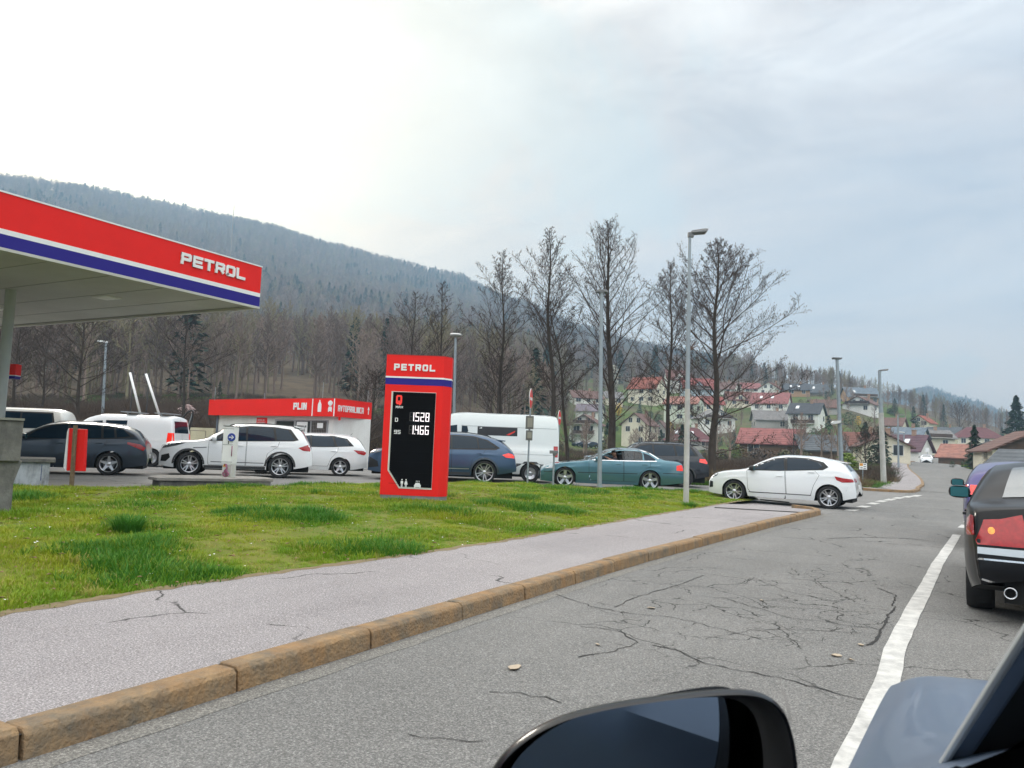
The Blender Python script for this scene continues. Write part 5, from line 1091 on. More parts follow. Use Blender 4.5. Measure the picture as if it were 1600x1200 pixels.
def man(b, x, z, sk=False):
    def P(*q): return [Vector((x+a, -.0225, z+c)) for a, c in q]
    for q in ([(-.010, .132), (.010, .132), (.014, .145), (.010, .158), (-.010, .158), (-.014, .145)], [(-.024, .12), (.024, .12), (.024, .07), (-.024, .07)] if not sk else [(-.018, .12), (.018, .12), (.034, .055), (-.034, .055)], [(-.015, .069), (-.003, .069), (-.003, 0), (-.015, 0)], [(.003, .069), (.015, .069), (.015, 0), (.003, 0)]): b.prism(P(*q), (0, -.003, 0))
xm = wl+.34; man(b, xm-.045, zz_p(762)); man(b, xm+.035, zz_p(762), True)
cx_, cz_ = xm+.26, zz_p(762)
def P2(*q): return [Vector((cx_+a, -.0225, cz_+c)) for a, c in q]
b.prism(P2((-.065, .015), (.065, .015), (.065, .055), (.05, .068), (.04, .095), (-.04, .095), (-.05, .068), (-.065, .055)), (0, -.003, 0)); b.prism(P2((-.062, 0), (-.04, 0), (-.04, .015), (-.062, .015)), (0, -.003, 0)); b.prism(P2((.04, 0), (.062, 0), (.062, .015), (.04, .015)), (0, -.003, 0))
for i in (-1, 0, 1): b.prism(P2((i*.028-.004, .108), (i*.028+.004, .108), (i*.028+.008, .135), (i*.028, .14)), (0, -.003, 0))
b.build('service_symbols', fwhite, pn)
b = MB(); M_ = Matrix.Translation((x1p-.03, -.10, .12)); rr2 = random.Random(5)
for i in range(5): M2 = M_ @ Matrix.Translation((rr2.uniform(-.15, .25), rr2.uniform(-.08, .05), rr2.uniform(0, .02))) @ Matrix.Rotation(rr2.uniform(0, 3), 4, 'Z') @ Matrix.Rotation(rr2.uniform(-.2, .2), 4, 'X'); b.box(-.09, .09, -.06, .06, -.03, .05, M2)
o = b.build('concrete_rubble', mat('rubble', (.45, .43, .39), .9, bump=.5), None, bevel=.015); o.location = tot.location; o.rotation_euler = tot.rotation_euler; tag(o, 'broken pale concrete lumps at the foot of the price sign', 'rubble')
# ------------------------------------------------------------ gas bottle kiosk (PLIN / AVTOPRALNICA)
kA, kB, kC = PD(323, 39.6), PD(520, 33.6), PD(578, 36.3)
kz0, kz1 = HC+(hory(520)-650.5)/F*33.6, HC+(hory(520)-622.5)/F*33.6
kio = empty('gas_kiosk', (kB.x, kB.y, 0), 0, 'low white kiosk with deep red fascia reading PLIN and AVTOPRALNICA', 'kiosk')
A = Vector((kA.x-kB.x, kA.y-kB.y, 0)); Cc = Vector((kC.x-kB.x, kC.y-kB.y, 0)); un = Vector((-A.y, A.x, 0)).normalized()
if un.dot(Vector((kB.x, kB.y, 0))) < 0: un = -un
Dd = un*4.5; rdC = (Vector((kC.x, kC.y, 0)).normalized()+Vector((-.06, 0, 0)))  ;  b = MB(); b.prism([p+UZ*kz0 for p in (A, Vector((0, 0, 0)), Cc, Cc+rdC*3.4, A+Dd)], (0, 0, kz1-kz0)); fb_ = b.build('fascia', red, kio); fixn(fb_)
b = MB(); b.prism([p+UZ*kz1 for p in (A, Vector((0, 0, 0)), Cc, Cc+rdC*3.4, A+Dd)], (0, 0, .03)); fixn(b.build('roof_edge', mat('roof_edge_red', (.4, .03, .025), .5), kio))
ua = A.normalized(); uc = Cc.normalized(); ins = (-ua*.0)
w0, w1, w2 = A-ua*.42+un*.35, un*.32-ua*(-.42), Cc-uc*.30+un*.2
b = MB(); b.prism([w0, w1, w2, w2+rdC*2.8, w0+Dd*.85], (0, 0, kz0)); wl_ = b.build('wall', render_white, kio); fixn(wl_)
nf = -un                                            # outward normal of the long face
e1 = (-ua)                                          # left -> right along the long face, seen from the camera
def kx(px):                                         # column -> distance from A along the fascia plane
    r_ = ray(px, hory(px)); a2 = Vector((kA.x, kA.y, 0)); n2 = un; t = (a2.dot(n2))/(Vector((r_.x, r_.y, 0)).dot(n2)); q = Vector((r_.x, r_.y, 0))*t; return (q-a2).dot(e1)
def kzr(px, py):                                    # row on the long face
    r_ = ray(px, py); t = Vector((kA.x, kA.y, 0)).dot(un)/Vector((r_.x, r_.y, 0)).dot(un); return HC+r_.z*t
A0 = A+nf*.004
b = MB(); L0 = kx(456.5); L1 = kx(478.5); letters(b, 'PLIN', A0+e1*L0+UZ*kzr(467, 638.8), e1, UZ, (kzr(467, 630.5)-kzr(467, 638.8)), (L1-L0)*.17, (L1-L0)*.045, .075, nf, .02)
for px in (485.3, 519.3): x_ = kx(px); b.prism([A0+e1*(x_-.03)+UZ*kz0, A0+e1*(x_+.03)+UZ*kz0, A0+e1*(x_+.03)+UZ*kz1, A0+e1*(x_-.03)+UZ*kz1], nf*.012)
# gas bottle and car wash pictograms
x_ = kx(496.5); zq = kzr(496, 643.5); s_ = (kzr(496, 625)-zq)
b.prism([A0+e1*(x_+a*s_)+UZ*(zq+c*s_) for a, c in ((-.22, 0), (.22, 0), (.22, .62), (.12, .80), (.06, .84), (.06, 1), (-.06, 1), (-.06, .84), (-.12, .80), (-.22, .62))], nf*.015)
x_ = kx(513); b.prism([A0+e1*(x_+a*s_)+UZ*(zq+c*s_) for a, c in ((-.22, 0), (-.14, 0), (-.14, .06), (.14, .06), (.14, 0), (.22, 0), (.24, .26), (.17, .44), (-.17, .44), (-.24, .26))], nf*.015)
b.prism([A0+e1*(x_+(.25*cos(t)*(1.15+.1*sin(3*t)))*s_)+UZ*(zq+(.72+.22*sin(t)*(1+.12*cos(4*t)))*s_) for t in np.linspace(0, 2*pi, 18)[:-1]], nf*.015)
nc = Vector((uc.y, -uc.x, 0)); nc = nc if nc.dot(Vector((kB.x, kB.y, 0))) < 0 else -nc
Lc = Cc.length; letters(b, 'AVTOPRALNICA', uc*(Lc*.085)+nc*.005+UZ*(kz0+(kz1-kz0)*.33), uc, UZ, (kz1-kz0)*.30, Lc*.036, Lc*.011, .040, nc, .02)
xx = Lc*.90; b.prism([nc*.006+uc*(xx+a)+UZ*(kz0+(kz1-kz0)*c) for a, c in ((-.025, .28), (.025, .28), (.025, .55), (.08, .55), (0, .75), (-.08, .55), (-.025, .55))], nc*.02)
b.build('sign_lettering', fwhite, fb_)
W0 = w0+nf*.002
def wallrect(px0, px1, py0, py1, m, name, par, out_=.0, th=.03):
    xa, xb = kx(px0)-.42, kx(px1)-.42; f_ = 1.0; za, zb3 = kzr((px0+px1)/2, py1), kzr((px0+px1)/2, py0)
    b = MB(); b.prism([W0+nf*out_+e1*xa+UZ*za, W0+nf*out_+e1*xb+UZ*za, W0+nf*out_+e1*xb+UZ*zb3, W0+nf*out_+e1*xa+UZ*zb3], nf*th); return b.build(name, m, par)
dk = mat('dark_opening', (.012, .012, .013), .3); fg = mat('steel_frame_grey', (.30, .30, .31), .5)
cage = mat('cage_brown', (.06, .045, .04), .6)
f1_ = wallrect(419, 503, 655.5, 690, fg, 'door_frame', kio, 0, .04); wallrect(422, 449, 657.5, 690, dk, 'shutter', f1_, .045, .01); wallrect(452.5, 474.5, 657.5, 690, dk, 'door_glass', f1_, .045, .01); wallrect(477, 500, 657.5, 690, cage, 'bottle_cage', f1_, .045, .01)
b = MB()
for i in range(9):
    xx = kx(478+i*2.6)-.42; b.box(0, 0, 0, 0, 0, 0); b.prism([W0+nf*.06+e1*xx+UZ*.9, W0+nf*.06+e1*(xx+.012)+UZ*.9, W0+nf*.06+e1*(xx+.012)+UZ*kzr(490, 658), W0+nf*.06+e1*xx+UZ*kzr(490, 658)], nf*.01)
for i in range(8):
    zq2 = 1.0+i*.16; b.prism([W0+nf*.075+e1*(kx(477.5)-.42)+UZ*zq2, W0+nf*.075+e1*(kx(499.5)-.42)+UZ*zq2, W0+nf*.075+e1*(kx(499.5)-.42)+UZ*(zq2+.012), W0+nf*.075+e1*(kx(477.5)-.42)+UZ*(zq2+.012)], nf*.01)
b.build('cage_bars', mat('bar_grey', (.2, .19, .18), .5), f1_)
pn1 = wallrect(454, 471, 658.5, 677, fwhite, 'paper_notice', f1_, .058, .006); inkb = mat('ink_black', (.01, .01, .012), .6)
def notice(par, px0, px1, py0, py1, txts, out_, m, st=.02):
    b = MB()
    for t, row0, row1 in txts:
        n = len(t); xa = kx(px0)-.42; xb = kx(px1)-.42; pitch = (xb-xa)/n; h_ = kzr(px0, row0)-kzr(px0, row1)
        letters(b, t, W0+nf*out_+e1*xa+UZ*kzr((px0+px1)/2, row1), e1, UZ, h_, pitch*.52, pitch*.48-st, st, nf, .004)
    return b.build('notice_lettering', m, par)
notice(pn1, 455.5, 470.2, 0, 0, (('PRODAJA', 664.5, 667.3), ('PLINA', 671, 673.8)), .066, inkb, .022)
pn2 = wallrect(487, 496, 660.5, 668.5, fwhite, 'paper_notice', f1_, .09, .006)
pr = wallrect(390, 406.5, 652, 667, red, 'red_notice', kio, .004, .02); notice(pr, 392, 405, 0, 0, (('GASILNI', 655, 656.6), ('APARAT', 658.6, 660.2), ('NAPRAVA', 662.3, 663.9)), .026, fwhite, .014)
wallrect(517.3, 520.5, 651, 656, red, 'red_notice', kio, .004, .02)
for px, dd in ((331.5, 38.8), (409, 37.6), (500, 34.6), (571, 37)):
    p = PD(px, dd); b = MB(); b.tube([(p.x-kB.x, p.y-kB.y, kz1-.05), (p.x-kB.x, p.y-kB.y, kz1+(.62 if px != 409 else .35)+(.15 if px == 500 else 0))], .012, 5); b.build('roof_spike', galv, kio)
b = MB(); b.tube([w0+nf*.05+UZ*0-e1*.02, w0+nf*.05-e1*.02+UZ*kz0], .05, 8); b.build('downpipe', mat('pipe_blue_grey', (.12, .15, .2), .5), kio)
# cream yard wall behind
fp = [PD(272, 40), PD(333, 39.2)]
b = MB(); d_ = (fp[1]-fp[0]).normalized(); n_ = Vector((-d_.y, d_.x, 0)); top_ = HC+(hory(300)-668)/F*40; b.prism([fp[0], fp[1], fp[1]+UZ*top_, fp[0]+UZ*top_], n_*.15); o = b.build('yard_wall', mat('cream_panel', (.52, .47, .34), .8, var=.05, dirt=((.3, .26, .18), .4, 1.5))); fixn(o); tag(o, 'cream coloured panel wall between the delivery van and the kiosk', 'wall')
b = MB(); q0, q1 = PD(285, 37.5), PD(321, 37.2)
for q in (q0, q0.lerp(q1, .33), q1): b.tube([q, q+UZ*1.55], .022, 6)
b.tube([q0+UZ*1.55, q1+UZ*1.55], .02, 6); b.tube([q0+UZ*.9, q1+UZ*.9], .016, 6); o = b.build('tube_railing', mat('rail_brown', (.22, .19, .15), .6)); tag(o, 'thin tube railing in front of the cream wall', 'railing')
# ------------------------------------------------------------ wash booms
for i, (pxa, ya, pxb, yb_, lab) in enumerate(((203, 582, 220.5, 652, 'leaning white boom on a thin dark mast, left of the pair above the delivery van'), (228, 584, 250, 652, 'leaning white boom on a thin dark mast, right of the pair above the delivery van'))):
    d_ = 36; a = AD(pxa, ya, d_); c = AD(pxb, yb_, d_); base = PD(pxa-2, d_); t = empty('wash_boom', (base.x, base.y, 0), 0, lab, 'boom', 'leaning white booms of the wash bay')
    loc = lambda v: Vector(v)-Vector((base.x, base.y, 0))
    b = MB(); b.tube([loc(a), loc(c)], .055, 8); b.build('boom', fwhite, t, smooth=True); b = MB(); b.tube([Vector((0, 0, .05)), Vector((0, 0, a.z+.05))], .035, 8); b.build('mast', black, t, smooth=True)
    b = MB(); b.box(-.12, .12, -.12, .12, -.08, .10, Matrix.Translation(loc(c))); b.build('pivot', black, t, bevel=.02)
b = MB(); b.tube([AD(203, 583, 36), AD(216, 586, 36.2), AD(228, 585, 36)], .012, 5); o = b.build('cable', black); tag(o, 'thin cable slung between the tops of the two white booms', 'cable')
q = PD(287, 31); vac = empty('hose_stand', (q.x, q.y, 0), 0, 'black hose looping from a thin stand beside the rear of the delivery van', 'hose stand')
lo = lambda px, py: AD(px, py, 31)-Vector((q.x, q.y, 0))
b = MB(); b.tube(smooth([lo(280, 661), lo(284, 655), lo(292, 645), lo(299, 641), (lo(302, 643)), lo(301, 652), lo(297, 668), lo(291, 680), lo(287, 690)], 1), .035, 6); b.build('hose', black, vac, smooth=True)
b = MB(); b.tube([lo(286, 700).xyz*1.0, lo(286, 690), lo(302, 641)], .02, 6); b.tube([Vector((0, 0, 0)), lo(287, 688)], .03, 6); b.build('stand', galv, vac)
# ------------------------------------------------------------ concrete blocks at the left
pb = GG(20, 805, .12); t = empty('concrete_pillar', (pb.x, pb.y, 0), ang+radians(34), 'grey stained concrete pillar with thick square head at the left edge', 'concrete pillar'); kk2 = proj(pb)[2]/F
zt_ = HC+(hory(20)-653)*kk2; zm = HC+(hory(20)-721)*kk2
b = MB(); b.box(-.95, 3*kk2, 0, .9, zm, zt_-.03); b.build('head', concrete, t, bevel=.015); b = MB(); b.box(-.98, 4*kk2, -.03, .93, zt_-.03, zt_); b.build('cap', mat('moss_grey', (.20, .20, .17), .9, bump=.4), t)
b = MB(); b.prism([Vector(v) for v in ((-.9, .07, -.1), (-2*kk2, .07, -.1), (-3*kk2, .07, zm-.28), (6*kk2, .07, zm), (-.9, .07, zm))], (0, .76, 0)); fixn(b.build('shaft', concrete, t))
pb = GG(46, 762, 0); kk3 = proj(pb)[2]/F; t = empty('stained_block', (pb.x, pb.y, gz(pb.x, pb.y)), ang+radians(31), 'white block with black mould stains and slab top, behind the concrete pillar', 'planter wall')
stw = mat('mouldy_white', (.42, .45, .47), .85, dirt=((.03, .03, .03), .95, 3.5), var=.1); zt_ = HC+(hory(46)-718)*kk3-gz(pb.x, pb.y)
b = MB(); b.box(-28*kk3, 25*kk3, 0, 1.2, 0, zt_-.05); b.build('block', stw, t); b = MB(); b.box(-30*kk3, 32*kk3, -.08, 1.25, zt_-.05, zt_+.02); b.build('slab', concrete, t, bevel=.01)
b = MB(); b.box(13.5*kk3, 14.5*kk3, -.006, 0, .15, zt_-.1); b.build('mark', mat('mark_blue', (.03, .05, .15), .6), t)
# ------------------------------------------------------------ red and white board on a post
pb = GG(109, 761, .03); k4 = proj(pb)[2]/F; t = empty('board_on_post', (pb.x, pb.y, gz(pb.x, pb.y)), ang, 'red board with white rim behind a rough wooden post before the dark estate car', 'board')
z_ = lambda y: HC+(hory(109)-y)*k4-gz(pb.x, pb.y); 
b = MB(); b.prism([Vector(((x-(762-y)*.1)*k4, .10, z_(y))) for x, y in ((-9, 736), (18, 736), (22, 670), (-4, 669))], (0, .10, 0)); fixn(b.build('board', red, t, bevel=.01)); b = MB(); b.prism([Vector(((x-(762-y)*.1)*k4, .08, z_(y))) for x, y in ((-13, 731), (-9, 736), (-4, 669), (-6.5, 675))], (0, .14, 0)); fixn(b.build('rim', fwhite, t))
b = MB(); b.prism([Vector(((x-(762-y)*.1)*k4, 0, z_(y))) for x, y in ((-1.5, 762), (3.5, 762), (11, 664), (6.5, 664))], (0, .08, 0)); fixn(b.build('post', mat('old_wood', (.17, .12, .07), .9, var=.3, vs=12, bump=.5), t, bevel=.008)) 
# ------------------------------------------------------------ air and water point on its island
ia, ib = GG(243, 761, .0), GG(428, 762, .0); dv = (ib-ia); dvn = dv.normalized(); nn_ = Vector((-dvn.y, dvn.x, 0)); t = empty('island', (ia.x, ia.y, gz(ia.x, ia.y)), atan2(dvn.y, dvn.x), 'low stepped concrete island slab with mouldy edges under the air and water point', 'concrete island')
Li = dv.length; zt_i = .21; b = MB(); b.prism([Vector((a_, b_, -.05)) for a_, b_ in ((.1, 0), (Li*.63, -.15), (Li*.97, .02), (Li, .6), (Li*.9, 1.3), (.3, 1.3), (0, .5))], (0, 0, zt_i-.02)); b.build('plinth', concrete, t); 
b = MB(); b.prism([Vector((a_, b_, zt_i-.06)) for a_, b_ in ((0, -.05), (Li*.61, -.20), (Li*.66, -.12), (Li*.99, .0), (Li*1.02, .6), (Li*.92, 1.36), (.25, 1.36), (-.1, .5))], (0, 0, .07)); b.build('slab', mat('slab_grey', (.27, .255, .235), .9, var=.2, vs=3, bump=.4, dirt=((.09, .085, .08), .6, 3)), t, bevel=.01)
pb = GG(356.5, 750, .25); k5 = proj(pb)[2]/F; aw = empty('air_water_point', (pb.x, pb.y, gz(pb.x, pb.y)+zt_i-.01), ang-.1, 'white air and water service post with round blue arrow sign', 'service post')
z_ = lambda y: HC+(hory(361)-y)*k5-gz(pb.x, pb.y)-zt_i
b = MB(); b.box(-9*k5, 8*k5, -.13, .13, z_(724), z_(666)); b.build('cabinet', fwhite, aw, bevel=.01); b = MB(); b.box(-9.6*k5, 8.6*k5, -.14, .14, z_(666), z_(664.5)); b.build('lid', mat('lid_grey', (.2, .2, .2), .6), aw)
b = MB(); b.box(-8*k5, 5*k5, -.10, .10, z_(744), z_(726)); b.box(5.5*k5, 8*k5, -.11, .11, z_(745), z_(724)); b.build('base_cabinet', mat('base_white', (.6, .59, .58), .6, dirt=((.3, .25, .22), .4, 6)), aw, bevel=.008)
b = MB()
for y in (669.3, 694.2, 721):
    for i in range(9): b.box((-8+i*1.9)*k5, (-8+i*1.9+.9)*k5, -.134, -.13, z_(y+.5), z_(y-.5))
b.box(0*k5, 1.4*k5, -.136, -.13, z_(693), z_(688)); b.build('vent_slots', black, aw)
b = MB(); M_ = Matrix.Translation((6.2*k5, -.16, z_(682.5))) @ Matrix.Rotation(pi/2, 4, 'X'); b.lathe([(.001, 0), (6.3*k5, 0), (6.3*k5, .012), (.001, .012)], 28, M_); sg = b.build('arrow_sign', mat('sign_blue', (.02, .05, .30), .4), aw); fixn(sg)
b = MB(); yq = -.175; cz2 = z_(682.5); cxx = 6.2*k5; b.prism([Vector((cxx+x*k5, yq, cz2+z*k5)) for x, z in ((-4, -.7), (1, -.7), (1, .7), (-4, .7))], (0, -.004, 0)); b.prism([Vector((cxx+x*k5, yq-.001, cz2+z*k5)) for x, z in ((1.0, -3), (4.2, 0), (1.0, 3), (-.4, 3), (2.2, 0), (-.4, -3))], (0, -.004, 0)); b.build('arrow', fwhite, sg)
b = MB(); b.prism([Vector((x*k5, -.104, z_(y))) for x, y in ((-6.5, 728.5), (-1.2, 728.5), (-3.8, 720.5))], (0, -.004, 0)); wt_ = b.build('warning_triangle', mat('warn_orange', (.75, .30, .03), .5), aw); b = MB(); b.prism([Vector((x*k5, -.109, z_(y))) for x, y in ((-4.3, 727), (-3.3, 727), (-3.3, 723.5), (-4.3, 723.5))], (0, -.003, 0)); b.build('warning_mark', inkb, wt_)
b = MB(); hs = mat('hose_violet', (.30, .10, .18), .5)
b.tube([Vector(((-.3+4.6*sin(a)*(.55 if cos(a) > .2 else 1))*k5, -.14, z_(738)+5.2*cos(a)*k5)) for a in np.linspace(0, 2*pi, 20)], .018, 6); b.tube([Vector(((x)*k5, -.15, z_(y))) for x, y in ((-.5, 724), (1.6, 730), (-.6, 736), (1.2, 742))], .02, 6); b.tube([Vector((7.6*k5, -.15, z_(y))) for y in (696, 712)], .012, 5); b.build('coiled_hose', hs, aw, smooth=True)
b = MB(); b.box(-10.5*k5, -8.6*k5, -.09, .02, z_(708), z_(682)); b.build('side_bracket', mat('rust_dark', (.10, .05, .045), .7), aw)
# ------------------------------------------------------------ lamp posts
polem = mat('lamp_post_galvanised', (.30, .34, .37), .55, .5, var=.12, vs=2.5); polec = mat('lamp_post_pale', (.48, .47, .44), .8, var=.12, vs=3, dirt=((.2, .2, .19), .5, 4)); headm = mat('lamp_head_grey', (.16, .165, .17), .5); headw = mat('lamp_head_white', (.62, .63, .62), .4)
def lamp(px, d, ytop, r0, r1, head, label, lower=None, lean=0, zb=None, group='street lamps', hd=1.0):
    p = PD(px, d); z0 = tz(p.x, p.y) if d > 60 else gz(p.x, p.y)
    if zb is not None: z0 = zb
    t = empty('street_lamp', (p.x, p.y, z0), ang, label, 'street lamp', group); top_ = HC+(hory(px)-ytop)/F*d-z0; lx = lean*d/F
    def at_(f): return Vector((lx*f, 0, top_*f))
    if lower:
        f = lower; b = MB(); b.tube([at_(-.02), at_(f)], [r0*1.15, r0*1.05], 14); b.build('lower_pole', polec, t, smooth=True, auto=40)
        f2 = min(.98, f+.10 if f < .5 else f); b = MB(); b.tube([at_(f), at_(.72)], [r0*.92, r0*.85], 14); b.tube([at_(.715), at_(.74)], [r0*1.0, r0*.95], 14); b.tube([at_(.735), at_(1)], [r0*.62, r1], 12); b.build('pole', polem, t, smooth=True, auto=40)
    else:
        b = MB(); b.tube([at_(-.02), at_(.33), at_(1)], [r0, r0*.85, r1], 12); b.tube([at_(.0), at_(.025)], [r0*1.35, r0*1.2], 12); b.build('pole', polem, t, smooth=True, auto=40)
    q = at_(1); b = MB()
    if head == 'arm':
        b.box(-.05, .10, -.05, .05, -.10, .03, Matrix.Translation(q)); M_ = Matrix.Translation(q+Vector((0, 0, .02))) @ Matrix.Rotation(-.10, 4, 'Y')
        b.prism([M_ @ Vector(v) for v in ((.04, -.10, -.02), (.42*hd, -.16, -.03), (.46*hd, -.15, .05), (.40*hd, -.10, .075), (.04, -.08, .05))], M_.to_3x3() @ Vector((0, .30, 0)))
    elif head == 'twin':
        b.box(-.10, .10, -.06, .06, -.06, .06, Matrix.Translation(q))
        for s in (-1, 1): b.prism([q+Vector(v) for v in ((s*.06, -.12, -.02), (s*.18, -.14, -.05), (s*.20, -.14, .0), (s*.06, -.1, .06))], (0, .28, 0))
    elif head == 'flat': b.prism([q+Vector(v) for v in ((-.22, -.12, -.02), (.22, -.12, -.02), (.26, -.14, .07), (-.26, -.14, .07))], (0, .28, 0)); b.box(-.05, .05, -.05, .05, -.2, 0, Matrix.Translation(q))
    elif head == 'left': b.prism([q+Vector(v) for v in ((.06, -.12, -.04), (-.62, -.14, .02), (-.60, -.14, .14), (.04, -.10, .10))], (0, .28, 0))
    elif head == 'disc': b.lathe([(.001, -.08), (.20, -.08), (.34, .0), (.36, .06), (.30, .12), (.001, .14)], 20, Matrix.Translation(q))
    h = b.build('lamp_head', headw if head in ('left', 'disc') else headm, t, bevel=.01); fixn(h); return t
lamp(1073.5, 19.6, 358, .062, .038, 'arm', 'tall grey street lamp with pale lower pole at the lawn tip, arm to the right', .415, -3, .12, hd=1.0)
lamp(938.5, 23.8, 452, .075, .055, 'twin', 'bluish galvanised lamp post with small twin head in front of the teal saloon', None, -6, .12)
lamp(1316, 43, 560, .13, .085, 'flat', 'grey street lamp with flat head rising behind the white hatchback', None, -9)
lamp(1381, 46, 579, .14, .085, 'arm', 'pale street lamp at the edge of the far pavement, arm to the right', 63e-2, -7, hd=1.1)
lamp(1404, 78, 649, .11, .07, 'arm', 'second street lamp along the far pavement, beyond the pale one', None, -1, hd=1.2)
lamp(1412.5, 112, 676, .11, .07, 'left', 'third street lamp along the far pavement, beside the maroon roofed house', None, 0)
lamp(1419, 140, 690, .11, .07, 'left', 'fourth and farthest street lamp along the far pavement', None, 0)
lamp(160, 57, 534, .13, .08, 'left', 'slim lamp post with pale head standing behind the delivery van', None, -6)
lamp(709, 46, 523, .11, .07, 'disc', 'slim lamp post with round pale head rising beside the red price sign', None, -5)
p = PD(1311, 43); fl = empty('floodlight', AD(1311.5, 661, 43), ang, 'pale floodlight pointing left, clamped to the lamp post behind the white hatchback', 'floodlight')
b = MB(); b.prism([Vector(v) for v in ((-.42, -.12, -.10), (.02, -.12, .0), (.05, -.12, .14), (-.34, -.12, .10), (-.44, -.12, .0))], (0, .26, 0)); fixn(b.build('housing', headw, fl, bevel=.01)); b = MB(); b.box(-.05, .2, -.02, .02, -.02, .02); b.build('bracket', headm, fl)
# creeper tangle on the tall lamp
b = MB(); zk = HC+(hory(1076)-545)/F*19.6; p = PD(1076, 19.6, 0)
for i, (dx, dz) in enumerate(((.10, .22), (.16, .12), (-.02, .14))): b.tube([p+UZ*(zk), p+rx*dx*.5+UZ*(zk+dz*.5), p+rx*dx+UZ*(zk+dz)], [.028, .016, .008], 5)
o = b.build('strap_stub', mat('stub_brown', (.10, .06, .045), .8)); tag(o, 'short brown broken bracket stubs strapped half way up the tall lamp post', 'bracket')
# ------------------------------------------------------------ traffic signs seen edge-on
def edge_sign(px, d, ytop, ybot, zb, yaw, label, boxes=()):
    p = PD(px, d); t = empty('traffic_sign', (p.x, p.y, zb), ang, label, 'traffic sign', 'red no entry signs by the queue'); k = d/F; z_ = lambda y: HC+(hory(px)-y)*k-zb
    b = MB(); b.tube([Vector((0, .03, 0)), Vector((.3*k, .03, z_(ytop)))], .030, 10); b.build('pole', polem, t, smooth=True, auto=40)
    r = (ybot-ytop)/2*k*1.02; cz = z_((ytop+ybot)/2); M_ = Matrix.Translation((.0, 0, cz)) @ Matrix.Rotation(yaw, 4, 'Z') @ Matrix.Rotation(pi/2, 4, 'X')
    b = MB(); b.lathe([(.001, 0), (r, 0), (r, .018), (.001, .018)], 28, M_); f_ = fixn(b.build('sign_plate', headw, t)); b = MB(); b.lathe([(.001, .020), (r*.93, .020), (r*.93, .023), (.001, .023)], 28, M_); fixn(b.build('sign_face', red, f_))
    b = MB(); b.box(-r*.7, r*.7, -r*.14, r*.14, .0235, .0265, M_); b.build('white_bar', fwhite, f_)
    for (y0, y1, w_) in boxes:
        b = MB(); b.box(-w_*k, w_*k, -.10, .10, z_(y1), z_(y0)); c = b.build('signal_box', mat('signal_grey', (.13, .13, .12), .6), t, bevel=.01)
        b = MB(); b.box(-w_*.55*k, w_*.75*k, -.112, -.10, z_(y1-3), z_(y0+3)); b.build('signal_door', mat('signal_door', (.25, .24, .20), .5), c)
    return t
edge_sign(826, 25.2, 607, 639, .18, radians(81), 'tall no entry sign seen edge on above two small signal boxes', ((650, 670.5, 6.2), (672.5, 688, 5.2)))
edge_sign(872, 31, 641, 665, .09, radians(76), 'lower no entry sign seen edge on just right of the white van')
p = PD(866, 24.8, .18); t = empty('post_with_plate', p, ang, 'short grey steel post with a small flat head before the teal saloon', 'post'); k = 24.8/F; b = MB(); b.tube([(0, 0, 0), (0, 0, (760-711)*k)], .032, 10); b.build('post', polem, t, smooth=True, auto=40); b = MB(); b.box(-7*k, 6*k, -.1, .1, (760-711)*k, (760-706)*k); b.box(-2*k, 4*k, -.08, .08, (760-714)*k, (760-711)*k); b.build('head_plate', headm, t, bevel=.01)
# direction sign on the verge
p = PD(1348.5, 40); t = empty('direction_sign', (p.x, p.y, gz(p.x, p.y)), ang, 'small orange and white direction sign on a thin post in the verge', 'direction sign'); k = 40/F; z_ = lambda y: HC+(hory(1348)-y)*k-gz(p.x, p.y)
b = MB(); b.tube([(0, .03, 0), (0, .03, z_(724))], .025, 8); b.build('post', polem, t); b = MB(); b.box(-6*k, 6*k, -.01, .01, z_(733.5), z_(723.5)); s_ = b.build('sign_plate', fwhite, t)
b = MB(); b.box(-5.5*k, -.4*k, -.016, -.011, z_(728), z_(724)); b.build('orange_panel', mat('sign_orange', (.70, .30, .03), .5), s_); b = MB()
for x_, y_ in ((2.5, 725.5), (2.5, 729), (-2.5, 731), (2.5, 732)): b.box((x_-1.8)*k, (x_+1.8)*k, -.016, -.011, z_(y_+.5), z_(y_-.5))
b.build('sign_marks', inkb, s_)
p = PD(1449, 126); t = empty('far_sign', (p.x, p.y, tz(p.x, p.y)), ang, 'white square sign on a thin post beside the road behind the oncoming car', 'sign'); k = 126/F; b = MB(); b.tube([(0, 0, 0), (0, 0, 22*k)], .05, 6); b.build('post', polem, t); b = MB(); b.box(-3*k, 3*k, -.05, 0, 20*k, 26*k); b.build('sign_plate', fwhite, t)
# ------------------------------------------------------------ houses on the slope
wins = mat('house_window', (.035, .04, .045), .12, spec=.6); winfr = mat('window_frame_white', (.62, .62, .60), .6); wood = mat('dark_balcony_wood', (.075, .045, .03), .8, var=.2, vs=2); chimm = mat('chimney_render', (.34, .22, .16), .9)
RC = {'orange': (.27, .068, .036), 'red': (.23, .045, .032), 'rust': (.14, .048, .032), 'brown': (.13, .065, .05), 'maroon': (.12, .035, .038), 'purple': (.095, .045, .060), 'grey': (.18, .17, .165), 'slate': (.085, .095, .105), 'blue': (.13, .165, .20), 'salmon': (.30, .13, .095), 'dark': (.05, .055, .065), 'pinkred': (.24, .082, .075), 'mauve': (.17, .14, .165)}
WC = {'white': (.80, .79, .74), 'cream': (.74, .68, .54), 'tan': (.42, .26, .15), 'grey': (.40, .385, .36), 'yellow': (.62, .58, .40), 'wood': (.16, .10, .06), 'mint': (.60, .64, .52), 'blueish': (.50, .60, .66)}
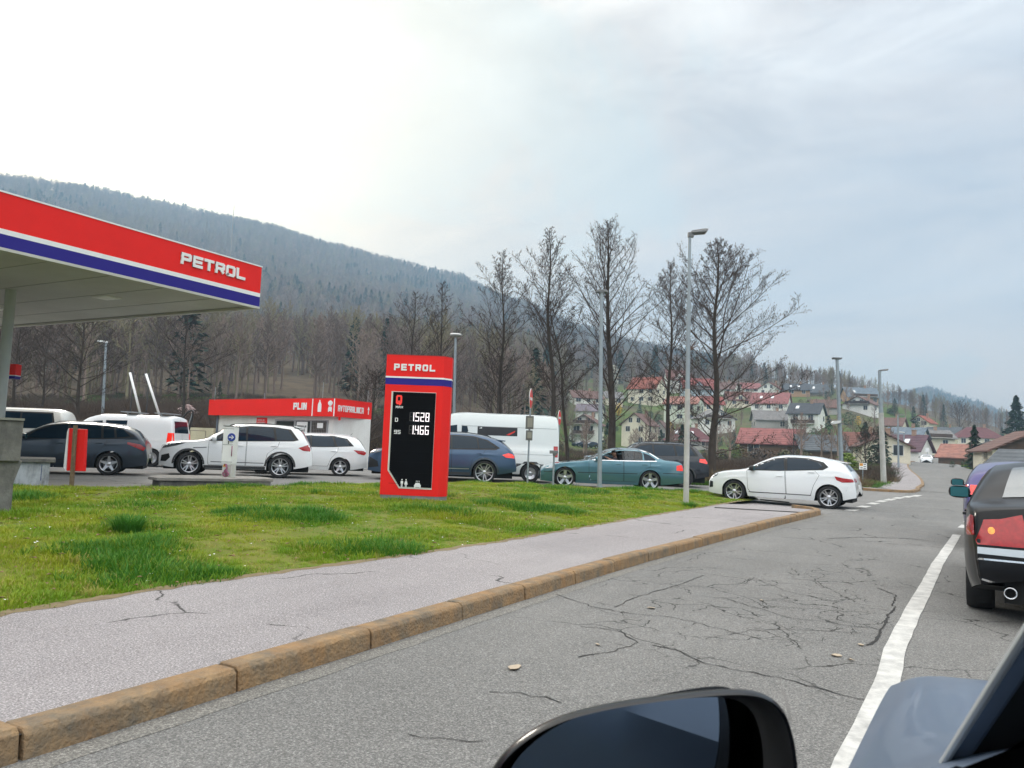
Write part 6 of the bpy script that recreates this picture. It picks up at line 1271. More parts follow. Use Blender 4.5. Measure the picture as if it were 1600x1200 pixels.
def tilem(k):
    if 'roof_'+k in MC: return MC['roof_'+k]
    m = mat('roof_'+k, RC[k], .8, var=.28, vs=1.4, dirt=(tuple(v*.55+.02 for v in RC[k]), .6, .9)); nt = m.node_tree; N = nt.nodes; L = nt.links
    tcn = N.new('ShaderNodeTexCoord'); wv = N.new('ShaderNodeTexWave'); wv.inputs['Scale'].default_value = 1.1; wv.inputs['Distortion'].default_value = .5; wv.bands_direction = 'Z'; L.new(tcn.outputs['Object'], wv.inputs[0])
    bp = N.new('ShaderNodeBump'); bp.inputs['Strength'].default_value = .8; bp.inputs['Distance'].default_value = .05; L.new(wv.outputs[0], bp.inputs['Height']); L.new(bp.outputs[0], N['Principled BSDF'].inputs['Normal']); return m
def wallm(k): return mat('wall_'+k, WC[k], .9, var=.05, vs=.5, dirt=(tuple(v*.62 for v in WC[k]), .45, .5))
def house(px0, px1, yb, ye, yr, kind, roofc, wallc, label, yaw=18, d=None, balc=0, nf=2, dep=None, hip=0, dorm=0, gable_wood=False, sky_=0, chim=1, door=False, cols=None, ov=.55, nm='house', ftop=None, simple=False):
    pc_ = (px0+px1)/2
    P = hit(pc_, yb) if d is None else TP(pc_, d)
    if P is None: P = TP(pc_, 240)
    dd = proj(P)[2]; k = dd/F; w_ = (px1-px0)*k/max(.55, cos(radians(yaw)) + (.35*sin(radians(abs(yaw)))))
    he = (yb-ye)*k; hr = (yb-yr)*k; dp = dep or max(7.0, min(11, w_*.8)); z0 = P.z-1.2
    v = Vector((P.x, P.y, 0)).normalized(); a0 = atan2(-v.x, v.y); t = empty(nm, (P.x+v.x*dp*.4, P.y+v.y*dp*.4, P.z), a0+radians(yaw), label, 'house' if nm == 'house' else 'barn', 'houses on the hillside')
    hw, hd = w_/2, dp/2; wm, rm = wallm(wallc), tilem(roofc); b = MB(); e = ov
    if kind == 's':                       # ridge runs left-right
        prof = [Vector((-hw, -hd, -1.2)), Vector((-hw, -hd, he)), Vector((-hw+hip, 0, hr)) if 0 else Vector((-hw, 0, hr)), Vector((-hw, hd, he)), Vector((-hw, hd, -1.2))]
        if hip: b.box(-hw, hw, -hd, hd, -1.2, he)
        else: b.prism(prof, (w_, 0, 0))
        wl2 = fixn(b.build('wall', wm, t)); b = MB(); sl = (hr-he)/hd; th = .18
        y0_, z0_ = -hd-e, he-sl*e
        if hip:
            hh = min(hip, hw*.9); X = hw+e
            vs = [(-X, y0_, z0_+.02), (X, y0_, z0_+.02), (X, -y0_, z0_+.02), (-X, -y0_, z0_+.02), (-hw+hh, 0, hr+.05), (hw-hh, 0, hr+.05)]
            b.add(vs, [(0, 1, 5, 4), (1, 2, 5), (2, 3, 4, 5), (3, 0, 4), (3, 2, 1, 0)])
        else:
            b.prism([Vector((-hw-e, y, z)) for y, z in ((y0_, z0_), (0, hr), (-y0_, z0_), (-y0_, z0_+th), (0, hr+th), (y0_, z0_+th))], (w_+2*e, 0, 0))
    else:                                 # gable faces the viewer
        b.prism([Vector((-hw, -hd, -1.2)), Vector((-hw, -hd, he)), Vector((0, -hd, hr)), Vector((hw, -hd, he)), Vector((hw, -hd, -1.2))], (0, dp, 0)); wl2 = fixn(b.build('wall', wm, t)); b = MB(); sl = (hr-he)/hw; th = .18; x0_, z0_ = -hw-e, he-sl*e
        b.prism([Vector((x, -hd-e, z)) for x, z in ((x0_, z0_), (0, hr), (-x0_, z0_), (-x0_, z0_+th), (0, hr+th), (x0_, z0_+th))], (0, dp+2*e, 0))
    roof = fixn(b.build('roof', rm, t))
    if chim:
        b = MB(); cx2 = hw*.35; b.box(cx2-.3, cx2+.3, -.3+(0 if kind == 's' else 1), .3+(0 if kind == 's' else 1), hr-1.2, hr+.9); b.box(cx2-.36, cx2+.36, -.36+(0 if kind == 's' else 1), .36+(0 if kind == 's' else 1), hr+.9, hr+1.0); b.build('chimney', chimm, roof)
    if gable_wood and kind == 'g': b = MB(); b.prism([Vector((x, -hd-.03, z)) for x, z in ((-hw+.1, he), (hw-.1, he), (0, hr-.05))], (0, -.05, 0)); fixn(b.build('gable_boards', wood, t))
    # windows
    rr = random.Random(int(px0*7+yb)); fh = 2.75; n_ = cols or max(2, int(w_/3.2)); top_ = he if kind == 's' else he+.2
    def win(x, z, w2, h2, y=-hd, face='f'):
        b = MB(); fr_ = .09
        if face == 'f': b.box(x-w2/2-fr_, x+w2/2+fr_, y-.06, y+.02, z-fr_, z+h2+fr_)
        else: b.box(face-.02 if face < 0 else face-.02, face+.02, 0, 0, 0, 0); sgn = -1 if face < 0 else 1; b = MB(); b.box(min(face, face+sgn*.06), max(face, face+sgn*.06), x-w2/2-fr_, x+w2/2+fr_, z-fr_, z+h2+fr_)
        f_ = b.build('window', winfr, t); b = MB()
        if face == 'f': b.box(x-w2/2, x-.04, y-.075, y-.06, z, z+h2); b.box(x+.04, x+w2/2, y-.075, y-.06, z, z+h2)
        else: b.box(min(face+sgn*.06, face+sgn*.075), max(face+sgn*.06, face+sgn*.075), x-w2/2, x+w2/2, z, z+h2)
        b.build('pane', wins, f_)
    ztop = max(he, 2.6); nfl = max(1, int((ztop+.3)/fh)); base = max(.2, ztop-nfl*fh)
    for fl in range(nfl):
        z = base+fl*fh+.95
        for c in range(n_):
            x = -hw+(c+.5)*w_/n_
            if rr.random() < .15: continue
            if z+1.3 > he+ (.2 if kind == 's' else .5): continue
            win(x, z, 1.1+.5*(rr.random() < .3), 1.25)
        for sx in (-hw, hw):
            for c in range(2):
                y = -hd+(c+.5)*dp/2
                if z+1.3 < he-.1 and rr.random() < .85: win(y, z, 1.0, 1.2, face=sx)
    if kind == 'g' and hr-he > 2.2:
        for x in ((-1.1, 1.1) if hw > 3.5 else (0,)): win(x, he+(hr-he)*.18, .9, 1.1)
    for k2 in range(balc):
        z = base+(nfl-1-k2)*fh-.05
        if z < 1.5: z = base+fh*.95
        b = MB(); b.box(-hw*.75, hw*.75, -hd-1.2, -hd-.0, z, z+.16); f_ = b.build('balcony', mat('balcony_slab', (.45, .43, .40), .8), t); b = MB(); b.box(-hw*.75, hw*.75, -hd-1.22, -hd-1.14, z+.22, z+1.05); b.box(-hw*.75, -hw*.75+.08, -hd-1.14, -hd, z+.22, z+1.05); b.box(hw*.75-.08, hw*.75, -hd-1.14, -hd, z+.22, z+1.05); b.build('railing', wood, f_)
    for k2 in range(sky_):
        s_ = (hr-he)/hd; x = -hw*.5+k2*w_/(sky_+.5)*.8; b = MB(); y = -hd*.5; q = [Vector((x-.4, y-.5, he+(y-.5+hd)*s_+.24)), Vector((x+.4, y-.5, he+(y-.5+hd)*s_+.24)), Vector((x+.4, y+.5, he+(y+.5+hd)*s_+.24)), Vector((x-.4, y+.5, he+(y+.5+hd)*s_+.24))]; b.prism(q, (0, 0, .05)); b.build('skylight', clearl, roof)
    for k2 in range(dorm):
        x = 0 if dorm == 1 else (-hw*.45+k2*hw*.9); y = -hd-.05; b = MB(); dh = (hr-he)*.55; b.prism([Vector((x-1.7, y, he-.3)), Vector((x+1.7, y, he-.3)), Vector((x+1.7, y, he+dh*.35)), Vector((x, y, he+dh+.3)), Vector((x-1.7, y, he+dh*.35))], (0, hd*.7, 0)); f_ = fixn(b.build('dormer', wm, t)); b = MB()
        b.prism([Vector((xx, y-.35, zz)) for xx, zz in ((x-2.2, he+dh*.2), (x, he+dh+.4), (x+2.2, he+dh*.2), (x+2.2, he+dh*.2+.15), (x, he+dh+.58), (x-2.2, he+dh*.2+.15))], (0, hd*.8, 0)); fixn(b.build('dormer_roof', rm, f_)); win(x, he+.1, 1.1, 1.1, y)
    if door: b = MB(); b.box(hw*.3, hw*.3+1.0, -hd-.05, -hd, 0, 2.1); b.build('door', wood, t)
    t['dims'] = '%.1f' % w_; del t['dims']
    return t
HL = [
 (884, 936, 629, 617, 605, 's', 'brown', 'white', 'white house with brown roof, leftmost in the upper row of the village', dict(yaw=20, d=252)),
 (900, 940, 663, 645, 634, 's', 'mauve', 'white', 'white house with mauve grey roof above the balconied house', dict(yaw=-12, d=226)),
 (892, 940, 703, 673, 659, 'g', 'brown', 'white', 'white three storey house with dark balconies near the white van', dict(yaw=-14, d=196, balc=2, ov=.8)),
 (976, 1022, 699, 662, 645, 'g', 'brown', 'cream', 'tall cream house with a broad plain gable left of the bare trees', dict(yaw=-24, d=196, balc=0)),
 (1018, 1046, 699, 680, 664, 'g', 'brown', 'grey', 'small grey gabled house tucked right of the tall cream house', dict(yaw=-10, d=205, chim=0)),
 (984, 1034, 641, 615, 597, 's', 'orange', 'cream', 'cream house with steep orange roof in the upper village', dict(yaw=-28, d=272, sky_=0)),
 (1036, 1076, 621, 600, 584, 's', 'rust', 'white', 'highest white house with rust roof and front gable', dict(yaw=14, d=312, dorm=1)),
 (1062, 1112, 628, 613, 596, 's', 'red', 'blueish', 'pale blue house with bright red roof and central dormer balcony', dict(yaw=10, d=290, dorm=1, balc=1)),
 (1080, 1098, 594, 589, 584, 's', 'salmon', 'wood', 'tiny salmon roof showing above the bright red roof', dict(yaw=5, d=345, chim=0)),
 (1040, 1095, 661, 630, 618, 's', 'salmon', 'mint', 'pale green white house with wide salmon roof above the maroon roof', dict(yaw=-18, d=232)),
 (1092, 1126, 651, 633, 621, 's', 'red', 'cream', 'cream house with red roof right of the wide salmon roof', dict(yaw=15, d=250)),
 (1084, 1142, 684, 660, 646, 'g', 'grey', 'white', 'white house with low grey gable roof behind the rightmost bare tree', dict(yaw=22, d=212, balc=1)),
 (1036, 1112, 707, 691, 671, 's', 'maroon', 'grey', 'long grey house under a big maroon hipped roof with skylights', dict(yaw=4, d=180, hip=3.5, sky_=2, dorm=1, nf=1)),
 (1156, 1184, 616, 607, 598, 's', 'pinkred', 'white', 'small pinkish red roofed house high behind the twigs', dict(yaw=12, d=300)),
 (1224, 1262, 624, 613, 603, 's', 'dark', 'tan', 'tan house with dark roof and skylights near the hill crest', dict(yaw=8, d=288, sky_=2)),
 (1264, 1296, 621, 616, 603, 's', 'slate', 'grey', 'grey house with large slate roof on the hill crest', dict(yaw=-10, d=292, sky_=1)),
 (1176, 1232, 656, 639, 622, 's', 'pinkred', 'white', 'house with long faded red roof and two skylights in mid slope', dict(yaw=-10, d=245, sky_=2)),
 (1236, 1284, 692, 661, 645, 's', 'dark', 'white', 'white two storey house with near black roof above the barns', dict(yaw=-14, d=190, balc=1, sky_=1)),
 (1176, 1232, 686, 662, 648, 's', 'grey', 'grey', 'grey house half hidden by twigs above the red barn', dict(yaw=10, d=200)),
 (1160, 1250, 730, 703, 681, 's', 'pinkred', 'wood', 'wooden barn with broad pink red roof just left of the hatchback roof', dict(yaw=-8, d=118, nm='barn', hip=0, chim=0)),
 (1246, 1312, 731, 713, 691, 's', 'slate', 'wood', 'low dark slate barn right of the red roofed barn', dict(yaw=12, d=112, nm='barn', chim=0)),
 (1317, 1368, 640, 625, 610, 's', 'blue', 'tan', 'tan house with blue grey roof, highest on the right slope', dict(yaw=22, d=262, sky_=1, balc=1)),
 (1322, 1372, 656, 642, 629, 'g', 'brown', 'white', 'white gabled house with two balconies below the tan house', dict(yaw=-20, d=236, balc=2)),
 (1315, 1380, 716, 692, 672, 's', 'rust', 'grey', 'grey house with large rust roof directly behind the white hatchback tail', dict(yaw=-6, d=112, nf=1)),
 (1340, 1412, 725, 697, 680, 'g', 'brown', 'cream', 'cream house with wide low gable behind the two nearest far lamps', dict(yaw=10, d=98, balc=0)),
 (1392, 1446, 716, 698, 675, 's', 'purple', 'white', 'white house with steep purple maroon roof by the far pavement', dict(yaw=-18, d=128, sky_=2)),
 (1348, 1396, 694, 681, 663, 's', 'slate', 'grey', 'house with slate blue roof behind the rust roof', dict(yaw=12, d=150)),
 (1392, 1444, 700, 679, 664, 's', 'blue', 'white', 'white house with blue grey roof behind the purple maroon roof', dict(yaw=-14, d=165)),
 (1420, 1482, 694, 668, 656, 's', 'grey', 'cream', 'cream house with grey roof and balcony above the road bend', dict(yaw=24, d=185, balc=1)),
 (1426, 1458, 655, 646, 635, 'g', 'orange', 'cream', 'small cream gabled house with orange roof below the distant peak', dict(yaw=-20, d=262)),
 (1452, 1500, 664, 655, 641, 's', 'slate', 'tan', 'tan house under stepped slate roofs left of the large maroon hipped house', dict(yaw=-12, d=238)),
 (1492, 1560, 671, 652, 636, 's', 'maroon', 'cream', 'large cream house with maroon hipped roof on the right hill', dict(yaw=14, d=222, hip=3.5, cols=4)),
 (1483, 1518, 680, 674, 664, 's', 'slate', 'wood', 'dark outbuilding with slate roof below the large cream house', dict(yaw=-8, d=190, chim=0)),
 (1476, 1514, 710, 697, 678, 's', 'salmon', 'wood', 'timber barn with salmon roof beside the road bend', dict(yaw=-14, d=132, nm='barn', chim=0)),
 (1530, 1582, 693, 676, 665, 'g', 'grey', 'white', 'white house with wide grey gable right of the dark thuja', dict(yaw=-14, d=150)),
 (1534, 1574, 704, 696, 680, 's', 'maroon', 'wood', 'dark barn with maroon sheet roof behind the cream gable at the right edge', dict(yaw=6, d=112, nm='barn', chim=0)),
 (1538, 1672, 734, 706, 675, 'g', 'brown', 'cream', 'cream house with dark boarded gable at the right edge', dict(yaw=16, d=74, gable_wood=True, nf=1)),
 (1574, 1680, 742, 724, 694, 's', 'slate', 'tan', 'orange tan shed with grey green roof behind the black saloon', dict(yaw=-16, d=56, nm='barn', chim=0)),
 (1566, 1625, 678, 671, 661, 's', 'grey', 'cream', 'low cream house with pale grey roof at the far right above the gable', dict(yaw=10, d=190)),
 (940, 968, 634, 622, 612, 's', 'grey', 'cream', 'low cream garden house with grey roof left of the steep orange roof', dict(yaw=14, d=262, chim=0)),
 (1112, 1150, 612, 603, 592, 's', 'brown', 'white', 'white house with brown roof high behind the rightmost bare tree', dict(yaw=-16, d=300)),
 (1132, 1172, 640, 628, 615, 's', 'rust', 'cream', 'cream house with rust roof seen through the twigs of the rightmost bare tree', dict(yaw=12, d=262, dorm=1)),
 (1186, 1222, 622, 611, 600, 'g', 'rust', 'white', 'white gabled house with rust roof near the crest left of the tan one', dict(yaw=-18, d=292)),
 (1270, 1306, 662, 650, 638, 's', 'brown', 'grey', 'grey house with brown roof beneath the round dark conifer', dict(yaw=8, d=222)),
 (1380, 1412, 676, 664, 652, 's', 'brown', 'cream', 'cream house with brown roof just right of the pale lamp post', dict(yaw=-12, d=205)),
 (1500, 1530, 698, 688, 676, 'g', 'rust', 'white', 'small white gabled house with rust roof left of the dark thuja', dict(yaw=18, d=150)),
 (1588, 1640, 690, 680, 670, 's', 'rust', 'cream', 'low cream house with rust roof under the big spruce at the right edge', dict(yaw=-8, d=165, chim=0)),
 (297, 328, 512, 505, 498, 's', 'red', 'tan', 'far tan house with red roofs on the wooded slope under the canopy corner', dict(yaw=10, d=330, chim=0)),
]
for h in HL:
    kw = h[9]; house(*h[:9], **kw)
# lattice + red door on the red barn is given by a lean-to front
# parked cars under the balconied house
for px, d, lab in ((906, 176, 'tiny dark parked car, left of two below the balconied white house'), (921, 175, 'tiny dark parked car, right of two below the balconied white house')):
    q = copy_tree(c7); q.name = 'parked_car'; tag(q, lab, 'car', 'cars parked in the village'); p = TP(px, d); q.location = p+Vector((0, 0, .1)); q.rotation_euler = (0, 0, 1.2); recolour(q, MC['dark_blue_grey_paint'])
# ------------------------------------------------------------ bare trees
barkd = mat('alder_bark', (.035, .027, .021), .95, col2=(.065, .052, .042), vs=4, bump=.6, bs=18); twigm = mat('alder_twigs', (.055, .040, .033), .95, var=.2, vs=2)
def TB():
    return dict(v=[], f=[])
def tube_(B, pts, rad, k=3):
    n0 = len(B['v']); n = len(pts); t0 = (pts[-1]-pts[0]).normalized(); a = t0.orthogonal().normalized(); b = t0.cross(a)
    for p, r in zip(pts, rad):
        for j in range(k): B['v'].append(tuple(p+(a*cos(2*pi*j/k)+b*sin(2*pi*j/k))*r))
    for i in range(n-1):
        for j in range(k): B['f'].append((n0+i*k+j, n0+i*k+(j+1) % k, n0+(i+1)*k+(j+1) % k, n0+(i+1)*k+j))
def mesh_(B, name, m, parent=None):
    me = bpy.data.meshes.new(name); me.from_pydata(B['v'], [], B['f']); me.materials.append(m); me.polygons.foreach_set('use_smooth', [True]*len(me.polygons)); o = bpy.data.objects.new(name, me); C.objects.link(o)
    if parent: o.parent = parent
    return o
def bare_tree(h, r0, spread, seed, lean=(0, 0), nprim=46, nsec=9, nter=8, t0=.14, tw=.0065, cat=1.0, bias=None, up=(38, 62), flat=False, bend=0, dead=0):
    r = random.Random(seed); T = TB(); K_ = TB(); n = 14; tp = []
    wob = [Vector((r.uniform(-1, 1), r.uniform(-1, 1), 0)) for _ in range(4)]
    for i in range(n+1):
        t = i/n; o = Vector((lean[0]*t+bend*sin(pi*t), lean[1]*t, h*t)); 
        for q, wv in enumerate(wob): o += wv*.045*sin((q+1)*pi*t+q)*h*.12
        tp.append(o)
    trad = [r0*(1-.93*(i/n)**.85)+.008 for i in range(n+1)]; trad[0] *= 1.25; tube_(T, [Vector((tp[0].x, tp[0].y, -.3))]+tp, [trad[0]*1.1]+trad, 9)
    def tpos(t): f = t*n; i = min(n-1, int(f)); return tp[i].lerp(tp[i+1], f-i)
    az = r.uniform(0, 6)
    for i in range(nprim):
        u = i/(nprim-1); t = t0+(.985-t0)*u**.92; az += 2.4+r.uniform(-.4, .4); 
        env = max(.05, sin(pi*min(1, (1-u)*.74+.04)))**.85*min(1, (1-u)*2.2+.12)**.35; ln = spread*env*r.uniform(.75, 1.18)
        if bias: ln *= 1+bias[0]*cos(az-bias[1])*(1-t*.7)
        if r.random() < dead*(1-u): continue
        el = radians(up[0]+(up[1]-up[0])*u+r.uniform(-8, 8)); p0 = tpos(t); d = Vector((cos(az)*cos(el), sin(az)*cos(el), sin(el))); pr = max(.010, trad[min(n, int(t*n))]*.38); pts = [p0]; sgm = 6; sd = d.copy()
        for s in range(sgm):
            sd = (sd+Vector((r.uniform(-.17, .17), r.uniform(-.17, .17), .05+r.uniform(-.10, .08)))).normalized(); pts.append(pts[-1]+sd*ln/sgm)
        pr = min(pr, .008+ln*(.0062 if tw < .02 else .014)); tube_(K_, pts, [pr*(1-.85*k/sgm)+.003 for k in range(sgm+1)], 4)
        ns = max(3, int(nsec*ln/spread*1.3))
        for q in range(ns):
            f = .18+.80*q/ns; fi = f*sgm; i0 = min(sgm-1, int(fi)); p1 = pts[i0].lerp(pts[i0+1], fi-i0); td = (pts[i0+1]-pts[i0]).normalized(); sid = td.cross(UZ).normalized(); rot = Matrix.Rotation(r.uniform(-.9, .9), 3, td); sid = rot @ (sid*(1 if q % 2 else -1)); d2 = (td*r.uniform(.5, .9)+sid*r.uniform(.6, 1.0)+UZ*r.uniform(-.05, .4)).normalized(); l2 = ln*(1-f*.62)*.36*r.uniform(.7, 1.2); l2 = max(.25, l2); p_ = [p1]; 
            for s in range(3): d2 = (d2+Vector((r.uniform(-.15, .15), r.uniform(-.15, .15), .07+r.uniform(-.1, .1)))).normalized(); p_.append(p_[-1]+d2*l2/3)
            tube_(K_, p_, [tw*1.7, tw*1.4, tw*1.1, tw*.7], 3)
            for w_ in range(nter):
                g = .2+.8*w_/nter; gi = g*3; j0 = min(2, int(gi)); p2 = p_[j0].lerp(p_[j0+1], gi-j0); d3 = (d2+Vector((r.uniform(-.9, .9), r.uniform(-.9, .9), r.uniform(-.3, .8)))).normalized(); l3 = l2*.33*r.uniform(.5, 1.2)+.05; tube_(K_, [p2, p2+d3*l3], [tw*.9, tw*.45], 3)
                if cat and r.random() < .35*cat: c0 = p2+d3*l3; tube_(K_, [c0, c0+Vector((r.uniform(-.01, .01), 0, -.035-.03*r.random()))], [.016, .012], 3)
    return T, K_
def plant_tree(px, d, ytop, label, seed, r0=.16, spread=2.6, lean=0, **kw):
    p = PD(px, d); p.z = max(0, tz(p.x, p.y)) if d > 44 else gz(p.x, p.y)-.03
    h = HC+(hory(px)-ytop)/F*d-p.z; t = empty('bare_tree', p, ang, label, 'tree', 'bare trees behind the queue'); kw['nprim'] = int(kw.get('nprim', 46)*1.08); kw.setdefault('nsec', 12); kw.setdefault('tw', .0046); kw.setdefault('nter', 12); kw.setdefault('dead', .3); T, K_ = bare_tree(h, r0*.9, spread*1.22, seed, (lean*d/F, 0), **kw)
    mesh_(T, 'trunk', barkd, t); mesh_(K_, 'crown', twigm, t); return t
plant_tree(783, 40, 389, 'slim bare alder just right of the price sign lamp, rising over the white van', 3, .14, 2.3, -8, nprim=44, t0=.22, bias=(.25, pi))
plant_tree(868, 37, 355, 'tall bare alder with narrow crown behind the no entry signs', 4, .17, 2.5, -24, nprim=54, t0=.18)
plant_tree(886, 39, 470, 'thin crooked bare trunk leaning left beside the narrow crowned alder', 5, .12, 1.7, -36, nprim=24, t0=.40, bend=.25)
plant_tree(957, 36.5, 344, 'tallest bare alder with thick dark trunk behind the small twin headed lamp', 6, .24, 3.4, -20, nprim=60, t0=.16, up=(40, 66))
plant_tree(1037, 40, 405, 'leaning slender bare alder between the two nearest lamp posts', 7, .15, 2.5, 4, nprim=46, t0=.2, bend=.2, up=(25, 60))
plant_tree(1117, 34.5, 374, 'dense bare alder with low twiggy branches spreading right over the hatchback', 8, .22, 3.3, -2, nprim=66, t0=.12, nter=13, cat=2.2, bias=(.12, 0), up=(22, 58))
plant_tree(640, 52, 455, 'small bare tree behind the price sign, left of a pair', 9, .12, 3.0, -4, nprim=34, cat=1.2, up=(45, 62))
plant_tree(684, 50, 440, 'small bare tree behind the price sign, right of a pair', 10, .14, 2.9, -4, nprim=40, nter=7, cat=2, up=(42, 60))
plant_tree(118, 50, 480, 'dark bare tree rising into the canopy soffit behind the dark estate car', 11, .17, 3.6, 0, nprim=36, t0=.2, up=(15, 45))
plant_tree(284, 54, 470, 'bare tree behind the blossom bush and the canopy corner', 12, .15, 3.6, -6, nprim=32, t0=.2, up=(10, 40))
plant_tree(16, 52, 500, 'bare tree behind the minibus at the left edge', 13, .15, 3.0, 2, nprim=34, up=(15, 50))
plant_tree(62, 60, 505, 'thin bare tree between the left edge and the dark tree at the soffit', 14, .12, 3.0, 2, nprim=34, up=(25, 55))
plant_tree(1011, 70, 600, 'young thin bare tree in front of the orange roofed house', 15, .07, 1.6, 6, nprim=26, cat=0)
plant_tree(575, 44, 585, 'low bare shrubby tree at the left side of the price sign', 16, .09, 2.6, 8, nprim=34, t0=.05, up=(15, 60))
plant_tree(775, 58, 560, 'bushy bare tree behind the roof of the white van', 17, .10, 3.2, 0, nprim=40, t0=.08, up=(15, 60), nter=7)
plant_tree(1240, 95, 655, 'small bare fruit tree in front of the near black roof', 18, .10, 2.6, 0, nprim=28, t0=.15, nsec=7)
plant_tree(1352, 60, 678, 'leafless garden tree behind the direction sign', 19, .08, 2.2, 0, nprim=30, t0=.15, nsec=7)
plant_tree(1500, 245, 628, 'bare broad tree left of the large maroon hipped house', 20, .2, 5.5, 0, nprim=30, nsec=7, nter=4, tw=.03, cat=0)
# ------------------------------------------------------------ foliage crowns (conifers, shrubs)
def leafm(name, a, b_):
    m = mat(name, a, .8, col2=b_, vs=1.3, spec=.2, pos=True); return m
def conifer(h, rad, n, size, m, seed, wid=1.0, skirt=.06, round_=False):
    r = random.Random(seed); v = []; f = []
    for i in range(n):
        t = skirt+(1-skirt)*r.random()**1.15
        env = (1-t)**(.75 if not round_ else .0)
        if round_: env = sqrt(max(0, 1-((t-.5)/.5)**2))
        env *= 1+.28*sin(t*46+r.random()); a = r.uniform(0, 2*pi); q = rad*env*(.35+.65*sqrt(r.random()))*(1+.18*sin(3*a+seed)+.1*sin(7*a)); c = Vector((q*cos(a)*wid, q*sin(a), h*t)); d = Vector((cos(a), sin(a), -.25+r.uniform(-.4, .3)))*size*r.uniform(.6, 1.4); s = d.cross(UZ).normalized()*size*.35*r.uniform(.6, 1.3)+UZ*r.uniform(-.2, .2)*size
        k = len(v); v += [tuple(c-d*.5), tuple(c+s), tuple(c+d*.6), tuple(c-s)]; f.append((k, k+1, k+2, k+3))
    B = dict(v=v, f=f); return B
def plant_con(px, ybase, ytop, wpx, name, label, cat, m, d, seed, n=1400, round_=False, grp=None, sz=.05):
    P = TP(px, d); k = d/F; h = max(1.0, HC+(hory(px)-ytop)*k-P.z); t = empty(name, P, 0, label, cat, grp); B = conifer(h, wpx*k/2, n, h*sz, m, seed, round_=round_, skirt=.04)
    mesh_(B, 'crown' if name != 'shrub' else 'foliage', m, t); b = MB(); b.tube([(0, 0, -.4), (0, 0, h*(.8 if not round_ else .45))], [h*.02+.03, .02], 6); b.build('trunk' if name != 'shrub' else 'stem', barkd, t)
spru = leafm('spruce_needles', (.018, .040, .028), (.035, .070, .045)); thu = leafm('thuja_green', (.014, .035, .018), (.025, .055, .025)); yel = leafm('forsythia_yellow', (.55, .36, .02), (.70, .48, .05)); frsh = leafm('fresh_green', (.10, .17, .03), (.19, .25, .06)); pink = leafm('blossom_pink', (.52, .38, .37), (.66, .54, .52)); blos = leafm('blossom_white', (.50, .48, .42), (.65, .62, .55)); redb = leafm('red_shrub', (.20, .03, .03), (.30, .06, .05)); dkg = leafm('dark_shrub', (.022, .045, .02), (.05, .08, .03))
for a in ((1589, 700, 618, 42, 'spruce_tree', 'big dark spruce at the right edge above the roofs', 'spruce', spru, 150, 1, 3200), (1443, 645, 616, 15, 'spruce_tree', 'dark spruce on the skyline left of the distant peak', 'spruce', spru, 300, 2, 1200),
          (1523, 728, 664, 30, 'thuja_tree', 'dark pointed thuja between the salmon barn and the maroon roofed barn', 'thuja', thu, 92, 3, 2600), (1020, 590, 538, 22, 'conifer', 'dark broad conifer on the skyline above the orange roof', 'conifer', spru, 345, 4, 1500),
          (965, 600, 545, 26, 'conifer', 'blue green conifer left of the thick alder trunk on the skyline', 'conifer', spru, 350, 5, 1300), (1274, 612, 584, 9, 'conifer', 'narrow dark conifer above the slate roof on the crest', 'conifer', spru, 330, 6, 700), (1298, 630, 588, 14, 'conifer', 'narrow dark conifer right of the slate roof on the crest', 'conifer', spru, 300, 7, 900),
          (1292, 655, 618, 34, 'conifer', 'round dark green conifer left of the floodlight lamp post', 'conifer', thu, 235, 8, 2200), (1328, 620, 604, 9, 'conifer', 'small dark conifer behind the tan house ridge', 'conifer', spru, 300, 9, 600), (1398, 665, 622, 16, 'conifer', 'dark conifer right of the pale lamp post above the slate roof', 'conifer', spru, 255, 10, 1200), (1475, 650, 632, 12, 'conifer', 'small blue green conifer beneath the distant peak', 'conifer', spru, 280, 11, 700),
          (850, 650, 535, 40, 'conifer', 'tall shadowy conifer among the bare woods above the white van', 'conifer', spru, 215, 12, 2200), (840, 690, 585, 44, 'conifer', 'broad dark conifer just above the tail of the white van', 'conifer', dkg, 170, 13, 2200), (338, 640, 596, 16, 'conifer', 'small dark conifer behind the left end of the kiosk roof', 'conifer', thu, 95, 14, 900), (425, 505, 468, 14, 'conifer', 'small dark conifer under the canopy tip on the hill', 'conifer', spru, 420, 15, 700)):
    plant_con(*a[:8], a[8], a[9], n=a[10], sz=.045)
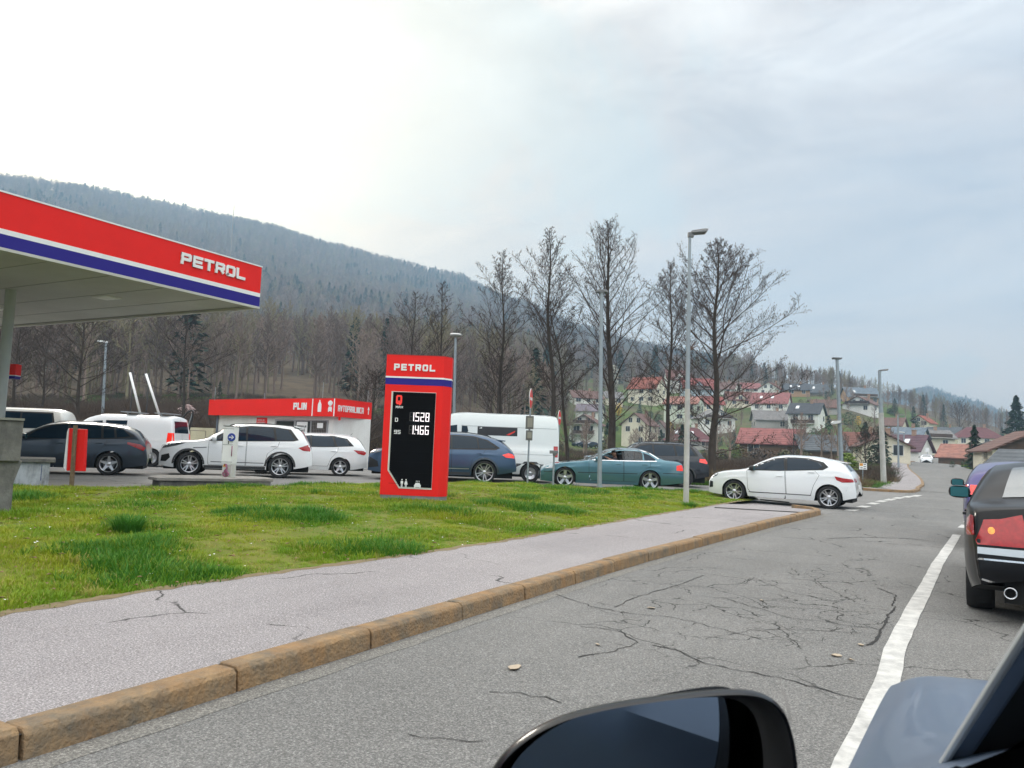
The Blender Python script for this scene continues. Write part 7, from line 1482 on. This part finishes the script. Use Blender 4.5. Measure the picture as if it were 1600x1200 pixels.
for a in ((290, 668, 632, 30, 'shrub', 'pink blossoming bush left of the kiosk', 'bush', pink, 62, 20, 1500), (965, 640, 630, 10, 'shrub', 'small yellow flowering bush in the upper village meadow', 'bush', yel, 242, 21, 500), (1046, 668, 659, 10, 'shrub', 'yellow flowering bush left of the salmon roofed pale house', 'bush', yel, 205, 22, 500), (1341, 662, 650, 8, 'shrub', 'yellow flowering bush below the white balconied gable', 'bush', yel, 205, 23, 400),
          (1324, 748, 708, 30, 'shrub', 'light green willow bush behind the hatchback tail', 'bush', frsh, 52, 24, 1600), (1151, 722, 700, 18, 'shrub', 'light green bush left of the red roofed barn', 'bush', frsh, 100, 25, 900), (766, 600, 545, 18, 'shrub', 'fresh green young tree in the woods above the coupe SUV', 'tree', frsh, 205, 26, 900), (1264, 648, 628, 20, 'shrub', 'pale green bush on the slope under the slate roof', 'bush', frsh, 240, 27, 700),
          (1326, 655, 644, 26, 'shrub', 'dark hedge bush below the white balconied gable', 'bush', dkg, 200, 28, 900), (1540, 735, 705, 10, 'shrub', 'white weathered garden figure shaped bush by the right hand gable', 'bush', blos, 76, 29, 400), (955, 583, 570, 18, 'shrub', 'white blossoming tree among the woods left of the conifers', 'tree', blos, 300, 30, 500), (1430, 722, 706, 9, 'shrub', 'small reddish bush by the far pavement end', 'bush', redb, 135, 31, 500),
          (1488, 742, 729, 8, 'shrub', 'small dark bush beside the road opposite the far pavement', 'bush', dkg, 96, 32, 500), (1375, 700, 670, 20, 'shrub', 'olive bush between the rust roof and the purple maroon roof', 'bush', dkg, 140, 33, 800)):
    plant_con(*a[:8], a[8], a[9], n=a[10], round_=True, sz=.09)
# ------------------------------------------------------------ woods on the hills (stuff)
tm = [mat('wood_twigs_%d' % i, c, .95, spec=.1) for i, c in enumerate(((.20, .15, .125), (.27, .205, .175), (.15, .115, .10), (.22, .19, .12)))]
def forest_tree(seed, h=14, dense=1.0, rad=3.6, m=None, tw=.05):
    T, K_ = bare_tree(h, .20, rad, seed, nprim=int(22*dense), nsec=6, nter=4, t0=.30, tw=tw, cat=0, up=(35, 70))
    n = len(T['v']); T['v'] += K_['v']; T['f'] += [tuple(i+n for i in q) for q in K_['f']]; return mesh_(T, 'wood', m or tm[seed % 4])
def haze_tree(seed, h=13, m=None):            # far trees: trunk and a cloud of twig faces
    r = random.Random(seed); B = TB(); tube_(B, [Vector((0, 0, -1)), Vector((0, 0, h*.8))], [.22, .08], 4)
    for i in range(150):
        t = .26+.74*r.random(); env = sqrt(max(.02, 1-((t-.62)/.40)**2)); a = r.uniform(0, 6.28); q = 3.4*env*sqrt(r.random()); c = Vector((q*cos(a), q*sin(a), h*t)); d = Vector((cos(a)*.5, sin(a)*.5, 1.1)).normalized()*r.uniform(.6, 1.3); s = Vector((-sin(a), cos(a), 0))*r.uniform(.06, .16); k = len(B['v']); B['v'] += [tuple(c-d), tuple(c+s), tuple(c+d), tuple(c-s)]; B['f'].append((k, k+1, k+2, k+3))
    return mesh_(B, 'wood', m or tm[seed % 4])
def far_con(seed, h=15): B = conifer(h, 2.6, 420, 1.0, spru, seed, skirt=.1); return mesh_(B, 'wood', spru)
near_pro = [forest_tree(s, 13+s % 3*1.5) for s in (21, 22, 23, 24)]+[far_con(3)]
far_pro = [haze_tree(s, 12+s % 3) for s in (31, 32, 33, 34)]+[far_con(5), far_con(6, 12)]
azmin, azmax = atan2(ray(-250, 670).x, ray(-250, 670).y), atan2(ray(1800, 740).x, ray(1800, 740).y)
HP = [(math.atan2(PD((h[0]+h[1])/2, 100).x, PD((h[0]+h[1])/2, 100).y)) for h in HL]
def pxof(x, y): return proj(Vector((x, y, HC)))[0]
np_, ns_, nr_, ni_ = [], [], [], []
for _ in range(9000):
    a = random.uniform(azmin, azmax); r = sqrt(random.uniform(90**2, 460**2)); x, y = r*sin(a), r*cos(a); px = pxof(x, y); z = tz(x, y)
    if px < 850:
        if r < 118+10*noise.noise(Vector((x*.05, y*.05, 0))): continue
    else:
        lim = np.interp(px, [850, 900, 1000, 1130, 1250, 1330, 1400, 1500, 1600], [150, 262, 330, 345, 318, 300, 290, 330, 300])
        if r < lim and random.random() > (.0 if px > 920 else .15): continue
        if px > 1340 and random.random() < .55: continue
    dens = .8 if r < 300 else .55
    if random.random() > dens: continue
    nn = noise.noise(Vector((x*.02, y*.02, 7))); np_.append(Vector((x, y, z-.3))); ns_.append(random.uniform(.7, 1.15)*(1 if px < 880 else .62)); nr_.append(random.uniform(0, 6)); ni_.append(4 if random.random() < .010 else random.randrange(4))
scatter('woods', np_, ns_, nr_, ni_, near_pro, 'leafless brown woods covering the lower slopes', 'woods')
np_, ns_, nr_, ni_ = [], [], [], []
for _ in range(26000):
    a = random.uniform(azmin, azmax); r = sqrt(random.uniform(430**2, 1290**2)); x, y = r*sin(a), r*cos(a); px = pxof(x, y)
    if px > 1180 : continue
    nn = noise.noise(Vector((x*.006, y*.006, 7)))+.3*noise.noise(Vector((x*.02, y*.02, 3))); np_.append(Vector((x, y, tz(x, y)-.5))); ns_.append(random.uniform(.65, 1.25)); nr_.append(random.uniform(0, 6)); ni_.append(random.choice((4, 5)) if (nn > .30 and random.random() < .35) or random.random() < .02 else random.randrange(4))
for _ in range(4500):
    a = random.uniform(atan2(ray(1330, 720).x, ray(1330, 720).y), azmax); r = random.uniform(1350, 1760); x, y = r*sin(a), r*cos(a); np_.append(Vector((x, y, tz(x, y)-1))); ns_.append(random.uniform(.9, 1.5)); nr_.append(0.); ni_.append(random.randrange(6))
scatter('mountain_woods', np_, ns_, nr_, ni_, far_pro, 'hazy blue grey woods covering the mountain', 'woods')
# ------------------------------------------------------------ brush, hedges and grass beyond the forecourt and on the verges (stuff)
def brush(seed, m, h=1.0):
    r = random.Random(seed); B = TB()
    for i in range(70):
        a = r.uniform(0, 6.28); q = .5*sqrt(r.random()); p = Vector((q*cos(a), q*sin(a), -.1)); d = Vector((cos(a)*.5+r.uniform(-.4, .4), sin(a)*.5+r.uniform(-.4, .4), 1)).normalized(); l = h*r.uniform(.4, 1.1); tube_(B, [p, p+d*l*.6, p+(d+Vector((r.uniform(-.4, .4), r.uniform(-.4, .4), 0))).normalized()*l], [.012, .009, .005], 3)
    return mesh_(B, 'brush', m)
def tuftp(seed, m, h): return clump(60, .5, h, .035, m, seed, .8)
dry = mat('dry_stalks', (.17, .125, .065), .95, var=.25, vs=1); brm = mat('bramble', (.075, .050, .035), .95); vg = grass_mat('verge_blades', (.05, .13, .015), (.10, .18, .03), (.07, .15, .02), (.26, .22, .10))
bp = [brush(1, dry, .9), brush(2, brm, 1.3), tuftp(3, vg, .28), tuftp(4, vg, .20), tuftp(5, dkg, .8)]
for o in (bp[4],): pass
P_, S_, R_2, I_ = [], [], [], []
def add(x, y, s, i):
    z = tz(x, y) if math.hypot(x, y) > 44 else gz(x, y)-.02; P_.append(Vector((x, y, z))); S_.append(s); R_2.append(random.uniform(0, 6)); I_.append(i)
FP = [Vector((p[0], p[1])) for p in fore]
for _ in range(46000):
    a = random.uniform(azmin, azmax); r = 30+105*random.random()**1.5; x, y = r*sin(a), r*cos(a)
    if inpoly(x, y, fore) or (y > 39.0 and x > min(fb, key=lambda q: abs(q.y-y)).x-.05 and x < (min(R_, key=lambda q: abs(q.y-y)).x+.2)) : continue
    if y < 46 and x > -2.4: continue
    px = pxof(x, y)
    if px < 560 and r < 45: continue
    n_ = noise.noise(Vector((x*.12, y*.12, 2)))
    if r > 70 and random.random() < .5: continue
    if n_ > (.12 if px < 850 else .25): add(x, y, random.uniform(.4, .9), random.choice((0, 0, 1)))
    elif n_ < -.35 and r > 45: add(x, y, random.uniform(.5, 1.0), random.choice((1, 4, 3)))
    else: add(x, y, random.uniform(.6, 1.2), random.choice((2, 3)))
for _ in range(2600):                                 # strip of weeds along the far side of the queue road
    px = random.uniform(700, 1345); d = np.interp(px, [700, 860, 1130, 1250, 1345], [36, 34.3, 33.2, 34.6, 38])+random.random()**1.6*5; p = PD(px, d)
    if inpoly(p.x, p.y, fore): continue
    add(p.x, p.y, random.uniform(.5, 1.0), random.choice((2, 3, 3, 2, 0)) if px > 860 else random.choice((0, 2)))
for _ in range(900):                                 # brambles in front of the village
    px = random.uniform(1040, 1500); d = random.uniform(46, 74); p = PD(px, d)
    if p.x > -6.5-.02*d: continue
    add(p.x, p.y, random.uniform(.5, 1.1), random.choice((1, 2, 0, 3)))
for _ in range(1600):
    px = random.uniform(0, 640); d = random.uniform(46, 80); p = PD(px, d); add(p.x, p.y, random.uniform(.8, 2.0), random.choice((1, 1, 0, 2)))
scatter('undergrowth', P_, S_, R_2, I_, bp, 'weeds, dry stalks, brambles and verge grass beyond the forecourt', 'undergrowth')
# shrubs and small trees between the houses (stuff)
sh = [mesh_(conifer(3.2, 1.6, 420, .45, None, 41, round_=True), 's', dkg), mesh_(conifer(3.0, 1.6, 360, .4, None, 42, round_=True), 's', leafm('olive_shrub', (.07, .075, .03), (.12, .115, .05))), forest_tree(43, 6.0, .9, 2.2, tm[0], .03), forest_tree(44, 7.0, .9, 2.4, tm[1], .03), mesh_(conifer(6.5, 1.5, 500, .5, None, 45), 's', spru), mesh_(conifer(2.0, 1.6, 420, .35, None, 46, round_=True), 's', brm)]
P_, S_, R_2, I_ = [], [], [], []
for _ in range(720):
    a = random.uniform(atan2(ray(850, 700).x, ray(850, 700).y), azmax); r = random.uniform(95, 350); x, y = r*sin(a), r*cos(a); px = pxof(x, y)
    if x > -6 and y < 250 and x < 16: continue
    if noise.noise(Vector((x*.04, y*.04, 11))) < -.02: continue
    P_.append(Vector((x, y, tz(x, y)-.1))); S_.append(random.uniform(.4, .95)); R_2.append(random.uniform(0, 6)); I_.append(random.choice((0, 1, 2, 2, 3, 3, 2, 3, 0, 5, 5, 2, 3, 1, 5, 4)))
scatter('village_greenery', P_, S_, R_2, I_, sh, 'mixed hedges, bushes and bare garden trees between the village houses', 'shrubs')
# ------------------------------------------------------------ the camera's own car (left side seen through the open window)
def two_sided(name, col, metal, rough, inner=(.006, .006, .006)):
    m = paintm(name, col, metal, rough); nt = m.node_tree; N = nt.nodes; L = nt.links; g = N.new('ShaderNodeNewGeometry'); d = N.new('ShaderNodeBsdfDiffuse'); d.inputs[0].default_value = (*inner, 1); ms = N.new('ShaderNodeMixShader'); b_ = N['Principled BSDF']; b_.inputs['Coat Weight'].default_value = .15; b_.inputs['Specular IOR Level'].default_value = .3
    L.new(g.outputs['Backfacing'], ms.inputs[0]); L.new(N['Principled BSDF'].outputs[0], ms.inputs[1]); L.new(d.outputs[0], ms.inputs[2]); L.new(ms.outputs[0], N['Material Output'].inputs[0]); return m
ownp = two_sided('own_car_blue_paint', (.13, .175, .25), .45, .36)
S14 = dict(sh=.13, L=4.05, W=.99, wx=(.80, 3.35), wr=.31, arch=.36, sill=[(0, .24), (.4, .20), (3.4, .20), (4.05, .34)], nose=(.55, .22), tumble=.30,
 top=[(0, .66), (.05, .76), (.16, .86), (.3, .92), (.5, .98), (1.0, 1.07), (1.35, 1.20), (1.8, 1.46), (2.2, 1.56), (2.8, 1.56), (3.4, 1.50), (3.75, 1.36), (3.90, 1.16), (4.01, .86), (4.05, .5)],
 belt=[(0, .58), (.16, .80), (.3, .86), (.5, .91), (1.0, .96), (2.0, 1.02), (3.0, 1.04), (3.8, 1.02), (4.0, .82), (4.05, .44)],
 windows=[[(2.6, 1.0), (2.58, 1.38), (3.1, 1.36), (3.3, 1.02)]], frame=[],
 holes=[[(1.30, 1.03), (1.52, 1.17), (1.86, 1.40), (2.45, 1.46), (2.50, 1.04)]],
 doors=[([(1.15, .42), (1.12, .86), (2.48, .92), (2.50, .30), (1.22, .30)], 2.30, .82)], sidelamps=[([(.10, .58), (.16, .70), (.50, .80), (.52, .72), (.36, .60)], clearl, 'headlight')])
c14 = make_car('blue_car', S14, 'blue car the picture is taken from: wing, window pillar and door mirror in the foreground', 'car', None, ownp)
hd_ = radians(1.6); h_ = Vector((sin(hd_), cos(hd_), 0)); rt_ = Vector((h_.y, -h_.x, 0)); cen = h_*(2.12-S14['L']/2)+rt_*.835
c14.location = (cen.x, cen.y, 0); c14.rotation_euler = (0, 0, atan2(-h_.y, -h_.x))
MI = c14.matrix_basis.inverted()
# hood gap + inner pillar trim
hp = [(.30, -.60), (.55, -.66), (.85, -.69), (1.12, -.70)]
for s in (-1, 1):
    g = decal(S14['_bvh'], linepoly([(x, s*-y) for x, y in hp], .014), 'z', 1, .004, seam, 'bonnet_gap', c14, .06); g.location.x = -S14['L']/2
# door mirror, built where it hangs: outline in the plane facing the driver
DM = .72; mo = AD(1010, 1230, DM); er = (AD(1110, 1230, DM)-mo).normalized(); eu = (AD(1010, 1130, DM)-mo).normalized(); ef = er.cross(eu)      # ef points back to the viewer
if ef.dot(CAMP-mo) < 0: ef = -ef
er = (er-ef*.12).normalized(); ef = er.cross(eu).normalized()*(1 if er.cross(eu).dot(CAMP-mo) > 0 else -1)
outl = [(x, y+7) for x, y in [(752, 1215), (772, 1170), (812, 1132), (870, 1104), (950, 1088), (1050, 1079), (1140, 1075), (1195, 1080), (1232, 1104), (1250, 1150), (1258, 1215), (1252, 1290), (1222, 1352), (1130, 1382), (970, 1378), (840, 1350), (772, 1290)]]
ow = [Vector(((x-1010)*DM/F, -(y-1230)*DM/F)) for x, y in outl]
def ringpts(sc_x, sc_y, z, dx=0, dy=0):
    return [MI @ (mo+er*(p.x*sc_x+dx)+eu*(p.y*sc_y+dy)+ef*z) for p in smooth2(ow)]
def smooth2(pts):
    pts = [Vector((p.x, p.y, 0)) for p in pts]
    for _ in range(2):
        q = []
        for i, a in enumerate(pts): b_ = pts[(i+1) % len(pts)]; q += [a.lerp(b_, .25), a.lerp(b_, .75)]
        pts = q
    return pts
def loft(rings, m, name, par, cap0=False, cap1=False):
    n = len(rings[0]); b = MB(); vs = [v for r in rings for v in r]; fs = [(i*n+j, i*n+(j+1) % n, (i+1)*n+(j+1) % n, (i+1)*n+j) for i in range(len(rings)-1) for j in range(n)]
    if cap0: fs.append(tuple(range(n)))
    if cap1: fs.append(tuple(range((len(rings)-1)*n, len(rings)*n)))
    b.add(vs, fs); return fixn(b.build(name, m, par, smooth=True, auto=45))
shm = two_sided('mirror_shell_navy', (.004, .005, .008), .0, .42); shm.node_tree.nodes['Principled BSDF'].inputs['Specular IOR Level'].default_value = .12; shm.node_tree.nodes['Principled BSDF'].inputs['Coat Weight'].default_value = .45; shm.node_tree.nodes['Principled BSDF'].inputs['Coat Roughness'].default_value = .12
mir = loft([ringpts(.972, .958, .004), ringpts(.985, .975, .008), ringpts(1.0, .99, .002), ringpts(1.012, 1.004, -.012, .003, -.005), ringpts(1.04, 1.0, -.05, .010, -.026), ringpts(1.03, .95, -.085, .012, -.045), ringpts(.90, .82, -.11, .012, -.055), ringpts(.62, .56, -.128, .01, -.06), ringpts(.2, .2, -.134, .01, -.06)], shm, 'mirror', c14, cap1=True)
loft([ringpts(.972, .958, .004), ringpts(.945, .92, -.004), ringpts(.90, .86, -.022), ringpts(.86, .80, -.026)], black, 'mirror_bezel', mir)
mg = mat('mirror_silver', (.30, .33, .36), .02, 1.0)
b = MB(); er_ = er.copy(); er = (er-ef*.20); rp = ringpts(.885, .83, -.030); er = er_; b.add(rp, [tuple(range(len(rp)))]); gl_ = b.build('mirror_glass', mg, mir)
# repeater lamp on the mirror shell
b = MB(); q = [MI @ (mo+er*(x-1010)*DM/F*1.0+eu*-(y-1230)*DM/F+ef*z) for x, y, z in ((1236, 1092, -.006), (1262, 1112, -.03), (1276, 1140, -.045), (1284, 1175, -.05), (1268, 1165, -.02), (1252, 1128, -.006))]; b.add(q, [(0, 1, 2, 3, 4, 5)])
b.build('repeater_lamp', mat('repeater_dark', (.10, .02, .02), .08, coat=1), mir)
b = MB(); b.prism([MI @ (mo+er*x+eu*y+ef*-.03) for x, y in ((.10, -.06), (.30, -.05), (.32, -.12), (.10, -.10))], MI.to_3x3() @ (ef*-.06)); b.build('mirror_arm', black, mir, bevel=.01)
# window pillar and door frame edge running up and back past the viewer
Lb, Lu = AD(1438, 1235, .80), AD(1606, 962, .56); Lt = Lb.lerp(Lu, 1.9); Lb2 = Lb.lerp(Lu, -.35); rgt = (rt_*1.0+h_*.15).normalized(); fw = Vector((0, 0, -1)).cross(rgt).normalized()
def edge(o0, o1, z, m, name, th=.02):
    b = MB(); b.prism([MI @ (p+rgt*o+h_*z) for p, o in ((Lb2, o0), (Lb2, o1), (Lt, o1), (Lt, o0))], MI.to_3x3() @ (h_*th)); return fixn(b.build(name, m, c14, bevel=.003))
edge(.012, .32, -.012, black, 'window_pillar', .03); edge(.004, .020, -.020, ownp, 'pillar_edge', .03); edge(-.001, .006, -.026, mat('frame_bright', (.45, .48, .50), .3, .3), 'frame_seal', .02)
# dark cabin behind and beside the viewer: dashboard, roof lining, seats, steering wheel
x0 = -S14['L']/2; b = MB(); b.box(1.30+x0, 1.75+x0, -.62, .62, .45, .90); b.build('dashboard', seatm, c14, bevel=.05)
b = MB()
for y in (-.36, .36): b.box(2.35+x0, 2.50+x0, y-.25, y+.25, .35, 1.02); b.box(2.36+x0, 2.46+x0, y-.13, y+.13, 1.05, 1.25)
b.box(1.9+x0, 2.5+x0, -.6, .6, .30, .42); b.build('seats', seatm, c14, bevel=.04)
# ------------------------------------------------------------ the driver looking out of the teal saloon
skin = mat('skin', (.34, .185, .13), .6); shirt = mat('shirt_dark', (.05, .04, .045), .9); hairm = mat('hair_dark', (.018, .012, .010), .8)
Mb = c5.matrix_basis.copy(); xl = -S5['L']/2; ny = NEAR5
per = None
def skinned(name, pts, edges, rad, m, parent=None, sub=2):
    me = bpy.data.meshes.new(name); me.from_pydata([tuple(p) for p in pts], edges, []); me.materials.append(m); o = bpy.data.objects.new(name, me); C.objects.link(o)
    sk = o.modifiers.new('skin', 'SKIN'); sk.use_smooth_shade = True
    if not me.skin_vertices: me.attributes.new
    bm = bmesh.new(); bm.from_mesh(me); ly = bm.verts.layers.skin.verify(); bm.verts.ensure_lookup_table()
    for i, v in enumerate(bm.verts): v[ly].radius = (rad[i], rad[i]) if not isinstance(rad[i], tuple) else rad[i]; v[ly].use_root = (i == 0)
    bm.to_mesh(me); bm.free(); s_ = o.modifiers.new('sub', 'SUBSURF'); s_.levels = sub; s_.render_levels = sub
    if parent: o.parent = parent
    return o
X = lambda x, y, z: Vector((x+xl, ny*y, z))
P = [X(2.50, .38, .62), X(2.55, .38, .80), X(2.53, .42, .98), X(2.50, .47, 1.08), X(2.47, .52, 1.14), X(2.455, .545, 1.19), X(2.45, .55, 1.25),      # 0-6 spine, neck, head
     X(2.50, .58, 1.0), X(2.42, .68, .86+.08), X(2.30, .70, .98), X(2.22, .66, 1.03), X(2.17, .63, 1.06),                                    # 7-11 near arm, elbow on the sill
     X(2.52, .24, .99), X(2.36, .20, .80), X(2.12, .26, .88), X(2.05, .28, .92),                                                            # 12-15 far arm to the wheel
     X(2.20, .46, .56), X(1.95, .46, .58), X(2.20, .30, .56), X(1.95, .28, .58)]
fing = []; E = [(0, 1), (1, 2), (2, 3), (3, 4), (4, 5), (5, 6), (2, 7), (7, 8), (8, 9), (9, 10), (10, 11), (2, 12), (12, 13), (13, 14), (14, 15), (0, 16), (16, 17), (0, 18), (18, 19)]
R0 = [(.15, .13), (.15, .12), (.16, .11), .055, .075, .085, .062, .062, .045, .04, .028, (.034, .016), .06, .045, .035, (.034, .018), .085, .07, .085, .07]
for k in range(4):
    i = len(P); P += [P[11]+Vector((-.03, ny*(-.022+.014*k), .012)), P[11]+Vector((-.062-.006*(k % 3), ny*(-.024+.015*k), -.004))]; E += [(11, i), (i, i+1)]; R0 += [.009, .007]
i = len(P); P += [P[11]+Vector((-.01, ny*.04, -.01)), P[11]+Vector((-.035, ny*.05, -.015))]; E += [(11, i), (i, i+1)]; R0 += [.011, .009]
per = skinned('person', P, E, R0, skin); per.matrix_basis = Mb; tag(per, 'person in dark shirt leaning at the open window of the teal saloon', 'person')
ch = skinned('shirt', P[:3]+[P[7], P[8], P[12], P[13]], [(0, 1), (1, 2), (2, 3), (3, 4), (2, 5), (5, 6)], [(.165, .145), (.165, .135), (.172, .125), .075, .056, .072, .056], shirt, per)
hr_ = MB(); hc_ = X(2.465, .545, 1.235)
for u in range(1): 
    vs = []; 
    for i in range(7):
        th = pi*.56*i/6
        for j in range(16): a = 2*pi*j/16; vs.append(hc_+Vector((.098*sin(th)*cos(a)+.012, .088*sin(th)*sin(a), .098*cos(th)))*1.0)
    hr_.add(vs, [(i*16+j, i*16+(j+1) % 16, (i+1)*16+(j+1) % 16, (i+1)*16+j) for i in range(6) for j in range(16)])
hr_.build('hair', hairm, per, smooth=True)
fc = MB(); f0 = X(2.36, .56, 1.20); fc.prism([f0, f0+Vector((-.03, 0, -.035)), f0+Vector((.01, 0, -.035))], (0, .02*ny, 0)); fc.build('nose', skin, per)
fc = MB(); fc.box(2.372+xl, 2.40+xl, min(ny*.50, ny*.60), max(ny*.50, ny*.60), 1.135, 1.165); fc.build('beard', hairm, per, bevel=.01)
# ------------------------------------------------------------ air: even haze over the whole valley
hz = bpy.data.materials.new('haze_air'); hz.use_nodes = True; N = hz.node_tree.nodes; L = hz.node_tree.links; N.clear(); o_ = N.new('ShaderNodeOutputMaterial'); pv = N.new('ShaderNodeVolumePrincipled')
pv.inputs['Color'].default_value = (.48, .74, 1, 1); pv.inputs['Density'].default_value = .00058; pv.inputs['Anisotropy'].default_value = .2; L.new(pv.outputs[0], o_.inputs['Volume'])
b = MB(); mz_ = max(v[2] for v in vs_t)+18; b.box(-1810, 1810, -1810, 1810, -4.5, mz_); print('haze top', mz_); o = b.build('haze', hz); o['kind'] = 'stuff'; tag(o, 'thin bluish haze filling the valley', 'haze')
